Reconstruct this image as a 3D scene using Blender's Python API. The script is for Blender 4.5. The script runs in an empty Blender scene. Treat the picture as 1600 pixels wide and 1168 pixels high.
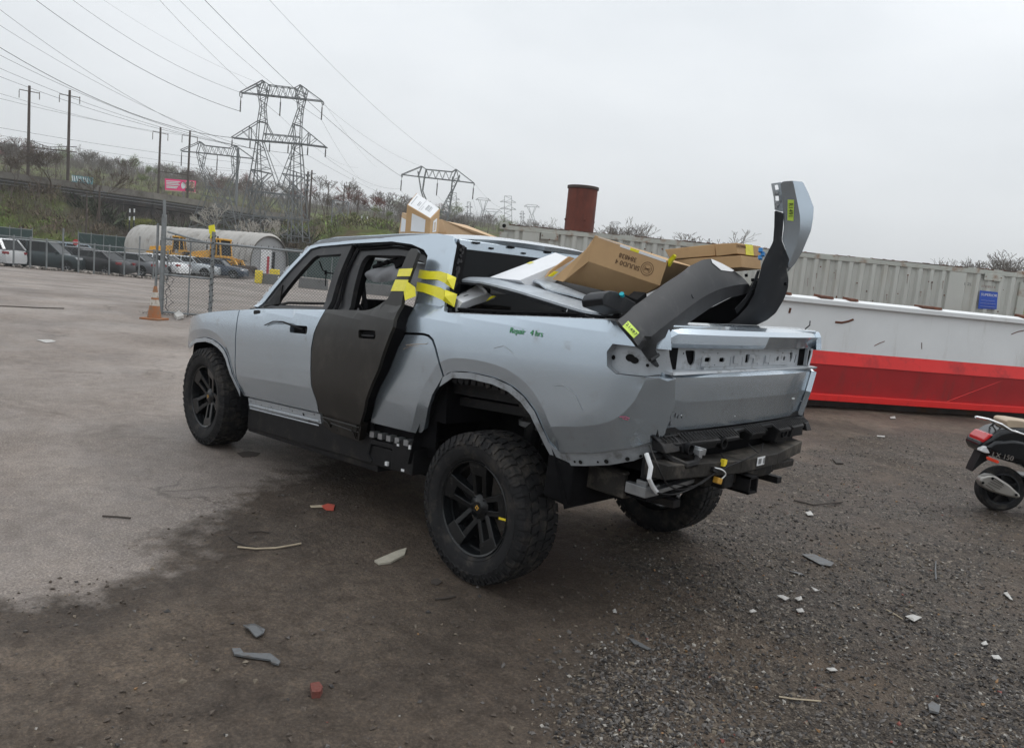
import bpy, bmesh, math, random
from math import sin, cos, pi, radians, sqrt, atan2, hypot
from mathutils import Vector, Matrix, Euler, noise
from mathutils.geometry import delaunay_2d_cdt
random.seed(11)
SC = bpy.context.scene
COL = SC.collection

# ---------------------------------------------------------------- camera
CAM = Vector((-2.96858537, 3.80559468, 1.69947644))
FW = Vector((0.69422525, -0.7085494, -0.12652686))
RT = Vector((-0.70236933, -0.70531095, 0.09598853))
UP = Vector((0.15725339, -0.02223093, 0.98730804))
FPX = 1207.03
cd = bpy.data.cameras.new('camera')
cam = bpy.data.objects.new('camera', cd)
COL.objects.link(cam)
cd.sensor_width = 36.0
cd.lens = FPX / 1600 * 36.0
cd.clip_start = 0.05
cd.clip_end = 6000
_m = Matrix((RT, UP, -FW)).transposed().to_4x4()
_m.translation = CAM
cam.matrix_world = _m
SC.camera = cam

# ---------------------------------------------------------------- light
SUN_EL, SUN_AZ = radians(52), radians(200)
world = bpy.data.worlds.new("World")
SC.world = world
world.use_nodes = True
wn, wl = world.node_tree.nodes, world.node_tree.links
wn.clear()
wout = wn.new('ShaderNodeOutputWorld')
bg = wn.new('ShaderNodeBackground')
bg.inputs['Strength'].default_value = 0.1
sky = wn.new('ShaderNodeTexSky')
sky.sky_type = 'NISHITA'
sky.sun_disc = False
sky.sun_elevation = SUN_EL
sky.sun_rotation = SUN_AZ
sky.dust_density = 3.0
mixw = wn.new('ShaderNodeMix'); mixw.data_type = 'RGBA'
mixw.inputs[0].default_value = 0.93
wl.new(sky.outputs[0], mixw.inputs[6])
tcw = wn.new('ShaderNodeTexCoord')
mpw = wn.new('ShaderNodeMapping'); mpw.inputs['Scale'].default_value = (1.0, 1.0, 2.6)
nzw = wn.new('ShaderNodeTexNoise'); nzw.inputs['Scale'].default_value = 1.9
nzw.inputs['Detail'].default_value = 5; nzw.inputs['Roughness'].default_value = 0.5
rpw = wn.new('ShaderNodeValToRGB')
rpw.color_ramp.elements[0].position = 0.30; rpw.color_ramp.elements[0].color = (7.2, 7.55, 7.85, 1)
rpw.color_ramp.elements[1].position = 0.70; rpw.color_ramp.elements[1].color = (8.9, 9.2, 9.45, 1)
wl.new(tcw.outputs['Generated'], mpw.inputs[0]); wl.new(mpw.outputs[0], nzw.inputs['Vector'])
wl.new(nzw.outputs[0], rpw.inputs[0]); wl.new(rpw.outputs[0], mixw.inputs[7])
sep = wn.new('ShaderNodeSeparateXYZ'); wl.new(tcw.outputs['Generated'], sep.inputs[0])   # an overcast sky is brighter overhead
el = wn.new('ShaderNodeMapRange'); el.inputs[1].default_value = 0.0; el.inputs[2].default_value = 1.0
el.inputs[3].default_value = 0.97; el.inputs[4].default_value = 1.75
wl.new(sep.outputs[2], el.inputs[0])
mulw = wn.new('ShaderNodeVectorMath'); mulw.operation = 'SCALE'
wl.new(mixw.outputs[2], mulw.inputs[0]); wl.new(el.outputs[0], mulw.inputs[3])
wl.new(mulw.outputs[0], bg.inputs['Color']); wl.new(bg.outputs[0], wout.inputs[0])

sd = bpy.data.lights.new('sun', 'SUN')
sd.energy = 0.7; sd.angle = radians(25); sd.color = (1.0, 0.97, 0.93)
sun = bpy.data.objects.new('sun', sd); COL.objects.link(sun)
sun.rotation_euler = Euler((radians(90) - SUN_EL, 0, pi - SUN_AZ), 'XYZ')

vs = SC.view_settings
vs.view_transform = 'Standard'; vs.look = 'None'; vs.exposure = 0.0; vs.gamma = 1.0
vs.use_curve_mapping = False
SC.render.resolution_x, SC.render.resolution_y = 1024, 747
SC.render.engine = 'CYCLES'
SC.cycles.use_denoising = True
SC.cycles.max_bounces = 6
SC.cycles.transparent_max_bounces = 12
SC.cycles.volume_bounces = 0

# ---------------------------------------------------------------- measuring helpers
FH = Vector((FW.x, FW.y, 0)).normalized()
RH = Vector((FH.y, -FH.x, 0))

def gz(x, y):
    "ground height: level round the truck, falling gently towards the far lot"
    d = (x - CAM.x) * FH.x + (y - CAM.y) * FH.y
    return -0.026 * (min(max(d, 20.0), 48.0) - 20.0)

def ray(px, py):
    return FW + RT * ((px - 800.0) / FPX) - UP * ((py - 584.0) / FPX)

def at(px, py, Z):
    "point at forward distance Z metres"
    return CAM + ray(px, py) * Z

def gnd(px, py):
    d = ray(px, py); z = 0.0; P = None
    for i in range(12):
        t = (z - CAM.z) / d.z
        P = CAM + d * t
        z = gz(P.x, P.y)
    return P

def onpl(px, py, O, N):
    d = ray(px, py); O = Vector(O); N = Vector(N)
    return CAM + d * ((O - CAM).dot(N) / d.dot(N))

def c4(u, v): return (620 + u / 3.8925, 280 + v / 3.8925)
def c5(u, v): return (900 + u / 3.54, 270 + v / 3.54)

# ---------------------------------------------------------------- materials
MATS = {}
def mat(name, col, rough=0.5, metal=0.0, var=0.08, scale=6.0, bump=0.0, bscale=60.0, coat=0.0,
        dirt=None, dscale=3.0, damt=0.5, spec=0.5, emit=None, trans=0.0, island=0.0, streak=0):
    m = bpy.data.materials.new(name); m.use_nodes = True
    n, l = m.node_tree.nodes, m.node_tree.links
    b = n['Principled BSDF']
    b.inputs['Roughness'].default_value = rough
    b.inputs['Metallic'].default_value = metal
    b.inputs['Specular IOR Level'].default_value = spec
    if coat:
        b.inputs['Coat Weight'].default_value = coat
        b.inputs['Coat Roughness'].default_value = 0.06
    tc = n.new('ShaderNodeTexCoord')
    nz = n.new('ShaderNodeTexNoise'); nz.inputs['Scale'].default_value = scale
    nz.inputs['Detail'].default_value = 6; nz.inputs['Roughness'].default_value = 0.6
    l.new(tc.outputs['Object'], nz.inputs['Vector'])
    rp = n.new('ShaderNodeValToRGB')
    rp.color_ramp.elements[0].position = 0.28; rp.color_ramp.elements[1].position = 0.72
    lo = [c * (1 - var) for c in col[:3]]; hi = [min(1, c * (1 + var)) for c in col[:3]]
    rp.color_ramp.elements[0].color = (*lo, 1); rp.color_ramp.elements[1].color = (*hi, 1)
    l.new(nz.outputs[0], rp.inputs[0])
    cur = rp.outputs[0]
    if dirt:
        nd = n.new('ShaderNodeTexNoise'); nd.inputs['Scale'].default_value = dscale
        nd.inputs['Detail'].default_value = 8; nd.inputs['Roughness'].default_value = 0.68
        if streak:
            mp_ = n.new('ShaderNodeMapping'); mp_.inputs['Scale'].default_value = (1, 1, 1.0 / streak); l.new(tc.outputs['Object'], mp_.inputs[0]); l.new(mp_.outputs[0], nd.inputs['Vector'])
        else: l.new(tc.outputs['Object'], nd.inputs['Vector'])
        rd = n.new('ShaderNodeValToRGB')
        rd.color_ramp.elements[0].position = 0.62 - 0.25 * damt; rd.color_ramp.elements[0].color = (0, 0, 0, 1)
        rd.color_ramp.elements[1].position = 0.80 - 0.20 * damt; rd.color_ramp.elements[1].color = (1, 1, 1, 1)
        l.new(nd.outputs[0], rd.inputs[0])
        mx = n.new('ShaderNodeMix'); mx.data_type = 'RGBA'
        l.new(rd.outputs[0], mx.inputs[0]); l.new(cur, mx.inputs[6]); mx.inputs[7].default_value = (*dirt[:3], 1)
        cur = mx.outputs[2]
    if island:
        gi = n.new('ShaderNodeNewGeometry')
        hs = n.new('ShaderNodeHueSaturation')
        ma = n.new('ShaderNodeMapRange'); ma.inputs[3].default_value = 1 - island; ma.inputs[4].default_value = 1 + island
        l.new(gi.outputs['Random Per Island'], ma.inputs[0]); l.new(ma.outputs[0], hs.inputs['Value'])
        l.new(cur, hs.inputs['Color']); cur = hs.outputs[0]
    l.new(cur, b.inputs['Base Color'])
    if bump:
        nb = n.new('ShaderNodeTexNoise'); nb.inputs['Scale'].default_value = bscale
        nb.inputs['Detail'].default_value = 5
        l.new(tc.outputs['Object'], nb.inputs['Vector'])
        bp = n.new('ShaderNodeBump'); bp.inputs['Strength'].default_value = min(1.0, bump)
        bp.inputs['Distance'].default_value = 0.01 * max(1.0, bump)
        l.new(nb.outputs[0], bp.inputs['Height']); l.new(bp.outputs[0], b.inputs['Normal'])
    if trans:
        b.inputs['Transmission Weight'].default_value = trans
        b.inputs['IOR'].default_value = 1.1
    if emit:
        b.inputs['Emission Color'].default_value = (*emit[0], 1)
        b.inputs['Emission Strength'].default_value = emit[1]
    MATS[name] = m
    return m

M_PAINT = mat('silver_blue_paint', (0.46, 0.535, 0.605), 0.26, 0.8, 0.03, 2, coat=0.9, dirt=(0.36, 0.385, 0.405), dscale=9, damt=0.14)
M_PAINT_IN = mat('silver_paint_inner', (0.43, 0.46, 0.49), 0.42, 0.25, 0.10, 14, dirt=(0.12, 0.115, 0.11), dscale=14, damt=0.3)
M_FLANGE = mat('unfinished_flange', (0.30, 0.32, 0.34), 0.5, 0.2, 0.15, 14, dirt=(0.10, 0.095, 0.09), dscale=10, damt=0.4)
M_ECOAT = mat('black_primer', (0.017, 0.0155, 0.0135), 0.40, 0.0, 0.2, 3, spec=.32, bump=0.12, bscale=9, dirt=(0.05, 0.045, 0.038), dscale=2.2, damt=0.3)
M_PLAS = mat('black_plastic', (0.012, 0.012, 0.013), 0.5, 0, 0.25, 12, bump=0.15, bscale=120, spec=.16, dirt=(0.040, 0.035, 0.030), dscale=7, damt=0.35)
M_PLASG = mat('grey_grained_plastic', (0.032, 0.034, 0.038), 0.5, 0, 0.12, 9, bump=0.12, bscale=220, spec=.22, dirt=(0.075, 0.075, 0.075), dscale=9, damt=0.22)
M_TRIM = mat('dark_door_frame', (0.026, 0.026, 0.028), 0.42, 0, 0.15, 9, spec=.3, dirt=(0.07, 0.066, 0.062), dscale=8, damt=0.25)
M_BLACK = mat('dark_cavity', (0.006, 0.006, 0.007), 0.8, 0, 0.3, 10, spec=.1)
M_DUSTY = mat('dusty_black_steel', (0.024, 0.022, 0.020), 0.65, 0, 0.3, 9, bump=0.3, bscale=40, spec=.2, dirt=(0.10, 0.088, 0.074), dscale=7, damt=0.5)
M_LINER = mat('wheel_liner_felt', (0.009, 0.009, 0.010), 0.9, 0, 0.4, 9, spec=.08, bump=0.5, bscale=30)
M_RUB = mat('tyre_rubber', (0.016, 0.016, 0.017), 0.75, 0, 0.2, 25, bump=0.15, bscale=150, spec=.22, dirt=(0.060, 0.053, 0.046), dscale=11, damt=0.5)
M_RIM = mat('gloss_black_rim', (0.007, 0.008, 0.009), 0.26, 0.0, 0.2, 10, coat=0.2, spec=.3, dirt=(0.05, 0.047, 0.042), dscale=18, damt=0.22)
M_DISC = mat('brake_disc', (0.22, 0.20, 0.18), 0.45, 0.8, 0.2, 20)
M_STEEL = mat('bare_steel', (0.30, 0.31, 0.32), 0.42, 0.7, 0.2, 12)
M_HOLE = mat('open_hole', (0.004, 0.004, 0.004), 0.9)
M_CARD = mat('cardboard', (0.46, 0.295, 0.15), 0.82, 0, 0.10, 5, bump=0.12, bscale=40, dirt=(0.36, 0.23, 0.12), dscale=3, damt=0.35)
M_CARDP = mat('pale_cardboard', (0.56, 0.39, 0.24), 0.8, 0, 0.07, 5, bump=0.1, bscale=40)
M_PAPER = mat('white_paper', (0.70, 0.71, 0.72), 0.6, 0, 0.05, 9, bump=0.1, bscale=30)
M_FOAMW = mat('white_carton', (0.74, 0.75, 0.77), 0.65, 0, 0.04, 6)
M_INK = mat('dark_ink', (0.03, 0.03, 0.035), 0.7)
M_INKB = mat('brown_ink', (0.10, 0.055, 0.03), 0.8)
M_INKG = mat('green_marker', (0.01, 0.26, 0.06), 0.4)
M_TAPE = mat('yellow_tape', (0.80, 0.72, 0.02), 0.38, 0, 0.08, 12, bump=0.5, bscale=25, coat=0.3)
M_STICK = mat('lime_sticker', (0.56, 0.75, 0.10), 0.6, 0, 0.05, 9)
M_CLEAR = mat('packing_tape', (0.62, 0.52, 0.42), 0.22, 0, 0.2, 18, bump=0.5, bscale=30)
M_WHITE = mat('white_plastic', (0.72, 0.73, 0.74), 0.4)
M_BLUE = mat('blue_clip', (0.02, 0.22, 0.55), 0.4)
M_TEAL = mat('teal_clip', (0.0, 0.42, 0.50), 0.4)
M_RED = mat('red_lens', (0.55, 0.01, 0.015), 0.2, coat=0.5)
M_BADGE = mat('amber_badge', (0.55, 0.30, 0.04), 0.4)
M_YEL = mat('yellow_paint', (0.78, 0.60, 0.03), 0.45, 0, 0.1, 5)
M_FABRIC = mat('airbag_cloth', (0.20, 0.205, 0.215), 0.9, 0, 0.12, 9, bump=0.6, bscale=14)
M_SEAT = mat('black_seat', (0.010, 0.010, 0.012), 0.7, 0, 0.2, 9, spec=.15)
def glass_mat(name, col, alpha, rough=0.04):
    m = bpy.data.materials.new(name); m.use_nodes = True
    n, l = m.node_tree.nodes, m.node_tree.links
    b = n['Principled BSDF']; b.inputs['Base Color'].default_value = (*col, 1); b.inputs['Roughness'].default_value = rough
    b.inputs['Coat Weight'].default_value = 0.5
    t = n.new('ShaderNodeBsdfTransparent'); mx = n.new('ShaderNodeMixShader'); mx.inputs[0].default_value = alpha
    nz = n.new('ShaderNodeTexNoise'); nz.inputs['Scale'].default_value = 3
    mr = n.new('ShaderNodeMapRange'); mr.inputs[3].default_value = rough * .5; mr.inputs[4].default_value = rough * 2
    l.new(nz.outputs[0], mr.inputs[0]); l.new(mr.outputs[0], b.inputs['Roughness'])
    l.new(t.outputs[0], mx.inputs[1]); l.new(b.outputs[0], mx.inputs[2]); l.new(mx.outputs[0], n['Material Output'].inputs[0])
    return m
M_GLASS = glass_mat('privacy_glass', (0.006, 0.007, 0.008), 0.95)
M_GLASS.node_tree.nodes['Principled BSDF'].inputs['Specular IOR Level'].default_value = .10
M_GLASS.node_tree.nodes['Principled BSDF'].inputs['Coat Weight'].default_value = .0
M_CARGL = glass_mat('tinted_car_glass', (0.008, 0.010, 0.012), 0.95, 0.08)
M_CARGL.node_tree.nodes['Principled BSDF'].inputs['Coat Weight'].default_value = .0
M_CARGL.node_tree.nodes['Principled BSDF'].inputs['Specular IOR Level'].default_value = .2
M_FILM = glass_mat('clear_film', (0.45, 0.60, 0.52), 0.6, 0.15)

# ---------------------------------------------------------------- objects
def root(name, label, cat, loc=(0, 0, 0), group=None, kind=None):
    o = bpy.data.objects.new(name, None); COL.objects.link(o)
    o.location = loc; o.empty_display_size = 0.1
    return tag(o, label, cat, group, kind)

def tag(o, label=None, cat=None, group=None, kind=None):
    if label: o['label'] = label
    if cat: o['category'] = cat
    if group: o['group'] = group
    if kind: o['kind'] = kind
    return o

def childof(o, parent):
    o.parent = parent
    return o

class MB:
    "collects shapes, then links them as one mesh object"
    def __init__(s): s.v = []; s.f = []; s.mi = []; s.cur = 0
    def add(s, vs_, fs_):
        k = len(s.v)
        s.v += [tuple(p) for p in vs_]
        s.f += [tuple(i + k for i in f) for f in fs_]
        s.mi += [s.cur] * len(fs_)
        return s
    def hexa(s, p):
        "8 corners: 0-3 bottom loop, 4-7 top loop"
        return s.add(p, [(3, 2, 1, 0), (4, 5, 6, 7), (0, 1, 5, 4), (1, 2, 6, 5), (2, 3, 7, 6), (3, 0, 4, 7)])
    def box(s, c, d, rot=None, M=None):
        h = [x / 2 for x in d]
        p = [Vector((sx * h[0], sy * h[1], sz * h[2])) for sz in (-1, 1) for sx, sy in ((-1, -1), (1, -1), (1, 1), (-1, 1))]
        if rot is not None: R = Euler(rot, 'XYZ').to_matrix(); p = [R @ q for q in p]
        if M is not None: p = [M @ q for q in p]
        c = Vector(c)
        return s.hexa([q + c for q in p])
    def bar(s, a, b, w, h=None, n=4, up=(0, 0, 1), w2=None):
        "prism from a to b; n sides"
        a, b = Vector(a), Vector(b); h = h or w; w2 = w if w2 is None else w2
        d = (b - a)
        if d.length < 1e-6: return s
        d.normalize(); u = Vector(up)
        if abs(d.dot(u)) > 0.98: u = Vector((1, 0, 0))
        x = d.cross(u).normalized(); y = x.cross(d)
        off = pi / 4 if n == 4 else 0
        k = 1 / cos(pi / 4) if n == 4 else 1
        va = [a + (x * cos(2 * pi * i / n + off) * w + y * sin(2 * pi * i / n + off) * h) * 0.5 * k for i in range(n)]
        r = w2 / w
        vb = [b + (x * cos(2 * pi * i / n + off) * w + y * sin(2 * pi * i / n + off) * h) * 0.5 * k * r for i in range(n)]
        f = [tuple((i, (i + 1) % n, (i + 1) % n + n, i + n)) for i in range(n)]
        f += [tuple(reversed(range(n))), tuple(range(n, 2 * n))]
        return s.add(va + vb, f)
    def tube(s, pts, r, n=6, r2=None):
        pts = [Vector(p) for p in pts]; m = len(pts)
        if m < 2: return s
        V = []; u = None
        for i, p in enumerate(pts):
            d = (pts[min(i + 1, m - 1)] - pts[max(i - 1, 0)])
            if d.length < 1e-9: d = Vector((0, 0, 1))
            d.normalize()
            if u is None:
                u = d.cross(Vector((0, 0, 1)))
                if u.length < 0.05: u = d.cross(Vector((1, 0, 0)))
            u = (u - d * u.dot(d)).normalized(); w = d.cross(u)
            rr = r if r2 is None else r + (r2 - r) * i / (m - 1)
            V += [p + (u * cos(2 * pi * k / n) + w * sin(2 * pi * k / n)) * rr for k in range(n)]
        F = [(i * n + k, i * n + (k + 1) % n, (i + 1) * n + (k + 1) % n, (i + 1) * n + k) for i in range(m - 1) for k in range(n)]
        F += [tuple(reversed(range(n))), tuple(range((m - 1) * n, m * n))]
        return s.add(V, F)
    def lathe(s, prof, M=None, n=32, closed=False):
        "prof: (r, h) pairs turned about Z"
        V = []
        for r, h in prof:
            for k in range(n):
                V.append(Vector((r * cos(2 * pi * k / n), r * sin(2 * pi * k / n), h)))
        if M is not None: V = [M @ v for v in V]
        m = len(prof)
        F = [(i * n + k, i * n + (k + 1) % n, (i + 1) * n + (k + 1) % n, (i + 1) * n + k) for i in range(m - 1) for k in range(n)]
        if closed: F += [((m - 1) * n + k, (m - 1) * n + (k + 1) % n, (k + 1) % n, k) for k in range(n)]
        return s.add(V, F)
    def slab(s, poly, off):
        "polygon of 3-D points (planar-ish) extruded by vector off"
        n = len(poly); off = Vector(off)
        P = [Vector(p) for p in poly]
        F = [tuple(range(n)), tuple(reversed(range(n, 2 * n)))] + [(i, i + n, (i + 1) % n + n, (i + 1) % n) for i in range(n)]
        return s.add(P + [p + off for p in P], F)
    def quad(s, a, b, c, d): return s.add([a, b, c, d], [(0, 1, 2, 3)])
    def mesh(s, name, mats, smooth=False, sharp=35):
        me = bpy.data.meshes.new(name)
        me.from_pydata([tuple(v) for v in s.v], [], s.f)
        for m in (mats if isinstance(mats, (list, tuple)) else [mats]):
            if m: me.materials.append(m)
        if max(s.mi, default=0) > 0: me.polygons.foreach_set('material_index', s.mi)
        if smooth:
            me.polygons.foreach_set('use_smooth', [True] * len(me.polygons))
            me.set_sharp_from_angle(angle=radians(sharp))
        me.update()
        return me
    def build(s, name, mats, parent=None, smooth=False, sharp=35, bevel=0.0, loc=None, fix=True):
        me = s.mesh(name, mats, False)
        if fix:
            bm = bmesh.new(); bm.from_mesh(me)
            bmesh.ops.recalc_face_normals(bm, faces=bm.faces); bm.to_mesh(me); bm.free()
        if smooth or bevel:
            me.polygons.foreach_set('use_smooth', [True] * len(me.polygons))
            me.set_sharp_from_angle(angle=radians(sharp))
        o = bpy.data.objects.new(name, me); COL.objects.link(o)
        if bevel:
            b = o.modifiers.new('bevel', 'BEVEL'); b.width = bevel; b.segments = 2; b.limit_method = 'ANGLE'
            b.angle_limit = radians(35); b.harden_normals = True
        if loc is not None: o.location = loc
        if parent is not None: childof(o, parent)
        return o

def rel(mb, base):
    "shift a collected shape so that it is relative to its thing's base"
    b = Vector(base); mb.v = [tuple(Vector(v) - b) for v in mb.v]
    return mb

def copy_tree(o, parent=None):
    kids = list(o.children)
    c = o.copy(); COL.objects.link(c)
    if parent is not None: c.parent = parent
    for ch in kids: copy_tree(ch, c)
    return c

def interp(x, xs, ys):
    if x <= xs[0]: return ys[0]
    for i in range(1, len(xs)):
        if x <= xs[i]:
            t = (x - xs[i - 1]) / (xs[i] - xs[i - 1]); return ys[i - 1] + t * (ys[i] - ys[i - 1])
    return ys[-1]

def spl(x, xs, ys):
    "monotone cubic through the knots"
    n = len(xs)
    if x <= xs[0]: return ys[0] + (x - xs[0]) * (ys[1] - ys[0]) / (xs[1] - xs[0])
    if x >= xs[-1]: return ys[-1] + (x - xs[-1]) * (ys[-1] - ys[-2]) / (xs[-1] - xs[-2])
    d = [(ys[i + 1] - ys[i]) / (xs[i + 1] - xs[i]) for i in range(n - 1)]
    m = [d[0]] + [0 if d[i - 1] * d[i] <= 0 else 2 * d[i - 1] * d[i] / (d[i - 1] + d[i]) for i in range(1, n - 1)] + [d[-1]]
    for i in range(n - 1):
        if x <= xs[i + 1]:
            h = xs[i + 1] - xs[i]; t = (x - xs[i]) / h
            return ((2 * t**3 - 3 * t * t + 1) * ys[i] + (t**3 - 2 * t * t + t) * h * m[i]
                    + (-2 * t**3 + 3 * t * t) * ys[i + 1] + (t**3 - t * t) * h * m[i + 1])

def inpoly(x, y, P):
    c = False; n = len(P); j = n - 1
    for i in range(n):
        if (P[i][1] > y) != (P[j][1] > y) and x < (P[j][0] - P[i][0]) * (y - P[i][1]) / (P[j][1] - P[i][1]) + P[i][0]:
            c = not c
        j = i
    return c

def resample(P, step, closed=True):
    out = []; n = len(P)
    for i in range(n if closed else n - 1):
        a, b = P[i], P[(i + 1) % n]; L = hypot(b[0] - a[0], b[1] - a[1]); k = max(1, int(L / step + 0.5))
        out += [(a[0] + (b[0] - a[0]) * j / k, a[1] + (b[1] - a[1]) * j / k) for j in range(k)]
    if not closed: out.append(P[-1])
    return out

def rounded(P, r, seg=4):
    "round the corners of a 2-D polygon; r is one radius or a list"
    out = []; n = len(P)
    for i in range(n):
        p = Vector(P[i]); a = Vector(P[i - 1]); b = Vector(P[(i + 1) % n])
        rr = r[i] if isinstance(r, (list, tuple)) else r
        da, db = a - p, b - p
        if rr <= 0 or da.length < 1e-6 or db.length < 1e-6: out.append((p.x, p.y)); continue
        rr = min(rr, da.length * 0.45, db.length * 0.45)
        s_, e = p + da.normalized() * rr, p + db.normalized() * rr
        for k in range(seg + 1):
            t = k / seg; q = s_ * (1 - t)**2 + p * 2 * t * (1 - t) + e * t * t
            out.append((q.x, q.y))
    return out

def pdist(x, y, P):
    "distance to an open polyline"
    best = 9e9
    for i in range(len(P) - 1):
        ax, ay = P[i]; bx, by = P[i + 1]; dx, dy = bx - ax, by - ay
        t = max(0, min(1, ((x - ax) * dx + (y - ay) * dy) / (dx * dx + dy * dy + 1e-12)))
        best = min(best, hypot(x - ax - t * dx, y - ay - t * dy))
    return best

def shrink(P, e):
    "move a closed outline inwards by e"
    n = len(P); A = sum(P[i][0] * P[(i + 1) % n][1] - P[(i + 1) % n][0] * P[i][1] for i in range(n)); sg = 1 if A > 0 else -1
    out = []
    for i in range(n):
        a, p, b = Vector(P[i - 1]), Vector(P[i]), Vector(P[(i + 1) % n])
        d1, d2 = (p - a), (b - p)
        if d1.length < 1e-7 or d2.length < 1e-7: out.append(P[i]); continue
        d1.normalize(); d2.normalize()
        nn = Vector((-(d1.y + d2.y), d1.x + d2.x))
        if nn.length < 1e-3: out.append(P[i]); continue
        nn.normalize(); out.append((p.x + nn.x * e * sg, p.y + nn.y * e * sg))
    return out

def sheet(outline, fn, thick, step=0.04, holes=(), extra=(), inset=0.0, mb=None, flip=False):
    "curved sheet-metal panel: the 2-D outline filled finely, lifted by fn(u,v)->(point, outward normal), given thickness and rims"
    if inset: outline = shrink(outline, inset)
    O = resample(outline, step); H = [resample(h, step * 0.6) for h in holes]
    V = list(O); E = [(i, (i + 1) % len(O)) for i in range(len(O))]
    for h in H:
        k = len(V); V += h; E += [(k + i, k + (i + 1) % len(h)) for i in range(len(h))]
    for ex in extra:
        ex = [p for p in resample(ex, step, False) if inpoly(p[0], p[1], O)]
        if len(ex) > 1:
            k = len(V); V += ex; E += [(k + i, k + i + 1) for i in range(len(ex) - 1)]
    x0, x1 = min(p[0] for p in O), max(p[0] for p in O); y0, y1 = min(p[1] for p in O), max(p[1] for p in O)
    cl = V[:]
    cell = {}
    for p in cl: cell.setdefault((int(p[0] / step), int(p[1] / step)), []).append(p)
    j = 0; y = y0 + step / 2
    while y < y1:
        x = x0 + (step / 2 if j % 2 else step)
        while x < x1:
            if inpoly(x, y, O) and not any(inpoly(x, y, h) for h in H):
                ci, cj = int(x / step), int(y / step); ok = True
                for a in (-1, 0, 1):
                    for b in (-1, 0, 1):
                        for p in cell.get((ci + a, cj + b), ()):
                            if hypot(p[0] - x, p[1] - y) < step * 0.55: ok = False
                if ok: V.append((x, y))
            x += step
        y += step * 0.9; j += 1
    r = delaunay_2d_cdt([Vector(p) for p in V], E, [list(range(len(O)))], 1, 1e-5)
    RV, RF = r[0], r[2]; orig = r[3]
    F = []
    for f in RF:
        cx = sum(RV[i][0] for i in f) / len(f); cy = sum(RV[i][1] for i in f) / len(f)
        if not inpoly(cx, cy, O) or any(inpoly(cx, cy, h) for h in H): continue
        F.append(tuple(f))
    PN = [fn(p[0], p[1]) for p in RV]
    front = [Vector(p) for p, n_ in PN]; back = [Vector(p) - Vector(n_) * thick for p, n_ in PN]
    mb = mb or MB(); n = len(front)
    mb.add(front, F); mb.add(back, [tuple(reversed(f)) for f in F])
    ec = {}
    for f in F:
        for i in range(len(f)):
            a, b = f[i], f[(i + 1) % len(f)]
            if (b, a) in ec: ec[(b, a)] = None
            else: ec[(a, b)] = 1
    rv, rf = [], []
    for (a, b), k in ec.items():
        if k is None: continue
        i = len(rv); rv += [front[a], front[b], back[b], back[a]]; rf.append((i, i + 3, i + 2, i + 1))
    mb.add(rv, rf)
    return mb

def text(body, size, M, material, parent=None, name='lettering', align='CENTER', extrude=0.0006):
    cu = bpy.data.curves.new(name, 'FONT'); cu.body = body; cu.size = size; cu.align_x = align; cu.align_y = 'CENTER'
    cu.extrude = extrude; cu.resolution_u = 3
    cu.materials.append(material)
    t = bpy.data.objects.new('tmp', cu); me = bpy.data.meshes.new_from_object(t)
    bpy.data.objects.remove(t); bpy.data.curves.remove(cu)
    o = bpy.data.objects.new(name, me); COL.objects.link(o); o.matrix_world = M
    if parent is not None:
        o.parent = parent; o.matrix_parent_inverse = Matrix.Translation(-Vector(parent.location))
    return o

def frame(origin, xdir, normal):
    "matrix whose X runs along xdir and Z along normal"
    z = Vector(normal).normalized(); x = Vector(xdir); x = (x - z * x.dot(z)).normalized(); y = z.cross(x)
    m = Matrix((x, y, z)).transposed().to_4x4(); m.translation = Vector(origin)
    return m
# ================================================================ PICKUP TRUCK
# x forwards from the rear axle, y to the left, z up; the nose stands lower than the tail
TR = root('pickup_truck', 'silver blue crew cab pickup truck without bumpers or side glass, one black unpainted rear door', 'pickup truck', (0, 0, 0))
UZ = [.885, 1.0, 1.15, 1.3, 1.40, 1.445, 1.47, 1.93, 2.1]
UY = [.975, .985, .986, .976, .957, .93, .905, .745, .69]
CX = [-1.1, -1.05, -.97, -.93, -.84, -.69, -.52, -.45]
CZ = [1.5, 1.42, 1.32, 1.19, 1.08, 1.02, .985, .961]
ARCH_R = [(.58, .70), (.50, .84), (.44, .97), (.36, 1.08), (.28, 1.13), (.12, 1.15), (-.06, 1.15), (-.19, 1.13), (-.29, 1.09), (-.37, 1.03), (-.42, .96), (-.46, .885), (-.49, .865)]
ARCH_F = [(2.905, .50), (2.93, .56), (2.98, .65), (3.02, .73), (3.07, .81), (3.14, .865), (3.24, .90), (3.36, .92), (3.5, .92), (3.71, .885), (3.91, .83), (4.05, .78)]
def cat2(P, k=4):
    out = []
    for i in range(len(P) - 1):
        a, b, c, d = [Vector(P[max(0, min(len(P) - 1, j))]) for j in (i - 1, i, i + 1, i + 2)]
        for q in range(k):
            t = q / k; v = .5 * ((2 * b) + (c - a) * t + (2 * a - 5 * b + 4 * c - d) * t * t + (3 * b - a - 3 * c + d) * t**3); out.append((v.x, v.y))
    return out + [P[-1]]
ARCH_RS, ARCH_FS = cat2(ARCH_R), cat2(ARCH_F)
def zcrease(x): return .885 - .08 * (x - .5) if x > -.45 else spl(x, CX, CZ)
def upz(b):
    return spl(b, UZ[:6], UY[:6]) if b < 1.445 else (.93 + (b - 1.445) * -1.0 if b < 1.47 else interp(b, UZ[6:], UY[6:]) + .018 * sin(pi * min(1, max(0, (b - 1.47) / .46))))
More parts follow.
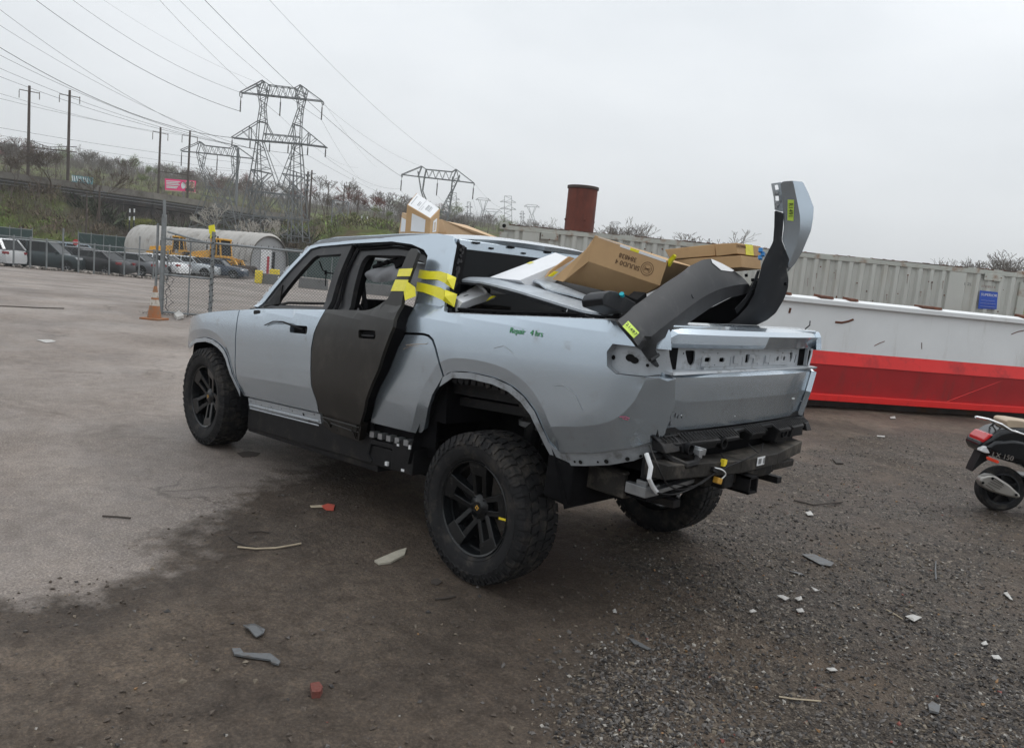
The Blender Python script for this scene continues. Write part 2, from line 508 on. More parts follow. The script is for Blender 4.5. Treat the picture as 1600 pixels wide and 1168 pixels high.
def ybody(x, z, arch=True):
    b = z + .08 * (x - .5); zc = zcrease(x)
    y = upz(b) if z >= zc else upz(zc + .08 * (x - .5)) - .31 * (zc - z)
    if x < -.45: y -= .19 * (1 - (1 - min(1, (-.45 - x) / .60)**2.4)**(1 / 1.6))
    if x > 3.5: y -= .33 * (min(x, 4.25) - 3.5)**2
    if arch and z < 1.3:
        d = min(pdist(x, z, ARCH_RS) if x < 1.2 else 9, pdist(x, z, ARCH_FS) if x > 2.6 else 9)
        if d < .075: y -= .020 * (1 - d / .075)
    return y
def side_fn(s=1, dy=0.0, arch=True):
    def f(x, z):
        e = .004
        y = ybody(x, z, arch)
        gx = (ybody(x + e, z, arch) - ybody(x - e, z, arch)) / (2 * e); gz_ = (ybody(x, z + e, arch) - ybody(x, z - e, arch)) / (2 * e)
        gx = max(-1.5, min(1.5, gx)); gz_ = max(-1.5, min(1.5, gz_))
        n = Vector((-gx, 1, -gz_)).normalized()
        p = Vector((x, y, z)) + n * dy
        if s < 0 and x < -.45: p.y -= .03 * min(1, (-.45 - x) / .5)
        return (Vector((p.x, s * p.y, p.z)), Vector((n.x, s * n.y, n.z)))
    return f
def offs(P, d):
    "offset an open polyline sideways"
    out = []
    for i in range(len(P)):
        a, b = Vector(P[max(0, i - 1)]), Vector(P[min(len(P) - 1, i + 1)]); t = (b - a).normalized()
        out.append((P[i][0] - t.y * d, P[i][1] + t.x * d))
    return out
BAND_R = cat2(offs(ARCH_R, -.075), 3); BAND_F = cat2(offs(ARCH_F, .075), 3)
creaseline = lambda a, b: [(a + (b - a) * i / 8, zcrease(a + (b - a) * i / 8)) for i in range(9)]

FENDER = [(2.935, 1.213), (2.905, .90), (2.90, .71), (2.897, .53)] + ARCH_FS[3:] + [(4.12, .75), (4.22, .76), (4.235, .86), (4.19, .95), (4.10, 1.01), (3.89, 1.065), (3.45, 1.145), (3.1, 1.195)]
DOOR_F = [(2.925, 1.215), (2.80, 1.232), (2.67, 1.252), (2.2, 1.298), (1.69, 1.342), (1.70, 1.28), (1.75, 1.17), (1.762, 1.05), (1.745, .81), (1.712, .70), (1.715, .612), (2.887, .528), (2.893, .71), (2.897, .90)]
LOWER_F = [(2.80, .518), (2.825, .402), (1.745, .478), (1.722, .596)]
DOOR_R = [(1.665, 1.345), (1.69, 1.28), (1.74, 1.17), (1.752, 1.05), (1.735, .81), (1.702, .70), (1.705, .615), (1.115, .655), (1.016, .77), (.82, 1.062), (.712, 1.33),
          (.735, 1.42), (.756, 1.50), (.756, 1.62), (.755, 1.70), (.766, 1.781), (.804, 1.80), (.862, 1.80), (.882, 1.785), (.883, 1.695), (.890, 1.623), (.902, 1.532), (.928, 1.482), (1.005, 1.437), (1.07, 1.402), (1.14, 1.388)]
LOWER_R = [(1.69, .603), (1.72, .484), (1.21, .519), (1.125, .644)]
TUNNEL = [(.728, 1.288), (.56, 1.305), (.515, 1.303), (.47, 1.285), (.43, 1.24), (.385, 1.17), (.357, 1.09), (.395, 1.035), (.44, .97), (.50, .84), (.555, .735), (.58, .71), (.63, .697), (1.085, .672), (.90, .98)]
TL_IN = [(-1.12, 1.302), (-.83, 1.297), (-.785, 1.325), (-.772, 1.39), (-.792, 1.428), (-1.12, 1.432)]
SIDE = ([(-1.008, 1.03), (-1.04, 1.18), (-1.045, 1.302), (-.83, 1.297), (-.785, 1.325), (-.772, 1.39), (-.792, 1.428), (-1.035, 1.432), (-1.022, 1.51), (-1.0, 1.54),
         (-.70, 1.535), (-.34, 1.508), (.06, 1.476), (.38, 1.452), (.45, 1.458), (.475, 1.49), (.535, 1.70), (.585, 1.855), (.62, 1.895), (.77, 1.908), (1.1, 1.90), (1.39, 1.882), (1.94, 1.848), (2.16, 1.815), (2.27, 1.762),
         (2.52, 1.49), (2.745, 1.262), (2.668, 1.262), (2.45, 1.50), (2.225, 1.745), (2.12, 1.768), (1.70, 1.806), (1.23, 1.838), (1.0, 1.828), (.85, 1.80), (.785, 1.765), (.765, 1.70), (.755, 1.60), (.74, 1.42), (.733, 1.298), (.56, 1.314), (.505, 1.311), (.46, 1.292), (.42, 1.245), (.374, 1.17), (.347, 1.09)]
        + ARCH_RS[14:] + [(-.53, .85), (-.74, .895), (-.91, .955), (-.985, 1.0)])
CRQ = [(-.50 - .47 * i / 22, zcrease(-.50 - .47 * i / 22)) for i in range(23)]

def rot_door(P):
    th = radians(-6); H = (1.735, .955); d = (P.x - H[0], P.y - H[1]); c, s = cos(th), sin(th)
    return Vector((H[0] + c * d[0] - s * d[1], H[1] + s * d[0] + c * d[1], P.z))
def rdoor_fn(dy=0.0):
    f0 = side_fn(1, dy, False)
    def f(x, z):
        p, n = f0(x, z); q = rot_door(p + n) - rot_door(p)
        return rot_door(p), q
    return f

HND_F = rounded([(2.085, 1.19), (1.845, 1.208), (1.84, 1.152), (2.08, 1.135)], .02)
HND_R = rounded([(1.12, 1.268), (.905, 1.286), (.89, 1.235), (1.105, 1.215)], .02)

for s in (1, -1):
    fn = side_fn(s)
    o = sheet(FENDER, fn, .03, .05, extra=[BAND_F], inset=.003).build('front_fender', M_PAINT, TR, True, 8, fix=False)
    o = sheet(SIDE, fn, .03, .042, extra=[BAND_R, CRQ], inset=.002).build('bed_side_panel', M_PAINT, TR, True, 8, fix=False)
    tl = sheet(shrink(TL_IN[1:5] + [(-1.035, 1.430), (-1.045, 1.304)], -.004), side_fn(s, -.05), .01, .04).build('tail_light_recess', M_PAINT_IN, TR, True, 30, fix=False)
    mb = MB()                                  # returns of the recess
    RT_ = [(-1.045, 1.302), (-.83, 1.297), (-.785, 1.325), (-.772, 1.39), (-.792, 1.428), (-1.035, 1.432)]
    for a, b in zip(RT_, RT_[1:]):
        f0, f1 = side_fn(s, .0), side_fn(s, -.055)
        mb.quad(f0(*a)[0], f0(*b)[0], f1(*b)[0], f1(*a)[0])
    mb.build('recess_return', M_PAINT_IN, tl)
    def blob(mb, x, z, r, dy, n=10, sx=1.0):
        p, nn = side_fn(s, dy)(x, z); M = frame(p, (1, 0, 0), nn)
        mb.add([M @ Vector((r * sx * cos(2 * pi * k / n), r * sin(2 * pi * k / n), 0)) for k in range(n)], [tuple(range(n))])
    mb = MB()
    for x, z, r, sx in ((-.787, 1.368, .012, .8), (-.871, 1.377, .018, 1.3), (-.893, 1.368, .016, 1.3), (-.956, 1.352, .008, 1)): blob(mb, x, z, r, -.046, sx=sx)
    mb.build('bolt_hole', M_HOLE, tl)
    o = sheet(DOOR_F, fn, .035, .045, holes=[HND_F], extra=[creaseline(1.6, 3.0)], inset=.003).build('front_door', M_PAINT, TR, True, 8, fix=False)
    DF = o
    sheet(LOWER_F, side_fn(s, -.012), .03, .06).build('sill_panel', M_PAINT_IN, DF, True, 8, fix=False)
    mb = MB()
    for a, b in (((2.80, .462), (1.755, .538)), ((2.80, .432), (1.765, .506))):
        pa, pb = side_fn(s, -.008)(*a)[0], side_fn(s, -.008)(*b)[0]; mb.tube([pa, pb], .006, 6)
    mb.build('pressed_rib', M_PAINT_IN, DF)
    mb = MB()
    for x, z, r in ((2.759, .496, .006), (2.589, .5, .005), (2.43, .515, .005), (2.271, .531, .005), (2.112, .544, .005), (1.955, .55, .012), (2.451, .445, .004), (2.138, .468, .004), (1.80, .58, .006), (1.80, .53, .009), (2.759, .456, .005)): blob(mb, x, z, r, -.009)
    mb.build('bolt_hole', M_HOLE, DF)
    sheet(shrink(HND_F, -.01), side_fn(s, -.04), .01, .05).build('handle_recess', M_BLACK, DF, fix=False)
    # dark window frame of the front door, body-side frame of the rear doorway
    FR = [(2.665, 1.262), (2.45, 1.495), (2.222, 1.742), (2.12, 1.762), (1.705, 1.80), (1.70, 1.346)]
    FRH = [(2.46, 1.302), (2.43, 1.36), (2.155, 1.682), (2.11, 1.707), (1.79, 1.735), (1.775, 1.358)]
    sheet(FR, side_fn(s, -.012), .03, .06, holes=[FRH]).build('window_frame', M_TRIM, DF, True, 25, fix=False)
    sheet([(2.60, 1.278), (2.43, 1.46), (2.395, 1.318)], side_fn(s, -.004), .012, .08).build('mirror_base', M_PLAS, DF, fix=False)
    RR = [(1.695, 1.345), (1.695, 1.80), (1.23, 1.832), (1.0, 1.822), (.85, 1.795), (.79, 1.758), (.772, 1.70), (.762, 1.60), (.74, 1.34), (1.2, 1.32)]
    RRH = rounded([(1.50, 1.365), (1.55, 1.71), (1.52, 1.757), (1.10, 1.772), (.97, 1.755), (.85, 1.745), (.815, 1.67), (.82, 1.44), (.90, 1.385)], .03, 2)
    sheet(RR, side_fn(s, -.045), .035, .05, holes=[RRH]).build('doorway_frame', M_TRIM, TR, True, 25, fix=False)
    sheet([(1.86, 1.33), (1.84, 1.78), (1.56, 1.79), (1.54, 1.33)], side_fn(s, -.085), .05, .1).build('centre_pillar', M_BLACK, TR, fix=False)
    mb = MB()
    for dd in (.012, .03):
        pr = [side_fn(s, -.036)(x, z)[0] for x, z in resample(offs([(1.60, 1.36), (1.64, 1.62), (1.63, 1.775), (1.23, 1.81), (1.0, 1.80), (.87, 1.778), (.80, 1.74), (.785, 1.62)], -dd), .08, False)]
        mb.tube(pr, .007, 5)
    mb.build('door_seal', M_BLACK, TR, True)
    o = sheet(TUNNEL, fn, .03, .045, extra=[offs(ARCH_R, -.075)], inset=.003).build('gear_tunnel_door', M_PAINT, TR, True, 8, fix=False)
    if s < 0:
        sheet(DOOR_R[:10] + [(.728, 1.292), (.738, 1.40)], fn, .035, .06, extra=[creaseline(.9, 1.8)], inset=.003).build('rear_door', M_PAINT, TR, True, 8, fix=False)
    # perforated flanges the wheel-arch trims were screwed to
    IN = offs(ARCH_R[3:], .034)
    P = [(.352, 1.088)] + ARCH_R[4:] + [(-.53, .852), (-.74, .897), (-.91, .957), (-1.0, 1.02), (-.992, .945), (-.91, .885), (-.80, .843), (-.68, .812), (-.56, .785), (-.50, .79), (-.462, .82)] + list(reversed(IN[:-1])) + [(.375, 1.03)]
    fl = sheet(P, side_fn(s, -.012, False), .004, .05).build('rear_arch_flange', M_FLANGE, TR, True, 30, fix=False)
    mb = MB()
    for x, z, r in ((-.512, .808, .006), (-.525, .795, .011), (-.619, .822, .007), (-.653, .828, .011), (-.749, .85, .006), (-.792, .862, .012), (-.887, .893, .011), (-.935, .915, .008), (-.44, .91, .005), (-.40, .965, .005), (-.35, 1.03, .005), (-.27, 1.075, .006), (-.15, 1.118, .005), (0, 1.13, .006), (.14, 1.13, .006), (.26, 1.108, .005)): blob(mb, x, z, r, -.006)
    mb.build('bolt_hole', M_HOLE, fl)
    IN = offs(ARCH_F, -.034)
    fl = sheet(ARCH_F + list(reversed(IN)), side_fn(s, -.012, False), .004, .05).build('front_arch_flange', M_PAINT_IN, TR, True, 30, fix=False)
    mb = MB()
    for (x, z) in offs(ARCH_F, -.017)[3:]: blob(mb, x, z, .005, -.006)
    mb.build('bolt_hole', M_HOLE, fl)
    # ragged plastic tabs under the rear flange
    mb = MB(); rnd = random.Random(3)
    for (x, z) in resample(offs(ARCH_R[4:-1], .04), .055, False):
        p, nn = side_fn(s, -.035)(x, z); mb.box(p, (.03 + rnd.random() * .02, .02, .02 + rnd.random() * .015), (0, rnd.uniform(-.5, .5), 0))
    mb.build('liner_tab', M_PLAS, TR)
    # wheel-house liners
    for nm, arch, y0 in (('rear_wheel_liner', [(.66, .50), (.62, .68), (.54, .84), (.47, .98), (.36, 1.10), (.2, 1.16), (0, 1.18), (-.2, 1.15), (-.34, 1.07), (-.43, .95), (-.50, .82), (-.55, .70), (-.60, .58)], .42),
                         ('front_wheel_liner', [(2.86, .36), (2.90, .56), (2.98, .72), (3.09, .85), (3.24, .93), (3.45, .95), (3.7, .92), (3.92, .84), (4.02, .70), (4.05, .55)], .42)):
        mb = MB(); a = resample(arch, .1, False)
        for i in range(len(a) - 1):
            p, q = a[i], a[i + 1]
            yo = lambda x: min(.93, ybody(x, 1.0) - .035)
            w0, w1 = yo(p[0]), yo(q[0])
            mb.add([(p[0], s * w0, p[1]), (q[0], s * w1, q[1]), (q[0], s * y0, q[1]), (p[0], s * y0, p[1])], [(0, 1, 2, 3)])
        mb.add([(x, s * y0, z) for x, z in a], [tuple(range(len(a)))])
        mb.build(nm, M_LINER, TR, True, 40)
    # lower sill, its bracket at the back and the front/rear ends of the liners
    mb = MB()
    def sb(x0, x1, y0, y1, z0, z1, dz=.07):
        k = lambda x: -dz * (x - .5)
        mb.hexa([(x0, s * y0, z0 + k(x0)), (x1, s * y0, z0 + k(x1)), (x1, s * y1, z0 + k(x1)), (x0, s * y1, z0 + k(x0)),
                 (x0, s * y0, z1 + k(x0)), (x1, s * y0, z1 + k(x1)), (x1, s * y1, z1 + k(x1)), (x0, s * y1, z1 + k(x0))])
    sb(1.10, 2.84, .60, .882, .43, .62); sb(1.05, 2.86, .60, .865, .375, .435, .06)
    mb.build('rocker_beam', M_PLAS, TR, bevel=.008)
    if s > 0:
        mb = MB(); sb(.64, .86, .70, .905, .44, .64); mb.build('jacking_bracket', M_PLAS, TR, bevel=.006)
        mb = MB(); sb(.84, 1.12, .70, .885, .43, .56); sb(.86, 1.10, .74, .90, .565, .60); mb.build('mounting_bracket', M_PLAS, TR, bevel=.008)
        mb = MB()
        for i in range(5): sb(.70 + i * .09, .745 + i * .09, .80, .91, .615, .652)
        mb.build('fixing_tab', M_STEEL, TR)
        mb = MB(); sb(.67, .69, .88, .912, .60, .625); sb(.79, .81, .88, .910, .60, .625); sb(.90, .925, .89, .905, .455, .48); sb(.72, .75, .9, .908, .45, .465); mb.build('white_clip', M_WHITE, TR)
        mb = MB(); mb.tube([(1.14, .87, .66), (1.10, .885, .55), (1.13, .885, .45), (1.09, .88, .41)], .016, 6); mb.build('door_drain_seal', M_PLAS, TR, True)
    else:
        mb = MB(); sb(.60, 1.12, .62, .90, .42, .62); mb.build('jacking_bracket', M_PLAS, TR, bevel=.008)
    # black mud liner standing behind each rear wheel
    mb = MB(); mb.hexa([(-.43, s * .55, .60), (-.43, s * .915, .60), (-.60, s * .90, .58), (-.60, s * .55, .58), (-.45, s * .55, .88), (-.45, s * .925, .84), (-.60, s * .90, .83), (-.60, s * .55, .85)])
    mb.build('mud_liner', M_LINER, TR, bevel=.02)

# the black unpainted rear door, standing ajar
RD = sheet(DOOR_R, rdoor_fn(0), .022, .045, holes=[HND_R], extra=[[(1.8, .80), (.9, .87)], [(1.74, 1.22), (1.0, 1.27), (.7, 1.28)]]).build('rear_door', M_ECOAT, TR, True, 8, fix=False)
RD['label'] = 'black unpainted rear door standing ajar'
sheet(LOWER_R, rdoor_fn(-.014), .05, .06).build('sill_panel', M_ECOAT, RD, True, 8, fix=False)
mb = MB(); F = rdoor_fn(-.009)
mb.tube([F(x, z)[0] for x, z in ((1.69, .585), (1.15, .625))], .006, 6)
mb.tube([F(x, z)[0] for x, z in ((1.68, .56), (1.63, .558), (1.60, .53), (1.57, .565), (1.27, .578), (1.25, .545), (1.225, .585), (1.17, .588))], .005, 6)
mb.tube([F(x, z)[0] for x, z in ((1.17, .64), (1.24, .535))], .006, 6)
mb.build('pressed_rib', M_ECOAT, RD, True)
mb = MB()
for x, z, r in ((1.66, .575, .009), (1.45, .60, .005), (1.25, .60, .008), (1.22, .555, .008), (1.22, .535, .006), (1.5, .53, .005), (1.3, .63, .005)):
    p, nn = rdoor_fn(-.011)(x, z); M = frame(p, (1, 0, 0), nn); mb.add([M @ Vector((r * cos(k * pi / 4), r * sin(k * pi / 4), 0)) for k in range(8)], [tuple(range(8))])
mb.build('bolt_hole', M_HOLE, RD)
sheet(shrink(HND_R, -.012), rdoor_fn(-.04), .01, .05).build('handle_recess', M_BLACK, RD, fix=False)
mb = MB(); mb.tube([rdoor_fn(-.012)(x, z)[0] for x, z in ((1.08, 1.235), (.93, 1.25))], .007, 6); mb.build('handle_bar', M_PLAS, RD, True)
sheet([(1.60, 1.30), (1.66, 1.1), (1.64, .66), (1.13, .665), (1.03, .77), (.835, 1.062), (.725, 1.33), (.76, 1.47), (.80, 1.46), (.95, 1.36)], rdoor_fn(-.024), .075, .09).build('door_inner', M_BLACK, RD, fix=False)

def wrap_tape(fn, P, name, parent, th=.002):
    return sheet(P, fn, th, .03).build(name, M_TAPE, parent, True, 30, fix=False)
wrap_tape(rdoor_fn(.004), [(.898, 1.668), (.744, 1.680), (.742, 1.632), (.893, 1.622)], 'yellow_tape', RD)
wrap_tape(rdoor_fn(.004), [(.897, 1.602), (.745, 1.610), (.745, 1.542), (.91, 1.530)], 'yellow_tape', RD)
mb = MB(); mb.add([rdoor_fn(.006)(.75, 1.60)[0], rdoor_fn(.006)(.75, 1.535)[0], rdoor_fn(.0)(.72, 1.49)[0], rdoor_fn(-.04)(.68, 1.53)[0], rdoor_fn(-.03)(.70, 1.58)[0]], [(0, 1, 2, 4), (4, 2, 3)]); mb.build('tape_end', M_TAPE, RD)
wrap_tape(side_fn(1, .006), [(.80, 1.675), (.70, 1.672), (.6, 1.678), (.52, 1.668), (.515, 1.612), (.6, 1.628), (.72, 1.622), (.79, 1.625)], 'yellow_tape', TR)
wrap_tape(side_fn(1, .006), [(.785, 1.60), (.68, 1.595), (.55, 1.585), (.505, 1.572), (.49, 1.512), (.60, 1.532), (.70, 1.545), (.77, 1.545)], 'yellow_tape', TR)
for (z0, z1, dx) in ((1.672, 1.612, -.05), (1.578, 1.512, -.045)):
    mb = MB(); x0 = .525 if z0 > 1.6 else .50
    a = Vector((x0, ybody(x0, z0) + .008, z0)); b = Vector((x0 - .01, ybody(x0, z1) + .008, z1))
    c = Vector((x0 + dx, .83, z0 - .02)); d = Vector((x0 + dx - .02, .86, z1 - .03)); e = (a + b) / 2 + Vector((dx * .5, .012, -.005))
    mb.add([a, b, c, d, e], [(0, 4, 2), (4, 3, 2), (1, 3, 4), (0, 1, 4)]); mb.build('tape_end', M_TAPE, TR)

# handle cable hanging out of the front door
mb = MB(); f = side_fn(1, .012)
mb.tube([f(1.93, 1.172)[0] - Vector((0, .03, 0)), f(2.0, 1.186)[0], f(2.12, 1.205)[0] + Vector((0, .03, 0)), f(2.26, 1.192)[0] + Vector((0, .03, 0)), f(2.36, 1.172)[0], f(2.44, 1.145)[0]], .008, 6, .004)
mb.build('handle_cable', M_PLAS, TR, True)
# door-mirror hole in the sill
sheet(rounded([(2.69, 1.235), (2.60, 1.245), (2.585, 1.225), (2.67, 1.205)], .012), side_fn(1, .002), .004, .05).build('mirror_hole', M_HOLE, TR, fix=False)
mb = MB(); mb.box((1.855, ybody(1.86, 1.17) - .018, 1.163), (.05, .02, .05), (0, .08, 0)); mb.build('lock_cylinder', M_PLAS, TR, bevel=.004)

# roof, hood, rear header and glass
def roof_fn(x, y):
    xs = [.58, .66, .77, 1.1, 1.39, 1.94, 2.16, 2.30]; zs = [1.875, 1.895, 1.902, 1.893, 1.874, 1.84, 1.805, 1.745]
    e = .01; h = lambda x, y: spl(x, xs, zs) + .035 * (1 - (abs(y) / .74)**2.6)
    n = Vector((-(h(x + e, y) - h(x - e, y)) / (2 * e), -(h(x, y + e) - h(x, y - e)) / (2 * e), 1)).normalized()
    return Vector((x, y, h(x, y))), n
sheet([(.60, -.745), (2.285, -.755), (2.31, 0), (2.285, .755), (.60, .745), (.57, 0)], roof_fn, .03, .09).build('roof', M_PAINT, TR, True, 30, fix=False)
def hood_fn(x, y):
    xs = [2.7, 3.0, 3.45, 3.89, 4.15, 4.24]; zs = [1.235, 1.212, 1.150, 1.07, .99, .93]
    yb = .96 - .33 * max(0, x - 3.5)**2
    e = .01; h = lambda x, y: spl(x, xs, zs) - .004 + .045 * (1 - min(1, abs(y) / .93)**2.2)
    n = Vector((-(h(x + e, y) - h(x - e, y)) / (2 * e), -(h(x, y + e) - h(x, y - e)) / (2 * e), 1)).normalized()
    return Vector((x, y, h(x, y))), n
sheet([(2.86, -.945), (3.4, -.945), (3.8, -.915), (4.1, -.83), (4.22, -.76), (4.24, 0), (4.22, .76), (4.1, .83), (3.8, .915), (3.4, .945), (2.86, .945), (2.80, 0)], hood_fn, .03, .1).build('hood', M_PAINT, TR, True, 30, fix=False)
mb = MB(); mb.hexa([(2.70, -.86, 1.18), (2.88, -.9, 1.15), (2.88, .9, 1.15), (2.70, .86, 1.18), (2.70, -.86, 1.262), (2.88, -.9, 1.235), (2.88, .9, 1.235), (2.70, .86, 1.262)]); mb.build('cowl', M_PLAS, TR, bevel=.01)
mb = MB(); mb.tube([(2.72, .80, 1.262), (2.77, .62, 1.30), (2.78, .2, 1.31)], .012, 6); mb.build('wiper_arm', M_PLAS, TR, True)
mb = MB(); mb.hexa([(2.17, -.74, 1.735), (2.26, -.74, 1.73), (2.26, .74, 1.73), (2.17, .74, 1.735), (2.15, -.74, 1.79), (2.27, -.74, 1.76), (2.27, .74, 1.76), (2.15, .74, 1.79)]); mb.build('windscreen_header', M_TRIM, TR)
rnd = random.Random(5); mb = MB()
for i in range(14):                      # crumbs of glass and glue left on the windscreen pillar
    t = rnd.random(); x, z = 2.74 - .46 * t, 1.275 + .485 * t; y = ybody(x, z) - .004
    mb.box((x + .002, y, z + .003), (.012 + .02 * rnd.random(), .006, .006), (0, .79 + rnd.uniform(-.2, .2), 0))
mb.build('glass_crumb', M_WHITE, TR)
# rear header with clips and dark patches, tinted back glass
mb = MB()
mb.hexa([(.585, -.72, 1.822), (.66, -.70, 1.82), (.66, .70, 1.82), (.585, .72, 1.822), (.592, -.735, 1.882), (.66, -.72, 1.885), (.66, .72, 1.885), (.592, .735, 1.882)])
mb.build('rear_header', M_PAINT, TR, bevel=.006)
mb = MB()
for y in (.60, .30, -.05, -.45): mb.box((.586, y, 1.872), (.02, .05, .012))
for y, z in ((.47, 1.85), (.18, 1.845), (-.25, 1.85)): mb.box((.583, y, z), (.012, .03, .010))
mb.build('header_clip', M_BLACK, TR)
GL = [(.582, -.70, 1.822), (.582, .70, 1.822), (.468, .835, 1.44), (.468, -.835, 1.44)]
mb = MB(); mb.slab(GL, (.012, 0, 0)); mb.build('rear_window', M_GLASS, TR)
for sg in (1, -1):
    mb = MB(); mb.slab([(.575, sg * .68, 1.835), (.59, sg * .745, 1.86), (.466, sg * .905, 1.45), (.46, sg * .82, 1.45)], (.02, 0, .0)); mb.build('glue_strip', M_BLACK, TR)
rnd = random.Random(8); mb = MB()
for i in range(26):
    t = rnd.random(); mb.box((.574 - .112 * t, .715 + .16 * t + rnd.uniform(-.01, .01), 1.84 - .385 * t), (.006, .012 + rnd.random() * .012, .012 + .015 * rnd.random()), (rnd.random(), 0, 0))
mb.build('torn_glue', M_TRIM, TR)
mb = MB(); mb.hexa([(.40, -.88, .80), (.50, -.88, .80), (.50, .88, .80), (.40, .88, .80), (.44, -.88, 1.45), (.54, -.88, 1.45), (.54, .88, 1.45), (.44, .88, 1.45)]); mb.build('cab_back_wall', M_BLACK, TR)

# inside of the cab
mb = MB()
mb.box((1.55, 0, .52), (2.6, 1.60, .10), (0, .07, 0)); mb.build('cab_floor', M_BLACK, TR)
for s in (1, -1):
    mb = MB(); mb.slab([(.50, s * .84, .62), (2.88, s * .84, .45), (2.90, s * .84, 1.19), (1.69, s * .84, 1.325), (.5, s * .84, 1.38)], (0, s * .02, 0)); mb.build('inner_side', M_BLACK, TR)
mb = MB(); mb.hexa([(2.42, -.82, .95), (2.9, -.84, .95), (2.9, .84, .95), (2.42, .82, .95), (2.44, -.82, 1.275), (2.75, -.84, 1.285), (2.75, .84, 1.285), (2.44, .82, 1.275)]); mb.build('dashboard', M_SEAT, TR, bevel=.03)
mb = MB(); mb.box((2.36, 0, 1.335), (.02, .40, .12), (0, -.3, 0)); mb.build('dash_screen', M_PLAS, TR, bevel=.006)
mb = MB(); M = Matrix.Translation((2.27, .38, 1.22)) @ Euler((0, radians(-66), 0)).to_matrix().to_4x4()
mb.lathe([(.185 + .016 * cos(a * pi / 4), .016 * sin(a * pi / 4)) for a in range(8)], M, 28, True)
mb.bar(M @ Vector((-.18, 0, 0)), M @ Vector((.18, 0, 0)), .03); mb.bar(M @ Vector((0, 0, 0)), M @ Vector((0, 0, -.25)), .05); mb.build('steering_wheel', M_SEAT, TR, True)
for yy in (.40, -.40):
    mb = MB(); mb.box((1.98, yy, 1.02), (.52, .50, .16), (0, .05, 0)); mb.hexa([(1.62, yy - .24, 1.0), (1.78, yy - .24, 1.0), (1.78, yy + .24, 1.0), (1.62, yy + .24, 1.0), (1.50, yy - .19, 1.36), (1.60, yy - .19, 1.36), (1.60, yy + .19, 1.36), (1.50, yy + .19, 1.36)])
    mb.build('front_seat', M_SEAT, TR, bevel=.04)
mb = MB(); mb.box((1.05, 0, .98), (.5, 1.5, .16)); mb.hexa([(.70, -.76, .98), (.86, -.76, .98), (.86, .76, .98), (.70, .76, .98), (.60, -.70, 1.42), (.72, -.70, 1.42), (.72, .70, 1.42), (.60, .70, 1.42)])
for yy in (.42, 0, -.42): mb.box((.68, yy, 1.50), (.09, .26, .15))
mb.build('rear_seat', M_SEAT, TR, bevel=.03)
for yy in (.74, -.74):                  # belts hanging from the centre pillars
    mb = MB(); mb.tube([(1.60, yy, 1.70), (1.56, yy * .97, 1.45), (1.50, yy * .93, 1.2)], .018, 4); mb.build('seat_belt', M_SEAT, TR)
mb = MB(); mb.tube([(2.20, .70, 1.66), (2.10, .73, 1.60), (2.02, .745, 1.585), (1.90, .75, 1.585)], .005, 5); mb.tube([(2.02, .745, 1.585), (2.0, .76, 1.54), (1.98, .77, 1.49)], .004, 5); mb.tube([(2.03, .745, 1.60), (2.03, .745, 1.57)], .009, 5); mb.build('hanging_wire', M_BLACK, TR, True)
mb = MB(); mb.add([(2.05, .55, 1.42), (1.98, .60, 1.445), (1.88, .62, 1.46), (1.80, .62, 1.47), (1.86, .6, 1.415), (1.97, .58, 1.38), (2.06, .55, 1.375)], [(0, 1, 5, 6), (1, 2, 4, 5), (2, 3, 4)]); mb.slab([(2.10, -.8, 1.38), (1.9, -.84, 1.47), (1.86, -.84, 1.40), (2.02, -.8, 1.36)], (0, .03, 0)); mb.build('mirror_glass_shard', M_PLAS, TR)
# deployed curtain airbags: creased grey cloth hung inside both roof rails
def airbag(s):
    mb = MB(); nx, nz = 22, 7; V = []
    for i in range(nx):
        u = i / (nx - 1); x = 1.50 - .76 * u
        top = 1.70 + .035 * sin(u * 3.1); bot = top - (.075 + .075 * min(1, u * 1.4) + .02 * sin(u * 9))
        for j in range(nz):
            v = j / (nz - 1); z = top + (bot - top) * v - .05 * (1 - u)
            y = .70 - .03 * u + .03 * sin(pi * v) + .012 * sin(u * 23 + v * 4) + (.05 * v)
            V.append((x, s * y, z))
    mb.add(V, [(i * nz + j, (i + 1) * nz + j, (i + 1) * nz + j + 1, i * nz + j + 1) for i in range(nx - 1) for j in range(nz - 1)])
    return mb
for s in (1, -1):
    airbag(s).build('curtain_airbag', M_FABRIC, TR, True, 60)
    mb = MB(); mb.tube([(1.48, s * .71, 1.66), (1.3, s * .70, 1.71), (1.1, s * .70, 1.735), (.95, s * .70, 1.75), (.80, s * .71, 1.74)], .016, 5)
    for i in range(7): mb.box((1.42 - i * .09, s * .71, 1.69 + .012 * i), (.03, .02, .03), (0, .4 * (i % 3), 0))
    mb.box((1.16, s * .72, 1.715), (.12, .03, .045), (0, .5, 0)); mb.build('airbag_rail', M_BLACK, TR)
mb = MB(); mb.add([(1.18, .45, 1.62), (1.02, .50, 1.63), (.94, .52, 1.42), (.90, .52, 1.37), (1.02, .5, 1.36), (1.08, .46, 1.5)], [(0, 1, 2, 5), (2, 3, 4, 5)]); mb.build('yellow_tape', M_TAPE, TR)
mb = MB()
rnd = random.Random(12)
for i in range(26):                      # crumpled clear film by the rear pillar
    c = Vector((.84 + rnd.uniform(-.06, .05), .80 + rnd.uniform(-.03, .02), 1.40 + rnd.uniform(-.14, .14)))
    mb.add([c + Vector((rnd.uniform(-.05, .05), rnd.uniform(-.02, .02), rnd.uniform(-.06, .06))) for k in range(3)], [(0, 1, 2)])
mb.build('crumpled_film', M_FILM, TR)

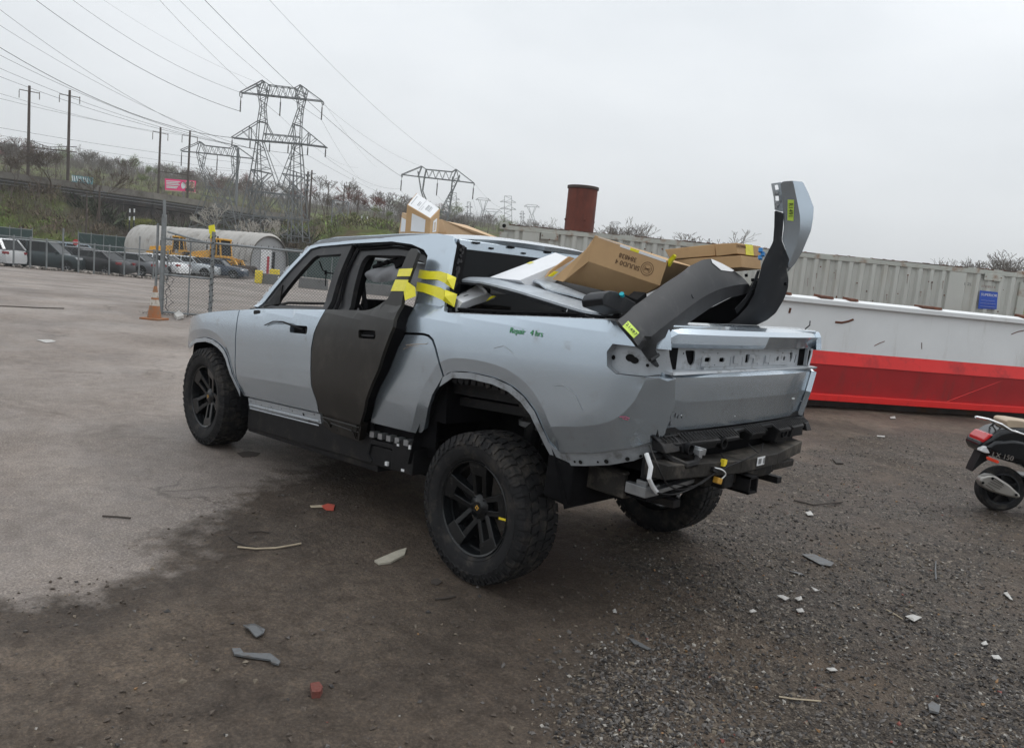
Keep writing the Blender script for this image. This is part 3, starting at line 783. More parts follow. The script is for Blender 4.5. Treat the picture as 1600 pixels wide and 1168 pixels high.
# bed
mb = MB(); mb.box((-.28, 0, .98), (1.42, 1.56, .05), (0, .07, 0)); mb.build('bed_floor', M_PLAS, TR)
for s in (1, -1):
    mb = MB(); mb.slab([(.42, s * .80, .98), (-.97, s * .77, 1.06), (-.98, s * .74, 1.50), (-.30, s * .80, 1.49), (.42, s * .82, 1.44)], (0, s * .03, 0)); mb.build('bed_inner_wall', M_PLAS, TR)
for s in (1, -1):                         # flat cap on each bed rail
    mb = MB(); xs = [.40, .06, -.34, -.70, -.97]; zs = [1.449, 1.472, 1.504, 1.531, 1.537]
    for a in range(4):
        yo = lambda i: s * (ybody(xs[i], zs[i]) - .006); yi = lambda i: s * (.80 - (.05 if i == 4 else 0))
        mb.hexa([(xs[a], yi(a), zs[a] - .03), (xs[a + 1], yi(a + 1), zs[a + 1] - .03), (xs[a + 1], yo(a + 1), zs[a + 1] - .03), (xs[a], yo(a), zs[a] - .03),
                 (xs[a], yi(a), zs[a] + .008), (xs[a + 1], yi(a + 1), zs[a + 1] + .008), (xs[a + 1], yo(a + 1), zs[a + 1] + .004), (xs[a], yo(a), zs[a] + .004)])
    mb.build('bed_rail_cap', M_PAINT_IN, TR)
mb = MB(); rnd = random.Random(4)
for i in range(14):
    x = .34 - i * .075; mb.box((x, .86, 1.462 - .075 * (x - .3)), (.04, .03, .012 + .01 * rnd.random()), (0, rnd.uniform(-.2, .2), 0))
mb.tube([(.40, .86, 1.475), (.0, .87, 1.50), (-.5, .86, 1.54)], .009, 5); mb.build('rail_clip', M_BLACK, TR)

# tailgate: lip, perforated recess where the light bar was, lower skin
TG = root('tailgate', None, None)
TG.parent = TR
def xt(y): return .055 * (abs(y) / .80)**2.6
def plate_fn(prof):
    "prof: z -> x at the centre"
    def f(y, z):
        e = .004
        X = lambda y, z: prof(z) + xt(y) * (1 if abs(y) < .9 else 1)
        gy = (X(y + e, z) - X(y - e, z)) / (2 * e); gz_ = (X(y, z + e) - X(y, z - e)) / (2 * e)
        return Vector((X(y, z), y, z)), Vector((-1, gy, gz_)).normalized()
    return f
lipp = lambda z: interp(z, [1.435, 1.445, 1.452, 1.50, 1.512, 1.53, 1.545, 1.56], [-1.02, -1.052, -1.056, -1.058, -1.05, -1.035, -1.0, -.93])
sheet([(-.795, 1.436), (.795, 1.436), (.80, 1.53), (.79, 1.548), (-.79, 1.548), (-.80, 1.53)], plate_fn(lipp), .02, .045, extra=[[(-.74, 1.505), (-.2, 1.505), (.3, 1.505), (.74, 1.505)], [(-.79, 1.53), (.79, 1.53)]], inset=.002).build('tailgate_lip', M_PAINT, TG, True, 10, fix=False)
mb = MB(); mb.hexa([(-.97, -.77, 1.44), (-.88, -.77, 1.45), (-.88, .77, 1.45), (-.97, .77, 1.44), (-1.0, -.77, 1.543), (-.88, -.77, 1.552), (-.88, .77, 1.552), (-1.0, .77, 1.543)]); mb.build('tailgate_top', M_PAINT, TG, bevel=.01)
def rr(cy, cz, w, h, r=.008): return rounded([(cy - w / 2, cz - h / 2), (cy + w / 2, cz - h / 2), (cy + w / 2, cz + h / 2), (cy - w / 2, cz + h / 2)], r, 2)
HO = [rounded([(.715, 1.395), (.725, 1.385), (.685, 1.345), (.655, 1.35), (.66, 1.37)], .01, 2), rounded([(.60, 1.423), (.52, 1.423), (.515, 1.365), (.54, 1.345), (.57, 1.365)], .012, 2),
      rr(.411, 1.378, .048, .022), rr(.282, 1.377, .048, .022), rr(.03, 1.382, .036, .045), rr(-.333, 1.377, .030, .024), rr(-.424, 1.378, .030, .024)]
HO.append(rounded([(-.505, 1.42), (-.545, 1.42), (-.545, 1.375), (-.515, 1.35)], .01, 2)); HO.append(rounded([(-.60, 1.40), (-.615, 1.395), (-.60, 1.345), (-.585, 1.35)], .004, 1))
rec = sheet([(-.79, 1.325), (.79, 1.325), (.79, 1.44), (-.79, 1.44)], plate_fn(lambda z: -.992), .008, .035, holes=HO).build('light_bar_recess', M_PAINT_IN, TG, True, 30, fix=False)
mb = MB(); mb.box((-.93, 0, 1.385), (.02, 1.36, .11)); mb.build('recess_backing', M_HOLE, TG)
mb = MB()
for a, b, z0, z1 in ((.47, -.50, 1.415, 1.419), (.47, -.50, 1.345, 1.349)):
    mb.box((-.994 + .004, (a + b) / 2, (z0 + z1) / 2), (.008, abs(a - b), .004))
for y in (.48, .20, .12, .08, -.03, -.09, -.16, -.22): mb.box((-.991, y, 1.368), (.006, .004, .05))
for y, w in ((.15, .05), (-.06, .05), (-.19, .04)): mb.box((-.993, y, 1.378), (.008, w, .038))
mb.box((-.996, -.0, 1.395), (.012, .05, .02)); mb.box((-.985, .44, 1.335), (.02, .03, .015)); mb.box((-.985, -.70, 1.385), (.02, .006, .10)); mb.box((-.98, -.745, 1.43), (.03, .03, .012))
mb.build('pressed_rib', M_PAINT_IN, rec)
mb = MB()
for y, z in ((.61, 1.408), (.33, 1.412), (.345, 1.35), (-.39, 1.41), (-.50, 1.405), (-.43, 1.345), (.74, 1.425), (.71, 1.395)):
    mb.add([(-.9935 + xt(y), y + .005 * cos(k * pi / 3), z + .005 * sin(k * pi / 3)) for k in range(6)], [tuple(range(6))])
mb.build('bolt_hole', M_HOLE, rec)
lowp = lambda z: interp(z, [1.0, 1.06, 1.178, 1.185, 1.30, 1.315, 1.328], [-1.005, -1.018, -1.046, -1.050, -1.058, -1.052, -1.02])
sheet([(-.775, 1.035), (.775, 1.035), (.795, 1.18), (.80, 1.30), (.79, 1.328), (-.79, 1.328), (-.80, 1.30), (-.795, 1.18)], plate_fn(lowp), .02, .05, extra=[[(-.80, 1.182), (-.3, 1.182), (.2, 1.182), (.64, 1.182)], [(.66, 1.19), (.68, 1.22), (.68, 1.29)], [(-.8, 1.302), (.8, 1.302)]], inset=.002).build('tailgate_skin', M_PAINT, TG, True, 7, fix=False)
mb = MB(); mb.hexa([(-1.02, -.78, 1.316), (-.97, -.78, 1.316), (-.97, .78, 1.316), (-1.035, .78, 1.316), (-1.03, -.78, 1.329), (-.97, -.78, 1.332), (-.97, .78, 1.332), (-1.03, .78, 1.329)]); mb.build('recess_ledge', M_PAINT_IN, TG)
# the ghost of the removed badge and small scars
mb = MB(); rnd = random.Random(2)
for y0, z0, y1, z1 in ((.70, 1.135, .665, 1.135), (.70, 1.135, .70, 1.10), (.665, 1.135, .665, 1.105), (.715, 1.10, .64, 1.10), (.645, 1.10, .64, 1.125), (.625, 1.13, .61, 1.128), (.69, 1.09, .67, 1.09), (.685, 1.09, .685, 1.065), (.672, 1.07, .69, 1.062), (.715, 1.10, .715, 1.088), (.62, 1.11, .61, 1.10)):
    x = lowp((z0 + z1) / 2) + xt(y0) - .0015; mb.bar((x, y0, z0), (x, y1, z1), .005, .001)
mb.build('badge_outline', M_INK, TG)
mb = MB()
for y, z, w in ((-.52, 1.15, .05), (-.53, 1.145, .03), (-.70, 1.12, .012), (.14, 1.085, .008), (.62, 1.115, .004)): x = lowp(z) + xt(y) - .001; mb.box((x, y, z), (.0015, w, .005), (.1, 0, 0))
mb.build('paint_chip', M_WHITE, TG)
mb = MB(); mb.box((-.90, 0, 1.25), (.12, 1.5, .5)); mb.build('tailgate_inner', M_BLACK, TG)

# rear step pad of black plastic, its ribs, the crash beam and the loose wiring
def stp(y, k): return Vector(((-1.0 + xt(y)) - .092 * k, y, 1.035 - .028 * k - .02 * k * k))
TOOTH = [(.80, .72), (.70, .95), (.665, .95), (.66, .25), (.64, .28), (.60, .95), (.36, .98), (.335, .45), (.30, .95), (.18, .95), (.15, .55), (.06, .5), (.03, .85), (-.12, .85), (-.15, .5), (-.26, .5), (-.28, .95), (-.43, .98), (-.44, .6), (-.47, .95), (-.64, .98), (-.66, .7), (-.69, .95), (-.76, .9), (-.78, .4)]
mb = MB(); poly = [stp(y, k) for y, k in TOOTH] + [stp(-.78, -.1), stp(.80, -.1)]
mb.slab(poly, (0, 0, -.012)); mb.build('step_pad', M_PLAS, TR)
mb = MB()
for i in range(60):
    y = .76 - i * .0255
    if any(a < y < b for a, b in ((.635, .665), (.33, .345), (.05, .16), (-.27, -.15))): continue
    k1 = .88
    mb.bar(stp(y, .30) + Vector((0, 0, .004)), stp(y, k1) + Vector((0, 0, .005)), .006, .004)
mb.build('step_rib', M_PLAS, TR)
mb = MB()
rnd = random.Random(9)
for (y0, y1, zb) in ((.66, .36, .945), (.30, .18, .965), (.03, -.12, .955), (-.28, -.43, .915), (-.47, -.64, .93), (.80, .68, .955), (-.69, -.76, .95)):
    mb.hexa([(-1.06, y0, zb), (-.98, y0, zb), (-.98, y1, zb), (-1.06, y1, zb), stp(y0, .9), (-.97, y0, 1.03), (-.97, y1, 1.03), stp(y1, .9)])
mb.box((-.95, 0, .985), (.12, 1.5, .08))
mb.build('step_bracket', M_PLAS, TR, bevel=.006)
mb = MB()
for y in (.62, .31, -.36): mb.lathe([(.028, 0), (.030, .03), (.022, .03), (.018, 0)], frame((-1.05, y, .965), (0, 1, 0), (-1, 0, 0)), 14)
mb.build('sensor_socket', M_PLAS, TR, True)
mb = MB()
mb.hexa([(-1.10, .84, .845), (-.99, .86, .845), (-.99, .20, .81), (-1.13, .20, .81), (-1.10, .84, .915), (-.99, .86, .925), (-.99, .20, .885), (-1.13, .20, .88)])
mb.hexa([(-1.13, .20, .81), (-.99, .20, .81), (-.99, -.45, .83), (-1.12, -.22, .812), (-1.13, .20, .88), (-.99, .20, .885), (-.99, -.45, .90), (-1.12, -.22, .875)])
mb.hexa([(-1.12, -.22, .812), (-.99, -.22, .812), (-.97, -.66, .83), (-1.08, -.60, .83), (-1.12, -.22, .875), (-.99, -.22, .885), (-.97, -.66, .90), (-1.08, -.60, .90)])
mb.build('crash_beam', M_DUSTY, TR, bevel=.006)
mb = MB(); mb.box((-1.0, .05, .765), (.16, .5, .05)); mb.box((-1.0, -.10, .765), (.10, 1.0, .045)); mb.build('tow_bar', M_DUSTY, TR, bevel=.01)
mb = MB(); a = .04
for dy, dz in ((0, a), (0, -a), (a, 0), (-a, 0)): mb.box((-1.06, .10 + dy, .745 + dz), (.20, .012 if dy else .092, .012 if dz else .092))
mb.build('tow_hitch', M_PLAS, TR)
mb = MB(); mb.box((-1.07, .28, .775), (.09, .10, .075)); mb.box((-1.04, -.16, .77), (.08, .20, .06)); mb.build('hitch_bracket', M_PLAS, TR, bevel=.012)
mb = MB(); mb.box((-1.133, 0, .857), (.002, .085, .045), (0, 0, .02)); mb.build('white_label', M_PAPER, TR)
mb = MB(); mb.box((-1.136, .016, .857), (.001, .03, .028)); mb.box((-1.136, -.03, .857), (.001, .014, .03)); mb.build('label_print', M_STEEL, TR)
mb = MB(); mb.box((-1.125, .379, .886), (.02, .03, .034), (.1, 0, 0)); mb.build('yellow_tag', M_YEL, TR)
mb = MB(); mb.box((-1.08, .56, .955), (.05, .075, .035), (.25, 0, 0)); mb.box((-1.10, .585, .945), (.03, .03, .045)); mb.build('silver_connector', M_STEEL, TR, bevel=.004)
mb = MB(); mb.tube([(-.99, .74, .95), (-1.05, .73, .92), (-1.10, .69, .90), (-1.11, .62, .905), (-1.09, .57, .945)], .018, 7); mb.build('black_hose', M_PLAS, TR, True)
mb = MB(); mb.tube([(-1.0, .87, .95), (-1.045, .888, .90), (-1.05, .90, .85), (-1.05, .865, .81), (-1.05, .822, .775)], .011, 8); mb.build('white_hose', M_WHITE, TR, True)
def wire(pts, r=.004, m=None, name='loose_wire'):
    P = [Vector(p) for p in pts]; out = []
    for i in range(len(P) - 1):
        p0, p1, p2, p3 = P[max(0, i - 1)], P[i], P[i + 1], P[min(len(P) - 1, i + 2)]
        for k in range(5):
            t = k / 5; out.append(.5 * ((2 * p1) + (p2 - p0) * t + (2 * p0 - 5 * p1 + 4 * p2 - p3) * t * t + (3 * p1 - p0 - 3 * p2 + p3) * t**3))
    out.append(P[-1]); w = MB(); w.tube(out, r, 5); return w.build(name, m or M_PLAS, TR, True)
wire([(-1.03, .90, 1.0), (-1.12, .94, .92), (-1.12, .86, .84), (-1.12, .74, .795), (-1.12, .60, .80), (-1.13, .43, .85), (-1.14, .19, .885), (-1.13, .05, .90)])
wire([(-1.05, .83, .775), (-1.12, .80, .78), (-1.12, .63, .79), (-1.13, .45, .845), (-1.135, .37, .87), (-1.10, .375, .93)])
wire([(-1.05, .70, .80), (-1.12, .60, .797), (-1.13, .47, .84), (-1.13, .36, .87)], .003)
wire([(-1.10, .10, .95), (-1.13, .02, .90), (-1.10, -.06, .94)], .003)
wire([(-1.12, .47, .87), (-1.14, .42, .86), (-1.14, .37, .83), (-1.13, .40, .80)], .0035, M_WHITE)
mb = MB(); mb.box((-1.125, .415, .80), (.03, .045, .03), (.3, 0, 0)); mb.build('wire_plug', M_BADGE, TR, bevel=.004)
mb = MB(); mb.box((-1.12, .46, .855), (.03, .05, .02), (.4, .2, 0)); mb.build('wire_clip', M_PLAS, TR)
mb = MB(); mb.box((-.90, .72, .74), (.12, .12, .055)); mb.box((-.92, .74, .775), (.06, .05, .03)); mb.build('control_box', M_STEEL, TR, bevel=.005)
mb = MB(); mb.box((-.96, .52, .755), (.06, .42, .022), (-.05, 0, 0)); mb.build('bracket_plate', M_STEEL, TR, bevel=.003)
mb = MB(); mb.box((.05, 0, .62), (.9, .9, .22)); mb.box((-.74, .10, .76), (.42, 1.3, .14)); mb.box((-.70, 0, .90), (.5, 1.5, .25)); mb.build('rear_subframe', M_BLACK, TR)
mb = MB(); mb.box((-.66, .66, .735), (.34, .22, .13)); mb.box((-.66, .675, .80), (.36, .235, .02)); mb.build('tank_box', M_DUSTY, TR, bevel=.012)
mb = MB(); mb.box((-.70, .55, .65), (.60, .06, .04), (0, .05, 0)); mb.box((-.75, -.55, .65), (.5, .06, .04)); mb.build('frame_rail', M_PLAS, TR, bevel=.006)
mb = MB(); mb.box((-.99, .80, .88), (.06, .08, .12)); mb.box((-.98, .62, .92), (.08, .2, .08)); mb.box((-.98, -.5, .90), (.08, .2, .09)); mb.build('beam_mount', M_PLAS, TR, bevel=.006)
mb = MB(); mb.box((1.75, 0, .40), (2.1, 1.5, .16), (0, .065, 0)); mb.build('battery_tray', M_PLAS, TR, bevel=.02)
mb = MB(); mb.box((3.45, 0, .62), (1.2, .9, .5), (0, .06, 0)); mb.box((4.05, 0, .75), (.12, 1.5, .28)); mb.build('front_structure', M_BLACK, TR, bevel=.02)
mb = MB()
for s in (1, -1): mb.box((4.02, s * .74, .80), (.10, .12, .22), (0, 0, -s * .4)); mb.tube([(4.0, s * .80, .72), (4.07, s * .80, .62), (4.05, s * .79, .58)], .015, 5)
mb.build('bumper_mount', M_PLAS, TR)
mb = MB(); mb.slab([(4.23, -.76, .80), (4.23, .76, .80), (4.23, .76, .94), (4.23, -.76, .94)], (.02, 0, 0)); mb.build('nose_panel', M_PAINT, TR)
for s in (1, -1):
    mb = MB(); M = frame((4.255, s * .58, .87), (0, 1, 0), (1, 0, 0)) @ Matrix.Diagonal((1, 2.0, 1, 1))
    mb.lathe([(0, .012), (.04, .012), (.055, 0)], M, 20); mb.build('headlight', M_WHITE, TR, True)
for s in (1, -1):                          # suspension strut seen through each rear arch
    mb = MB(); mb.tube([(-.02, s * .60, .45), (-.05, s * .60, 1.12)], .05, 10); mb.tube([(-.05, s * .60, .85), (-.05, s * .60, 1.12)], .075, 10); mb.bar((0, s * .35, .42), (0, s * .74, .42), .08); mb.build('suspension_strut', M_PLAS, TR, True)
    mb = MB(); mb.lathe([(.078, 0), (.082, .03), (.06, .035)], frame((-.03, s * .60, .86), (1, 0, 0), (0, 0, 1)), 14); mb.build('strut_collar', M_STEEL, TR, True)
    mb = MB(); mb.tube([(3.45, s * .60, .45), (3.45, s * .60, .90)], .05, 10); mb.bar((3.45, s * .35, .42), (3.45, s * .74, .42), .08); mb.build('suspension_strut', M_PLAS, TR, True)

# handwriting on the bed side
def sidetext(body, size, x, z, material, parent=TR, tilt=0.0):
    p, n = side_fn(1, .003)(x, z)
    return text(body, size, frame(p, Vector((-1, 0, .03 + tilt)), n), material, parent)
sidetext('Repair   4 hrs', .043, -.26, 1.418, M_INKG, tilt=.0)
mb = MB(); f = side_fn(1, .002)
for pts in ([(-.20, 1.30), (-.12, 1.33), (-.05, 1.31)], [(-.55, 1.20), (-.63, 1.17), (-.68, 1.10)], [(-.50, 1.185), (-.56, 1.195), (-.60, 1.18)]):
    mb.tube([f(*p)[0] for p in pts], .0012, 4)
mb.build('paint_scratch', M_STEEL, TR, True)
mb = MB(); mb.tube([f(*p)[0] for p in ((-.87, 1.10), (-.89, 1.104), (-.905, 1.098))], .002, 4); mb.tube([f(*p)[0] for p in ((-.88, 1.095), (-.90, 1.09))], .002, 4); mb.build('crayon_mark', mat('pink_crayon', (.5, .12, .2), .7), TR, True)
mb = MB(); mb.tube([f(*p)[0] for p in ((.70, 1.225), (.60, 1.245), (.52, 1.255), (.50, 1.265))], .003, 4, .001); mb.tube([f(*p)[0] for p in ((.72, 1.20), (.66, 1.225), (.58, 1.235))], .002, 4, .001); mb.build('paint_scratch', mat('tan_scratch', (.40, .33, .27), .7), TR, True)

# ---------------------------------------------------------------- wheels
def make_wheel():
    "wheel standing in its local XZ plane, outer face towards +Y, hub at the origin"
    w = bpy.data.objects.new('wheel', None); COL.objects.link(w)
    Rr, W = .414, .138
    My = Matrix.Rotation(radians(-90), 4, 'X')     # lathe axis Z -> +Y
    prof = [(.262, .105), (.275, .122), (.30, .134), (.335, .141), (.37, .139), (.392, .128), (.404, .105), (.408, .05), (.408, -.05), (.404, -.105), (.392, -.128), (.37, -.139), (.335, -.141), (.30, -.134), (.275, -.122), (.262, -.105)]
    mb = MB(); mb.lathe(prof, My, 72)
    mb.build('tyre', M_RUB, w, True, 40)
    # tread blocks
    mb = MB(); n = 44; rnd = random.Random(1)
    def tb(a0, a1, y0, y1, r0, r1, sk=0.0, dr=0.0):
        P = []
        for r in (r0, r1):
            sh = .0 if r == r0 else .0015
            for (a, y) in ((a0 + sk, y0), (a1 + sk, y0), (a1, y1), (a0, y1)):
                rr_ = r - dr * abs(y) / W * (1 if abs(y) > .09 else 0)
                P.append((rr_ * cos(a), y, rr_ * sin(a)))
        mb.hexa(P)
    for i in range(n):
        a = 2 * pi * i / n; d = 2 * pi / n
        for k, (y0, y1, off, sk) in enumerate(((-.128, -.085, 0, .25), (-.078, -.036, .5, -.35), (-.028, .026, .15, .3), (.034, .078, .6, -.35), (.085, .128, .1, .25))):
            aa = a + off * d
            edge = k in (0, 4)
            tb(aa + .06 * d, aa + (.80 if not edge else .76) * d, y0, y1, .402, .419 - (.004 if edge else 0), sk * d * .5, .006 if edge else 0)
            if k == 2: tb(aa + .62 * d, aa + .98 * d, -.010, .040, .402, .418, 0)
        # shoulder lugs that run down on to the sidewall
        for s in (1, -1):
            for q, (wd, r0) in enumerate(((.42, .352), (.30, .372))):
                aa = a + (.1 + q * .5) * d; a1 = aa + wd * d
                P = []
                for (r, y) in ((r0, s * .1405), (.404, s * .122), (.413, s * .124), (r0 + .004, s * .1455)):
                    P.append((r * cos(aa), y, r * sin(aa)))
                for (r, y) in ((r0, s * .1405), (.404, s * .122), (.413, s * .124), (r0 + .004, s * .1455)):
                    P.append((r * cos(a1), y, r * sin(a1)))
                mb.add(P, [(0, 1, 2, 3), (7, 6, 5, 4), (0, 4, 5, 1), (1, 5, 6, 2), (2, 6, 7, 3), (3, 7, 4, 0)])
    o = mb.build('tread', M_RUB, w); o['kind'] = 'stuff'
    # rings on the sidewall and its raised lettering
    mb = MB(); mb.lathe([(.352, .1405), (.3505, .143), (.348, .1405)], My, 72); mb.lathe([(.285, .127), (.283, .1295), (.281, .125)], My, 60)
    mb.build('sidewall_ring', M_RUB, w, True)
    # rim: barrel, five twin spokes that end in broad blades
    mb = MB(); mb.lathe([(.268, .112), (.262, .118), (.252, .112), (.246, .085), (.236, .02), (.232, -.06), (.25, -.10), (.262, -.115)], My, 60)
    mb.build('rim', M_RIM, w, True, 40)
    mb = MB(); mb.lathe([(0, -.01), (.165, -.01), (.165, -.035), (0, -.035)], My, 36); mb.build('brake_disc', M_DISC, w, True)
    mb = MB(); mb.box((.10, .015, .10), (.11, .05, .15), (0, radians(-45), 0)); mb.build('brake_caliper', M_PLAS, w, bevel=.01)
    for k in range(5):
        a0 = radians(90 + 8 + 72 * k)
        mb = MB(); R_ = Matrix.Rotation(-a0, 4, 'Y')
        def P3(r, t, y): return R_ @ Vector((r, y, t))
        for sgn in (1, -1):
            # each leg: from the hub flange outwards
            mb.hexa([P3(.055, sgn * .020, .030), P3(.055, sgn * .052, .030), P3(.20, sgn * .066, .040), P3(.20, sgn * .030, .040),
                     P3(.055, sgn * .020, .068), P3(.055, sgn * .050, .066), P3(.20, sgn * .062, .098), P3(.20, sgn * .027, .100)])
        mb.hexa([P3(.180, -.066, .045), P3(.180, .066, .045), P3(.252, .078, .060), P3(.252, -.078, .060),
                 P3(.183, -.062, .098), P3(.183, .062, .098), P3(.256, .075, .111), P3(.256, -.075, .111)])
        mb.build('spoke', M_RIM, w, bevel=.004)
    # thin struts of the rim between the blades
    mb = MB()
    for k in range(5):
        a = radians(90 + 8 + 36 + 72 * k)
        mb.lathe([(.232, .060), (.246, .062), (.246, .085)], My, 60) if k == 0 else None
    mb.build('rim_lip', M_RIM, w, True)
    mb = MB(); mb.lathe([(0, .082), (.034, .082), (.040, .078), (.072, .066), (.078, .03)], My, 36)
    mb.build('hub', M_RIM, w, True, 30)
    mb = MB()
    for k in range(5):
        a = radians(54 + 8 + 72 * k); M = frame((.058 * cos(a), .068, .058 * sin(a)), (1, 0, 0), (0, 1, 0)); mb.lathe([(0, .004), (.009, .004), (.010, -.01)], M, 6)
    mb.build('wheel_nut', M_BLACK, w)
    mb = MB(); mb.box((0, .0835, 0), (.022, .002, .022), (0, radians(45), 0)); mb.build('hub_badge', M_BADGE, w)
    mb = MB(); mb.box((0, .0848, 0), (.009, .0015, .012), (0, radians(10), 0)); mb.build('hub_badge_mark', M_INK, w)
    return w
W0 = make_wheel()
W0.parent = TR
W0.location = (0, .865, .418); W0.rotation_euler = (0, radians(8), 0)
for (x, y, ry, rz) in ((3.45, .865, -14, 0), (0, -.865, 30, 180), (3.45, -.865, 55, 180)):
    c = copy_tree(W0, TR); c.location = (x, y, .418); c.rotation_euler = Euler((0, radians(ry), radians(rz)), 'XYZ')
    if x > 3 and y > 0: c.rotation_euler = Euler((0, radians(ry), radians(0)))
mb = MB(); mb.box((0, 0, 0), (.052, .003, .012)); o = mb.build('yellow_mark', M_YEL, TR); o.location = (-.232, .980, .428); o.rotation_euler = (0, .1, 0)
# ================================================================ LOAD ON THE TRUCK
def hexthing(name, label, cat, P, material, group=None, bevel=.003, base=None):
    b = sum((Vector(p) for p in P[:4]), Vector()) / 4 if base is None else Vector(base)
    r = root(name, label, cat, b, group)
    mb = MB(); mb.hexa([Vector(p) - b for p in P])
    o = mb.build('box_body', material, r, bevel=bevel)
    return r, b
def facepatch(r, b, quad, u0, v0, u1, v1, material, name, lift=.0015, sub=1):
    "flat label on a quad face (a,b,c,d): bilinear from (0,0)=a to (1,1)=c"
    a, bb, c, d = [Vector(q) for q in quad]
    n = (bb - a).cross(d - a).normalized()
    if n.dot(CAM - a) < 0: n = -n
    f = lambda u, v: a * (1 - u) * (1 - v) + bb * u * (1 - v) + c * u * v + d * (1 - u) * v + n * lift - b
    mb = MB(); mb.add([f(u0, v0), f(u1, v0), f(u1, v1), f(u0, v1)] + [f(u0, v0) - n * .001, f(u1, v0) - n * .001, f(u1, v1) - n * .001, f(u0, v1) - n * .001], [(0, 1, 2, 3), (0, 4, 5, 1), (1, 5, 6, 2), (2, 6, 7, 3), (3, 7, 4, 0)])
    return mb.build(name, material, r)
def flat_text(r, body, size, quad, u, v, material, name='lettering', rot=0.0):
    a, bb, c, d = [Vector(q) for q in quad]
    n = (bb - a).cross(d - a).normalized()
    if n.dot(CAM - a) < 0: n = -n
    p = a * (1 - u) * (1 - v) + bb * u * (1 - v) + c * u * v + d * (1 - u) * v + n * .002
    M = frame(p, (bb - a), n) @ Matrix.Rotation(rot, 4, 'Z')
    return text(body, size, M, material, r, name)

# --- small brown carton with a slanting white-papered top, on the roof
T = [(1.35, .50, 2.19), (1.08, .50, 2.085), (1.13, .62, 2.015), (1.42, .66, 2.095)]
Bm = [(1.33, .40, 1.925), (1.07, .40, 1.93), (1.12, .615, 1.915), (1.41, .655, 1.905)]
T = [onpl(651, 301, (1.25, .40, 2), (0, 1, 0)), onpl(687.6, 326.8, (1.1, .42, 2), (0, 1, 0)), onpl(673, 342, (1.1, .60, 2), (0, 1, 0)), onpl(636, 320, (1.4, .62, 2), (0, 1, 0))]
Bm = [Vector((t.x - (0 if i in (1, 2) else .0), t.y, (1.915, 1.925, 1.905, 1.90)[i])) for i, t in enumerate(T)]
r, b = hexthing('cardboard_box', 'small brown carton with a slanting white papered top, standing on the cab roof edge', 'cardboard box', Bm + T, M_CARD)
facepatch(r, b, [T[3], T[2], T[1], T[0]], .03, .03, .97, .97, M_PAPER, 'paper_sheet')
q = [T[3], T[2], T[1], T[0]]
for (u0, v0, u1, v1) in ((.30, .30, .33, .62), (.36, .30, .38, .60), (.62, .35, .66, .75), (.68, .35, .70, .75), (.73, .35, .76, .75), (.79, .35, .80, .75), (.10, .15, .12, .80), (.45, .1, .46, .9), (.52, .15, .53, .5)):
    facepatch(r, b, q, u0, v0, u1, v1, M_STEEL, 'print_line', .003)
facepatch(r, b, [Bm[3], Bm[2], T[2], T[3]], .24, .12, .80, .80, M_PAPER, 'shipping_label')
facepatch(r, b, [Bm[2], Bm[1], T[1], T[2]], .30, .12, .72, .72, M_PAPER, 'shipping_label')
facepatch(r, b, [Bm[2], Bm[1], T[1], T[2]], .40, .2, .60, .6, M_CLEAR, 'print_line', .003)

# --- large pale carton lying flat across the roof, torn open corner
A = lambda px, py, y: onpl(px, py, (0, y, 0), (0, 1, 0))
P0 = [(2.35, .22, 1.90), (1.18, .22, 1.915), (1.05, -.45, 1.915), (2.1, -.45, 1.90)]
t0 = [A(633, 333, .22), A(700, 343, .10), A(765, 373, -.10), A(727.5, 351.6, -.35)]
P = [(2.15, .20, 1.89), (1.62, .20, 1.90), (1.30, -.55, 1.90), (2.05, -.62, 1.88)] + [(2.14, .20, 2.07), (1.66, .16, 2.055), (1.33, -.50, 1.925), (1.75, -.60, 2.03)]
P = [tuple(A(623, 366, .24)), tuple(A(700, 367, .20)), (1.05, -.30, 1.905), (1.65, -.38, 1.89), tuple(A(629, 332, .24)), tuple(A(690, 342.5, .18)), tuple(A(769, 374.5, -.05)), tuple(A(728, 351.5, -.30))]
r, b = hexthing('cardboard_box', 'large flat pale carton lying across the cab roof behind the small brown carton', 'cardboard box', P, M_CARDP)
facepatch(r, b, [P[0], P[1], P[5], P[4]], .02, .05, .12, .80, M_PAPER, 'shipping_label')
facepatch(r, b, [P[4], P[5], P[6], P[7]], .62, .20, .66, .95, M_CLEAR, 'tape_strip')
facepatch(r, b, [P[0], P[1], P[5], P[4]], .60, .10, .99, .16, M_CARD, 'torn_edge')
mb = MB(); c0 = Vector(A(628.6, 332, .26)); c1 = Vector(A(623, 364, .26))
mb.slab([c1, A(641, 364, .26), A(639, 336, .26), c0], (0, -.015, 0)); mb.v = [tuple(Vector(v) - b) for v in mb.v]; mb.build('box_flap', M_CARDP, r)
mb = MB(); mb.slab([A(626, 362, .262), A(637, 362, .262), A(636, 344, .262), A(628, 340, .262)], (0, .002, 0)); mb.v = [tuple(Vector(v) - b) for v in mb.v]; mb.build('shipping_label', M_PAPER, r)

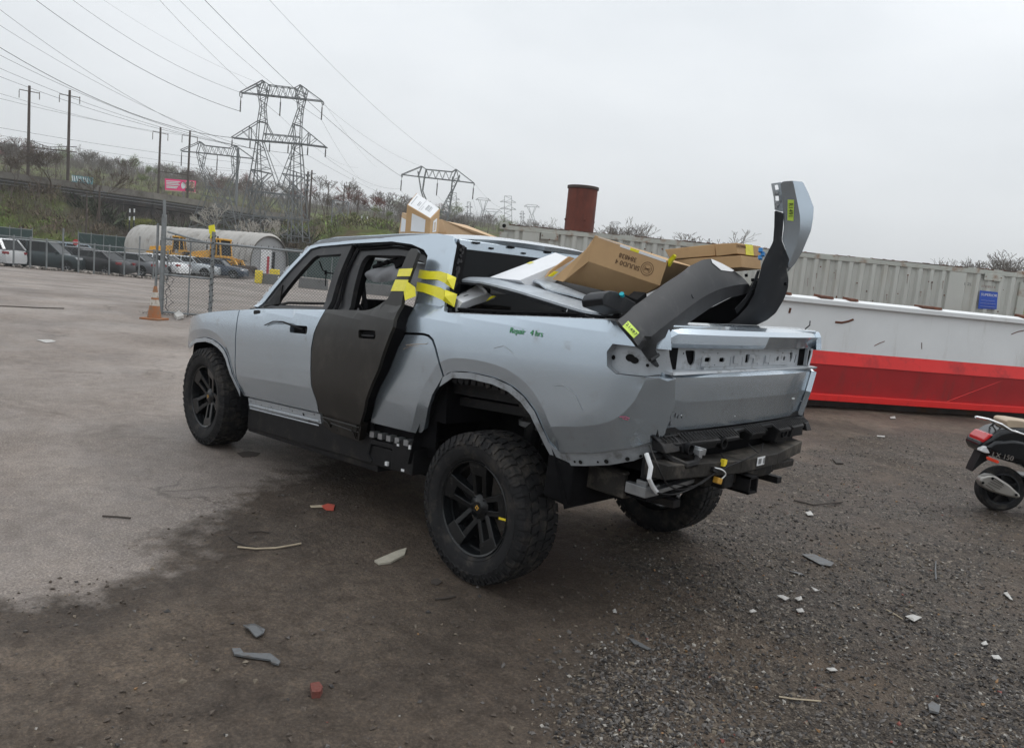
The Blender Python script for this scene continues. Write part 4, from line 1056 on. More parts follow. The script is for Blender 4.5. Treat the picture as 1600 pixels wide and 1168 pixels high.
# --- long white carton leaning over the rail against the back glass
def fourtop(pts): return [Vector(p) for p in pts]
a0, a1 = Vector((.46, .47, 1.655)), Vector((-.02, -.05, 1.93))
q0, q1, q2, q3 = onpl(*c4(565, 595), (.44, 0, 0), (1, 0, 0)), onpl(*c4(965, 445), (.30, 0, 0), (1, 0, 0)), onpl(*c4(1066, 482), (.10, 0, 0), (1, 0, 0)), onpl(*c4(745, 614), (.12, 0, 0), (1, 0, 0))
dn = Vector((0.02, -.05, -.075))
s3, s2 = onpl(*c4(860, 592), (.10, 0, 0), (1, 0, 0)), onpl(*c4(1055, 505), (.08, 0, 0), (1, 0, 0))
P = [q0 + Vector((0, -.02, -.10)), q1 + Vector((0, -.02, -.10)), q2 + Vector((0, -.03, -.055)), q3 + Vector((0, -.16, -.075)), q0, q1, q2, q3]
r, b = hexthing('white_carton', 'long white carton lying slantwise in the truck bed against the dark rear window', 'carton', P, M_FOAMW)
facepatch(r, b, [q3, q2, q1, q0], .55, .86, .62, .99, M_TAPE, 'yellow_tape')
facepatch(r, b, [q3, q2, q2 + Vector((0, -.03, -.05)), q3 + Vector((0, -.15, -.07))], .70, .05, .98, .9, M_FOAMW, 'end_flap')
mb = MB(); mb.slab([onpl(*c4(*p), (.06, 0, 0), (1, 0, 0)) - b for p in ((905, 598), (985, 540), (1085, 482), (1050, 470), (930, 560))], (.01, 0, 0)); mb.build('brown_liner', M_CARD, r)
mb = MB(); mb.slab([onpl(*c4(*p), (.05, 0, 0), (1, 0, 0)) - b for p in ((925, 590), (965, 560), (985, 562), (945, 592))], (.01, 0, 0)); mb.build('yellow_tape', M_TAPE, r)

# --- small white carton on the rail behind the cab pillar
S = lambda u, v, y: onpl(*c4(u, v), (0, y, 0), (0, 1, 0))
p0, p1, p2, p3 = S(310, 690, .80), S(480, 638, .62), S(552, 690, .64), S(402, 750, .84)
e0, e3, e2 = S(345, 812, .80), S(352, 808, .83), S(560, 742, .66)
P = [e0, S(500, 750, .60), S(600, 722, .60), S(360, 806, .83), p0, p1, p2, p3]
r, b = hexthing('white_carton', 'small white carton tilted on the bed rail right behind the taped cab pillar', 'carton', P, M_FOAMW)
facepatch(r, b, [p3, p2, p1, p0], .25, .35, .42, .40, M_STEEL, 'print_line'); facepatch(r, b, [p3, p2, p1, p0], .25, .62, .50, .68, M_STEEL, 'print_line')
mb = MB(); mb.slab([S(480, 640, .64) - b, S(545, 700, .66) - b, S(552, 690, .66) - b, S(500, 636, .64) - b], (0, .008, .01)); mb.build('end_flap', M_FOAMW, r)
mb = MB(); mb.slab([S(545, 742, .67) - b, S(605, 712, .67) - b, S(590, 708, .67) - b, S(570, 712, .67) - b], (0, .004, 0)); mb.build('yellow_tape', M_TAPE, r)

# --- curved body panels stacked over the rail
def strip_panel(name, label, cat, left, right, material, th, under=None, n=16, crown=.02, parts=()):
    "thin curved sheet between two 3-D rails"
    L = [Vector(p) for p in left]; Rr = [Vector(p) for p in right]
    def along(Q, t):
        k = t * (len(Q) - 1); i = min(int(k), len(Q) - 2); f = k - i
        a, b_, c, d = Q[max(0, i - 1)], Q[i], Q[i + 1], Q[min(len(Q) - 1, i + 2)]
        return .5 * ((2 * b_) + (c - a) * f + (2 * a - 5 * b_ + 4 * c - d) * f * f + (3 * b_ - a - 3 * c + d) * f**3)
    base = sum(L, Vector()) / len(L)
    r = root(name, label, cat, base)
    m = 9; V = []
    for i in range(n + 1):
        a, b_ = along(L, i / n), along(Rr, i / n)
        for j in range(m):
            t = j / (m - 1); V.append(a.lerp(b_, t) + Vector((0, 0, crown * 4 * t * (1 - t))) - base)
    mb = MB(); F = [(i * m + j, (i + 1) * m + j, (i + 1) * m + j + 1, i * m + j + 1) for i in range(n) for j in range(m - 1)]
    mb.add(V, F); V2 = [v - Vector((0, 0, th)) for v in V]
    if under: mb.cur = 1
    mb.add(V2, [tuple(reversed(f)) for f in F]); mb.cur = 0
    k = 2 * len(V); rim = []
    for lst in ([i * m for i in range(n + 1)], [i * m + m - 1 for i in range(n + 1)], list(range(m)), [n * m + j for j in range(m)]):
        for a, b_ in zip(lst, lst[1:]): mb.add([V[a], V[b_], V2[b_], V2[a]], [(0, 1, 2, 3)])
    mb.build('panel_skin', [material, under or material], r, True, 40, fix=False)
    return r, base
Lf = [S(380, 612, .74), S(500, 622, .76), S(640, 652, .80), S(760, 684, .80), S(950, 742, .80), S(1150, 800, .80), S(1310, 813, .78)]
Rg = [S(397, 598, .64), S(500, 598, .55), S(600, 597, .45), S(760, 612, .42), S(950, 682, .42), S(1150, 745, .48), S(1372, 808, .62)]
r, b = strip_panel('loose_body_panel', 'long curved silver body panel with dark underside laid along the bed rail', 'body panel', Lf, Rg, mat('scuffed_silver', (0.40, 0.44, 0.48), 0.42, 0.4, 0.15, 18, bump=.2, bscale=60, dirt=(.6, .63, .66), dscale=30, damt=.35), .012, M_PLAS, 24, .012)
mb = MB(); e0 = [(382, 630), (500, 632), (640, 664), (760, 697), (950, 757), (1150, 812), (1310, 815)]; e1 = [(384, 636), (510, 645), (640, 692), (760, 718), (990, 792), (1150, 838), (1235, 843)]
for i in range(6): mb.slab([S(*e0[i], .795) - b, S(*e0[i + 1], .795) - b, S(*e1[i + 1], .78) - b, S(*e1[i], .78) - b], (0, -.02, 0))
mb.build('folded_edge', M_PLASG, r)
mb = MB()
for (u, v) in ((1040, 800), (1148, 840)): mb.tube([S(u, v - 15, .79) - b, S(u - 8, v + 8, .80) - b], .004, 5)
mb.build('edge_clip', M_STEEL, r)
Lf = [S(770, 612, .55), S(850, 622, .56), S(910, 665, .56), S(930, 672, .54), S(1100, 712, .54), S(1280, 772, .56)]
Rg = [S(800, 600, .50), S(860, 606, .48), S(930, 622, .44), S(1010, 645, .42), S(1120, 690, .44), S(1290, 760, .50)]
strip_panel('loose_body_panel', 'narrow silver trim panel lying on top of the long curved body panel', 'body panel', Lf, Rg, MATS['scuffed_silver'], .008, M_PLAS, 12, .008)
Lf = [S(800, 600, .46), S(900, 625, .44), S(1000, 650, .42), S(1120, 700, .40), S(1240, 772, .42)]
Rg = [S(798, 580, .42), S(940, 600, .30), S(1100, 622, .25), S(1200, 655, .25), S(1300, 715, .30)]
strip_panel('plastic_cover', 'flat black plastic cover wedged under the big printed carton', 'plastic cover', Lf, Rg, M_PLAS, .008, M_PLAS, 10, .0)

# --- big printed carton
n0 = Vector((-.25, 1, 0)).normalized(); O = (-.3, .40, 1.8)
f = lambda u, v, d=0: onpl(u, v, Vector(O) - n0 * d, n0)
P1, P2, P3, P4 = f(929.7, 367.5), f(1044, 407), f(1031.4, 446.5), f(919.8, 408.4)
Q4, Q3 = f(879, 440, -.04), f(1000, 468, .10)
back = Vector((-.02, -.36, .03))
P = [P4 + Vector((.02, .0, -.0)), P3, P3 + back + Vector((0, 0, -.12)), P4 + back + Vector((.16, 0, -.13)), P1, P2, P2 + back + Vector((0, 0, -.02)), P1 + back + Vector((.06, 0, -.03))]
P = [P4, P3, f(995, 466, .12), f(880, 440, .10), P1, P2, P2 + Vector((0, -.34, -.02)), P1 + Vector((.03, -.34, -.03))]
r, b = hexthing('cardboard_box', 'big brown carton with upside-down print, tipped over in the middle of the bed', 'cardboard box', P, M_CARD)
qd = [P4, P3, P2, P1]
flat_text(r, 'SIUUD0 4', .036, qd, .52, .36, M_INKB, rot=pi); flat_text(r, '384838', .036, qd, .50, .62, M_INKB, rot=pi)
mb = MB(); e = [Vector(q) for q in qd]; cc = e[0] * .22 * .55 + e[1] * .78 * .55 + e[2] * .78 * .45 + e[3] * .22 * .45; nn = (e[1] - e[0]).cross(e[3] - e[0]).normalized(); nn = nn if nn.dot(CAM - e[0]) > 0 else -nn
M = frame(cc + nn * .001 - b, e[1] - e[0], nn); mb.lathe([(.034, .001), (.037, .001)], M, 24); mb.lathe([(.024, .001), (.026, .001)], M, 20)
for k in range(3): mb.bar(M @ Vector((-.018, -.01 + k * .01, .001)), M @ Vector((.018, .01 - k * .012, .001)), .004, .001)
mb.build('printed_seal', M_INKB, r)
for u0, u1, m_ in ((.05, .36, M_CLEAR), (.36, .50, M_PAPER), (.50, .62, M_TAPE), (.62, .98, M_PAPER)):
    facepatch(r, b, qd, u0, .90 if m_ is not M_CLEAR else .955, u1, 1.0, m_, 'tape_strip')
    facepatch(r, b, [P[4], P[5], P[6], P[7]], u0, .0, u1, .85, m_, 'tape_strip', .002)
mb = MB(); mb.slab([P1 - b, P4 - b, f(879, 440, -.03) - b, f(863, 436, -.02) - b, f(922, 384, .0) - b], (0, -.006, .0)); mb.build('box_flap', M_CARD, r)
mb = MB(); mb.slab([f(1044, 405, -.01) - b, f(1052, 397, -.01) - b, f(1054, 400, 0) - b, f(1044, 416, 0) - b], (0, -.02, 0)); mb.build('tape_strip', M_TAPE, r)

# --- flat cartons stacked at the far side of the bed
X5 = lambda u, v, y: onpl(*c5(u, v), (0, y, 0), (0, 1, 0))
def flatbox(label, Lq, ex, z0, name='cardboard_box', yback=-.45):
    "Lq: near face top-left, top-right, bottom-right, bottom-left"
    tl, tr, br, bl = Lq; k = Vector(ex)
    r, b = hexthing(name, label, 'cardboard box', [bl, br, br + k, bl + k, tl, tr, tr + k, tl + k], M_CARD, bevel=.003)
    return r, b
y = -.20
r, b = flatbox('flat brown carton with yellow taped end, on top of the far stack in the bed', [X5(770, 393, y), X5(888, 387, y), X5(893, 447, y), X5(775, 461, y)], onpl(*c5(1022, 406), (0, -.42, 0), (0, 1, 0)) - X5(888, 387, y), 0)
k = onpl(*c5(1022, 406), (0, -.42, 0), (0, 1, 0)) - X5(888, 387, y); e0, e1 = X5(888, 387, y), X5(893, 447, y)
facepatch(r, b, [e1, e1 + k, e0 + k, e0], .34, 0, .66, 1, M_TAPE, 'yellow_tape'); flat_text(r, 'DOWN', .025, [e1, e1 + k, e0 + k, e0], .17, .7, M_INKB)
r, b = flatbox('long flat brown carton running behind the big printed carton', [X5(490, 424, y + .02), X5(768, 393, y - .02), X5(772, 458, y - .02), X5(520, 478, y + .02)], (-.02, -.35, 0), 0)
r, b = flatbox('lower flat brown carton under the yellow taped one at the far bed side', [X5(500, 482, y), X5(912, 456, y), X5(917, 522, y), X5(480, 560, y)], onpl(*c5(1020, 470), (0, -.40, 0), (0, 1, 0)) - X5(912, 456, y), 0)

# --- dark grey wheel-arch trim lying across the tailgate corner
K5 = .00077                                   # one measuring unit is about 0.8 mm at the tailgate
def sdist(u, v, P):
    best, sg = 9e9, 1
    for i in range(len(P) - 1):
        ax, ay = P[i]; bx, by = P[i + 1]; dx, dy = bx - ax, by - ay
        t = max(0, min(1, ((u - ax) * dx + (v - ay) * dy) / (dx * dx + dy * dy))); d = hypot(u - ax - t * dx, v - ay - t * dy)
        if d < best: best = d; sg = 1 if dx * (v - ay) - dy * (u - ax) > 0 else -1
    return best * sg
def relief(O, n, h):
    "surface standing h(u,v) metres in front of the plane O,n"
    n = Vector(n).normalized(); O = Vector(O)
    if n.dot(CAM - O) < 0: n = -n
    P = lambda u, v: onpl(*c5(u / K5, v / K5), O + n * h(u, v), n)
    def f(u, v):
        e = .004; p = P(u, v); a_, b_ = P(u + e, v) - P(u - e, v), P(u, v + e) - P(u, v - e); q = a_.cross(b_).normalized()
        return p, (q if q.dot(CAM - p) > 0 else -q)
    return f
def kk(P): return [(a_ * K5, b_ * K5) for a_, b_ in P]
def traced(P, f, th, name, m, parent, base, step=.025, rnd_=0.0, extra=(), holes=(), sharp=30, lift=0.0, cut=0):
    g = f if not lift else (lambda u, v: (f(u, v)[0] + f(u, v)[1] * lift, f(u, v)[1]))
    Q = kk(P); Q = rounded(Q, rnd_, 3) if rnd_ else Q
    mb = sheet(Q, g, th, step, holes=[kk(h) for h in holes], extra=[kk(e) for e in extra]); rel(mb, base)
    return mb.build(name, m, parent, True, sharp, fix=False)
OUT = [(230, 815), (270, 785), (330, 735), (500, 610), (640, 510), (700, 480), (745, 475), (800, 503), (870, 538), (925, 580), (960, 620), (968, 655), (930, 672), (850, 690), (760, 735), (680, 790), (600, 845), (500, 905), (450, 940), (440, 975), (455, 1010), (425, 1045), (400, 1035), (320, 925)]
RIDGE = cat2([(415, 905), (490, 845), (600, 762), (700, 690), (790, 645), (880, 622), (962, 612)], 4)
kr = kk(RIDGE); ku = kk(cat2([(230, 815), (330, 735), (500, 610), (640, 510), (740, 475), (870, 540), (962, 612)], 4))
def hclad(u, v):
    d = sdist(u, v, kr)
    if d > 0: return -.9 * d
    e = pdist(u, v, ku); t = e / (e - d + 1e-6)
    return -.045 * (1 - t)**2 - .10 * abs(d)
O3 = Vector((-1.075, .75, 1.34)); fC = relief(O3, (1, 0.15, -.30), hclad)
r = root('wheel_arch_trim', 'dark grey plastic wheel-arch trim with a lime sticker, lying over the tailgate corner', 'plastic trim', O3)
traced(OUT, fC, .014, 'trim_skin', M_PLASG, r, O3, .022, .008, [RIDGE], sharp=24)
C = lambda u, v: fC(u * K5, v * K5)
mb = MB(); mb.tube([C(*p_)[0] - O3 for p_ in ((425, 1035), (440, 1055), (470, 1085))], .016, 6, .006); mb.tube([C(*p_)[0] - O3 for p_ in ((408, 1035), (455, 1005))], .010, 6); mb.build('fixing_tongue', M_PLASG, r)
traced([(255, 850), (287, 820), (348, 885), (317, 915)], fC, .001, 'lime_sticker', M_STICK, r, O3, lift=.003)
p, n_ = C(302, 868); d_ = (C(335, 905)[0] - C(275, 836)[0])
text('21497', .026, frame(p + n_ * .006, d_, n_), M_INK, r, 'handwriting')
traced([(745, 477), (805, 503), (872, 540), (862, 548), (800, 540), (752, 500)], fC, .002, 'paper_strip', M_PAPER, r, O3, lift=.004)
mb = MB(); p, n_ = C(645, 682); mb.lathe([(.0, .004), (.010, .004), (.012, 0)], frame(p - O3, (0, 1, 0), n_), 12); mb.build('round_plug', M_PLASG, r)

# --- bumper cover stood on end in the far corner: silver upper skin, dark lower half and hollow trough
OB = Vector((-.78, -.25, 1.56)); nB = (.55, -.80, .16)
rB = root('bumper_cover', 'silver and black bumper cover standing on end in the far rear corner of the bed', 'bumper cover', OB)
SK = [(1130, 60), (1145, 48), (1200, 44), (1255, 50), (1285, 110), (1315, 190), (1312, 250), (1300, 320), (1250, 440), (1210, 505), (1168, 552), (1180, 480), (1160, 430), (1140, 370), (1150, 300), (1145, 220), (1137, 120)]
R1 = cat2([(1200, 44), (1222, 150), (1240, 260), (1225, 380), (1172, 520)], 4); R2 = [(1145, 375), (1180, 330), (1225, 270), (1300, 200)]
k1 = kk(R1)
hsk = lambda u, v: .05 - (1.1 if sdist(u, v, k1) < 0 else .35) * abs(sdist(u, v, k1))
fS = relief(OB, nB, hsk)
traced(SK, fS, .014, 'painted_skin', M_PAINT, rB, OB, .02, .006, [R1], sharp=14)
fF = relief(OB, nB, lambda u, v: -.01)
traced([(1080, 60), (1135, 52), (1137, 120), (1148, 215), (1132, 215), (1100, 205), (1095, 140)], fF, .012, 'mounting_flange', M_PAINT_IN, rB, OB, .015, holes=[[(1098, 68), (1118, 66), (1123, 92), (1104, 96)], [(1103, 128), (1122, 128), (1124, 155), (1104, 155)]])
mb = MB()
for (u, v) in ((1115, 112), (1120, 178), (1112, 190)): mb.box(fF(u * K5, v * K5)[0] - OB, (.01, .022, .012), (0, .4, 0))
mb.build('flange_rib', M_STEEL, rB)
DK = [(1098, 208), (1148, 222), (1146, 300), (1138, 372), (1160, 432), (1186, 482), (1165, 530), (1176, 590), (1172, 640), (1150, 700), (1105, 775), (1060, 812), (1000, 842), (900, 838), (840, 834), (900, 790), (950, 735), (985, 670), (1005, 600), (1030, 500), (1060, 440), (1090, 380), (1096, 300)]
kd = kk(cat2([(1125, 212), (1112, 380), (1085, 520), (1055, 650), (1000, 760), (900, 830)], 3))
fD = relief(OB, nB, lambda u, v: .045 - 14.0 * sdist(u, v, kd)**2 if abs(sdist(u, v, kd)) < .06 else .045 - .0504 - 1.1 * (abs(sdist(u, v, kd)) - .06))
traced(DK, fD, .012, 'lower_skin', M_PLASG, rB, OB, .02, .008, sharp=40)
fT = relief(OB, nB, lambda u, v: -.12)
traced([(600, 835), (700, 832), (850, 836), (1000, 842), (1010, 780), (1010, 600), (985, 590), (955, 640), (880, 680), (800, 720), (690, 775)], fT, .012, 'inner_trough', M_BLACK, rB, OB, .04)
fE = relief(OB, nB, lambda u, v: -.03)
traced([(890, 780), (930, 735), (960, 690), (985, 640), (1000, 600), (1018, 540), (1005, 545), (975, 620), (940, 690), (880, 755)], fE, .03, 'trough_edge', M_PLASG, rB, OB, .02)
mb = MB(); E_ = lambda u, v: fE(u * K5, v * K5)[0] - OB
for (u, v) in ((1020, 500), (1016, 520), (1005, 545), (1000, 565), (985, 590), (978, 605), (970, 622), (962, 640), (955, 655), (950, 590), (915, 565), (1130, 612)):
    mb.box(E_(u, v) + Vector((-.03, 0, 0)), (.015, .016, .012), (.4, .2, .3))
mb.tube([E_(*p_) + Vector((-.04, 0, 0)) for p_ in ((1088, 262), (1098, 264), (1080, 380), (1062, 452))], .011, 5); mb.tube([E_(*p_) + Vector((-.04, 0, 0)) for p_ in ((1070, 320), (1064, 370), (1055, 430))], .010, 5)
mb.build('clip', M_BLACK, rB)
mb = MB()
for (u, v) in ((1022, 428), (1034, 450), (1020, 468)): mb.box(E_(u, v), (.02, .022, .022), (.3, .1, .2))
mb.build('blue_clip', M_BLUE, rB)
traced([(1172, 148), (1206, 150), (1203, 266), (1170, 262)], fS, .001, 'lime_sticker', M_STICK, rB, OB, lift=.003)
p, n_ = fS(1188 * K5, 206 * K5); d_ = fS(1188 * K5, 150 * K5)[0] - fS(1187 * K5, 260 * K5)[0]
text('R1491', .030, frame(p + n_ * .006, -d_, n_), M_INK, rB, 'handwriting')

# --- small grey plastic bracket with a teal clip, between carton and arch trim
Z6 = lambda u, v, d=0: onpl(*c5(u, v), (-.62 + d, .3, 1.5), (1, .3, 0))
bb = Z6(240, 730); r = root('plastic_bracket', 'small grey plastic bracket with a teal clip, poking out below the big carton', 'bracket', bb)
mb = MB(); mb.slab([Z6(u, v) - bb for u, v in ((145, 695), (160, 665), (190, 650), (225, 655), (330, 715), (345, 745), (260, 775), (150, 730))], (.10, .02, -.02)); mb.build('bracket_body', M_PLASG, r, bevel=.006)
mb = MB(); mb.tube([Z6(252, 668, -.01) - bb, Z6(256, 680, -.01) - bb], .012, 6); mb.build('teal_clip', M_TEAL, r)
mb = MB(); mb.slab([Z6(u, v, .04) - bb for u, v in ((240, 690), (270, 670), (340, 700), (390, 660), (395, 700), (330, 740))], (.08, 0, 0)); mb.build('bracket_arm', M_BLACK, r, bevel=.005)
# --- dark fill: plain black blocks under the load
mb = MB(); 
for i, (x, y, z, w, d, h) in enumerate(((-.1, .30, 1.22, .9, .9, .34), (-.60, -.1, 1.25, .5, 1.2, .36), (.15, -.30, 1.3, .45, .6, .5))):
    mb.box((x, y, z), (w, d, h), (0, .06, .05 * i))
r = root('bed_fill', 'black filler blocks in the bed under the cartons', 'crate', (-.2, 0, 1.02)); rel(mb, (-.2, 0, 1.02)); mb.build('fill_body', M_PLAS, r, bevel=.02)
mb = MB(); mb.tube([(-.99, -.62, 1.55), (-1.01, -.63, 1.575), (-1.0, -.65, 1.60)], .004, 5); r = root('twig', 'short bent twig sticking up from the right end of the tailgate', 'twig', (-.99, -.62, 1.55)); rel(mb, (-.99, -.62, 1.55)); mb.build('stem', M_INK, r)
# ================================================================ GROUND
CONC = [gnd(px, py) for px, py in ((-260, 1010), (0, 950), (60, 945), (150, 925), (250, 885), (330, 820), (400, 768), (480, 735), (560, 703), (640, 668))]
CL = [(p.x, p.y) for p in CONC] + [(4.4, -2.4), (5.2, -6), (6, -14), (9, -60), (12, -300)]
def sd_conc(x, y):
    "positive on the concrete yard, negative on the dirt"
    best, sg = 9e9, 1
    for i in range(len(CL) - 1):
        ax, ay = CL[i]; bx, by = CL[i + 1]; dx, dy = bx - ax, by - ay
        t = max(0, min(1, ((x - ax) * dx + (y - ay) * dy) / (dx * dx + dy * dy))); d = hypot(x - ax - t * dx, y - ay - t * dy)
        if d < best: best = d; sg = 1 if dx * (y - ay) - dy * (x - ax) > 0 else -1
    return best * sg
GR = [gnd(*p) for p in ((700, 1500), (880, 1168), (860, 1060), (960, 1000), (1000, 960), (960, 900), (930, 860), (960, 830), (1130, 780), (1290, 690), (1420, 668), (1900, 720), (2600, 1200), (2600, 3000))]
GP = [(p.x, p.y) for p in GR]
def gravel_amt(x, y):
    ins = inpoly(x, y, GP); d = pdist(x, y, GP)
    return min(1, .5 + d / .5) if ins else max(0, .5 - d / .5)
N3 = noise.noise
def hground(x, y):
    h = gz(x, y); d = hypot(x - CAM.x, y - CAM.y)
    if d < 30:
        c = sd_conc(x, y); k = min(1, max(0, .5 - c * 1.2))
        rt = abs(((x * .34 + y * .94 + .12 * N3(Vector((x * .5, y * .5, 2)))) % 1.55) - .3); h -= k * .016 * max(0, 1 - rt / .13) * (.5 + N3(Vector((x * .4, y * .4, 8))))
        h += k * (.022 * N3(Vector((x * .9, y * .9, 1))) + .012 * N3(Vector((x * 3.1, y * 3.1, 5)))) + .004 * N3(Vector((x * 9, y * 9, 9))) * k
        # flat under the tyres
        w = min(hypot(x - a, y - b) for a, b in ((0, .86), (0, -.86), (3.45, .86), (3.45, -.86)))
        if w < .8: h = gz(x, y) + (h - gz(x, y)) * max(0, (w - .25) / .55)
    return h
def add_ground():
    V, F, A, B = [], [], [], []
    # polar grid about the viewer's spot, finer near it
    radii = []; r_ = .35
    while r_ < 30: radii.append(r_); r_ += max(.035, r_ * .016)
    while r_ < 1500: radii.append(r_); r_ *= 1.12
    n = 420; ang0 = atan2(FH.y, FH.x)
    angs = [ang0 + radians(-56) + radians(112) * i / n for i in range(n + 1)]
    angs += [ang0 + radians(56) + radians(248) * i / 60 for i in range(1, 60)]
    m = len(angs)
    V.append((CAM.x, CAM.y, 0)); A.append(0.); B.append(0.)
    for r_ in radii:
        for a in angs:
            x, y = CAM.x + r_ * cos(a), CAM.y + r_ * sin(a)
            V.append((x, y, hground(x, y)))
            A.append(max(0, min(1, .5 + sd_conc(x, y) / 1.0)) if r_ < 120 else 1.0)
            B.append(gravel_amt(x, y) if r_ < 40 else .2)
    for j in range(m): F.append((0, 1 + j, 1 + (j + 1) % m))
    for i in range(len(radii) - 1):
        for j in range(m):
            j2 = (j + 1) % m; F.append((1 + i * m + j, 1 + (i + 1) * m + j, 1 + (i + 1) * m + j2, 1 + i * m + j2))
    me = bpy.data.meshes.new('ground'); me.from_pydata(V, [], F)
    for nm, D in (('yard', A), ('gravel', B)):
        at_ = me.attributes.new(nm, 'FLOAT', 'POINT'); at_.data.foreach_set('value', D)
    me.polygons.foreach_set('use_smooth', [True] * len(F))
    o = bpy.data.objects.new('ground', me); COL.objects.link(o); o['kind'] = 'structure'
    m_ = bpy.data.materials.new('ground'); m_.use_nodes = True; nn, l = m_.node_tree.nodes, m_.node_tree.links
    b = nn['Principled BSDF']; b.inputs['Specular IOR Level'].default_value = .3
    tc = nn.new('ShaderNodeTexCoord').outputs['Object']
    def nz(sc, det=6, rough=.6, dist=0.0, vec=None):
        t = nn.new('ShaderNodeTexNoise'); t.inputs['Scale'].default_value = sc; t.inputs['Detail'].default_value = det; t.inputs['Roughness'].default_value = rough
        t.inputs['Distortion'].default_value = dist; l.new(vec or tc, t.inputs['Vector']); return t.outputs[0]
    def ramp(src, stops):
        t = nn.new('ShaderNodeValToRGB'); e = t.color_ramp.elements
        while len(e) < len(stops): e.new(.5)
        for k, (p, c) in enumerate(stops):
            e[k].position = p; e[k].color = (*c, 1) if len(c) == 3 else c
        l.new(src, t.inputs[0]); return t.outputs[0]
    def mix(f, a, c, mode='MIX'):
        t = nn.new('ShaderNodeMix'); t.data_type = 'RGBA'; t.blend_type = mode
        for i, s_ in ((0, f), (6, a), (7, c)):
            if isinstance(s_, (int, float)): t.inputs[i].default_value = s_
            elif isinstance(s_, tuple): t.inputs[i].default_value = (*s_, 1)
            else: l.new(s_, t.inputs[i])
        return t.outputs[2]
    def math_(op, a, c=None, clamp=False):
        t = nn.new('ShaderNodeMath'); t.operation = op; t.use_clamp = clamp
        for i, s_ in ((0, a), (1, c)):
            if s_ is None: continue
            if isinstance(s_, (int, float)): t.inputs[i].default_value = s_
            else: l.new(s_, t.inputs[i])
        return t.outputs[0]
    def attr(nm):
        t = nn.new('ShaderNodeAttribute'); t.attribute_name = nm; return t.outputs['Fac']
    def vor(sc, out='Color', rnd_=1.0):
        t = nn.new('ShaderNodeTexVoronoi'); t.inputs['Scale'].default_value = sc; t.inputs['Randomness'].default_value = rnd_; l.new(tc, t.inputs['Vector']); return t.outputs[out], t
    # wobbling borders
    wob = math_('MULTIPLY', math_('SUBTRACT', nz(1.6, 7, .65), .5), 1.1)
    wob2 = math_('MULTIPLY', math_('SUBTRACT', nz(7, 5, .6), .5), .35)
    edge = math_('ADD', math_('ADD', attr('yard'), wob), math_('MULTIPLY', wob2, 1.6))
    yard = ramp(edge, [(.40, (0, 0, 0)), (.66, (1, 1, 1))])
    grav = ramp(math_('ADD', math_('ADD', attr('gravel'), math_('MULTIPLY', math_('SUBTRACT', nz(.9, 7, .7), .5), 1.3)), wob2), [(.38, (0, 0, 0)), (.66, (1, 1, 1))])
    # damp trodden dirt
    dirt = ramp(nz(1.1, 9, .62, .4), [(.25, (.060, .047, .037)), (.44, (.092, .073, .058)), (.56, (.132, .106, .084)), (.75, (.21, .172, .132))])
    dirt = mix(ramp(nz(26, 6, .7), [(.3, (0, 0, 0)), (.75, (1, 1, 1))]), dirt, (.120, .102, .088))
    sp, _ = vor(110); spk = ramp(nz(180, 2, .5), [(.66, (0, 0, 0)), (.72, (1, 1, 1))])
    dirt = mix(math_('MULTIPLY', spk, .7), dirt, (.20, .19, .175))
    dk = ramp(nz(.45, 5, .6), [(.35, (.55, .53, .52)), (.62, (1.12, 1.1, 1.08))])
    dirt = mix(1.0, dirt, dk, 'MULTIPLY')
    # tyre-packed pale patches
    pale = ramp(nz(.75, 8, .7, .6), [(.60, (0, 0, 0)), (.74, (1, 1, 1))])
    dirt = mix(math_('MULTIPLY', pale, .55), dirt, (.17, .145, .118))
    # gravel: many small stones of different greys
    vc, vt = vor(85); vd, vt2 = vor(85, 'Distance'); vc2, _ = vor(38); vd2, _2 = vor(38, 'Distance')
    sepc = nn.new('ShaderNodeSeparateColor'); l.new(vc, sepc.inputs[0]); sepc2 = nn.new('ShaderNodeSeparateColor'); l.new(vc2, sepc2.inputs[0])
    st = [(.0, (.038, .034, .031)), (.40, (.078, .069, .061)), (.68, (.13, .115, .10)), (.82, (.13, .12, .105)), (.94, (.20, .185, .165)), (1.0, (.36, .34, .30))]
    g1 = ramp(sepc.outputs[0], st); g2 = ramp(sepc2.outputs[1], st)
    gv = mix(ramp(nz(6, 4, .6), [(.4, (0, 0, 0)), (.6, (1, 1, 1))]), g1, g2)
    gapm = ramp(vd, [(.25, (1, 1, 1)), (.6, (.45, .43, .42))]); gv = mix(1.0, gv, gapm, 'MULTIPLY')
    gv = mix(ramp(nz(1.3, 8, .68, .3), [(.46, (0, 0, 0)), (.68, (.85, .85, .85))]), gv, dirt)
    # worn concrete yard
    cc = ramp(nz(.35, 9, .6, .3), [(.32, (.12, .104, .092)), (.5, (.21, .184, .165)), (.66, (.30, .268, .243))])
    cc = mix(ramp(nz(3.2, 9, .72), [(.35, (0, 0, 0)), (.75, (1, 1, 1))]), cc, (.245, .222, .208))
    cc = mix(math_('MULTIPLY', ramp(nz(70, 4, .7), [(.50, (0, 0, 0)), (.66, (1, 1, 1))]), .75), cc, (.42, .39, .355))
    cc = mix(math_('MULTIPLY', ramp(nz(55, 5, .7), [(.32, (1, 1, 1)), (.44, (0, 0, 0))]), .7), cc, (.10, .09, .083))
    mp = nn.new('ShaderNodeMapping'); mp.inputs['Rotation'].default_value = (0, 0, radians(35)); mp.inputs['Scale'].default_value = (.35, 1.1, 1); l.new(tc, mp.inputs[0])
    cc = mix(math_('MULTIPLY', ramp(nz(.9, 7, .6, .5, mp.outputs[0]), [(.50, (0, 0, 0)), (.72, (1, 1, 1))]), .5), cc, (.13, .12, .118))
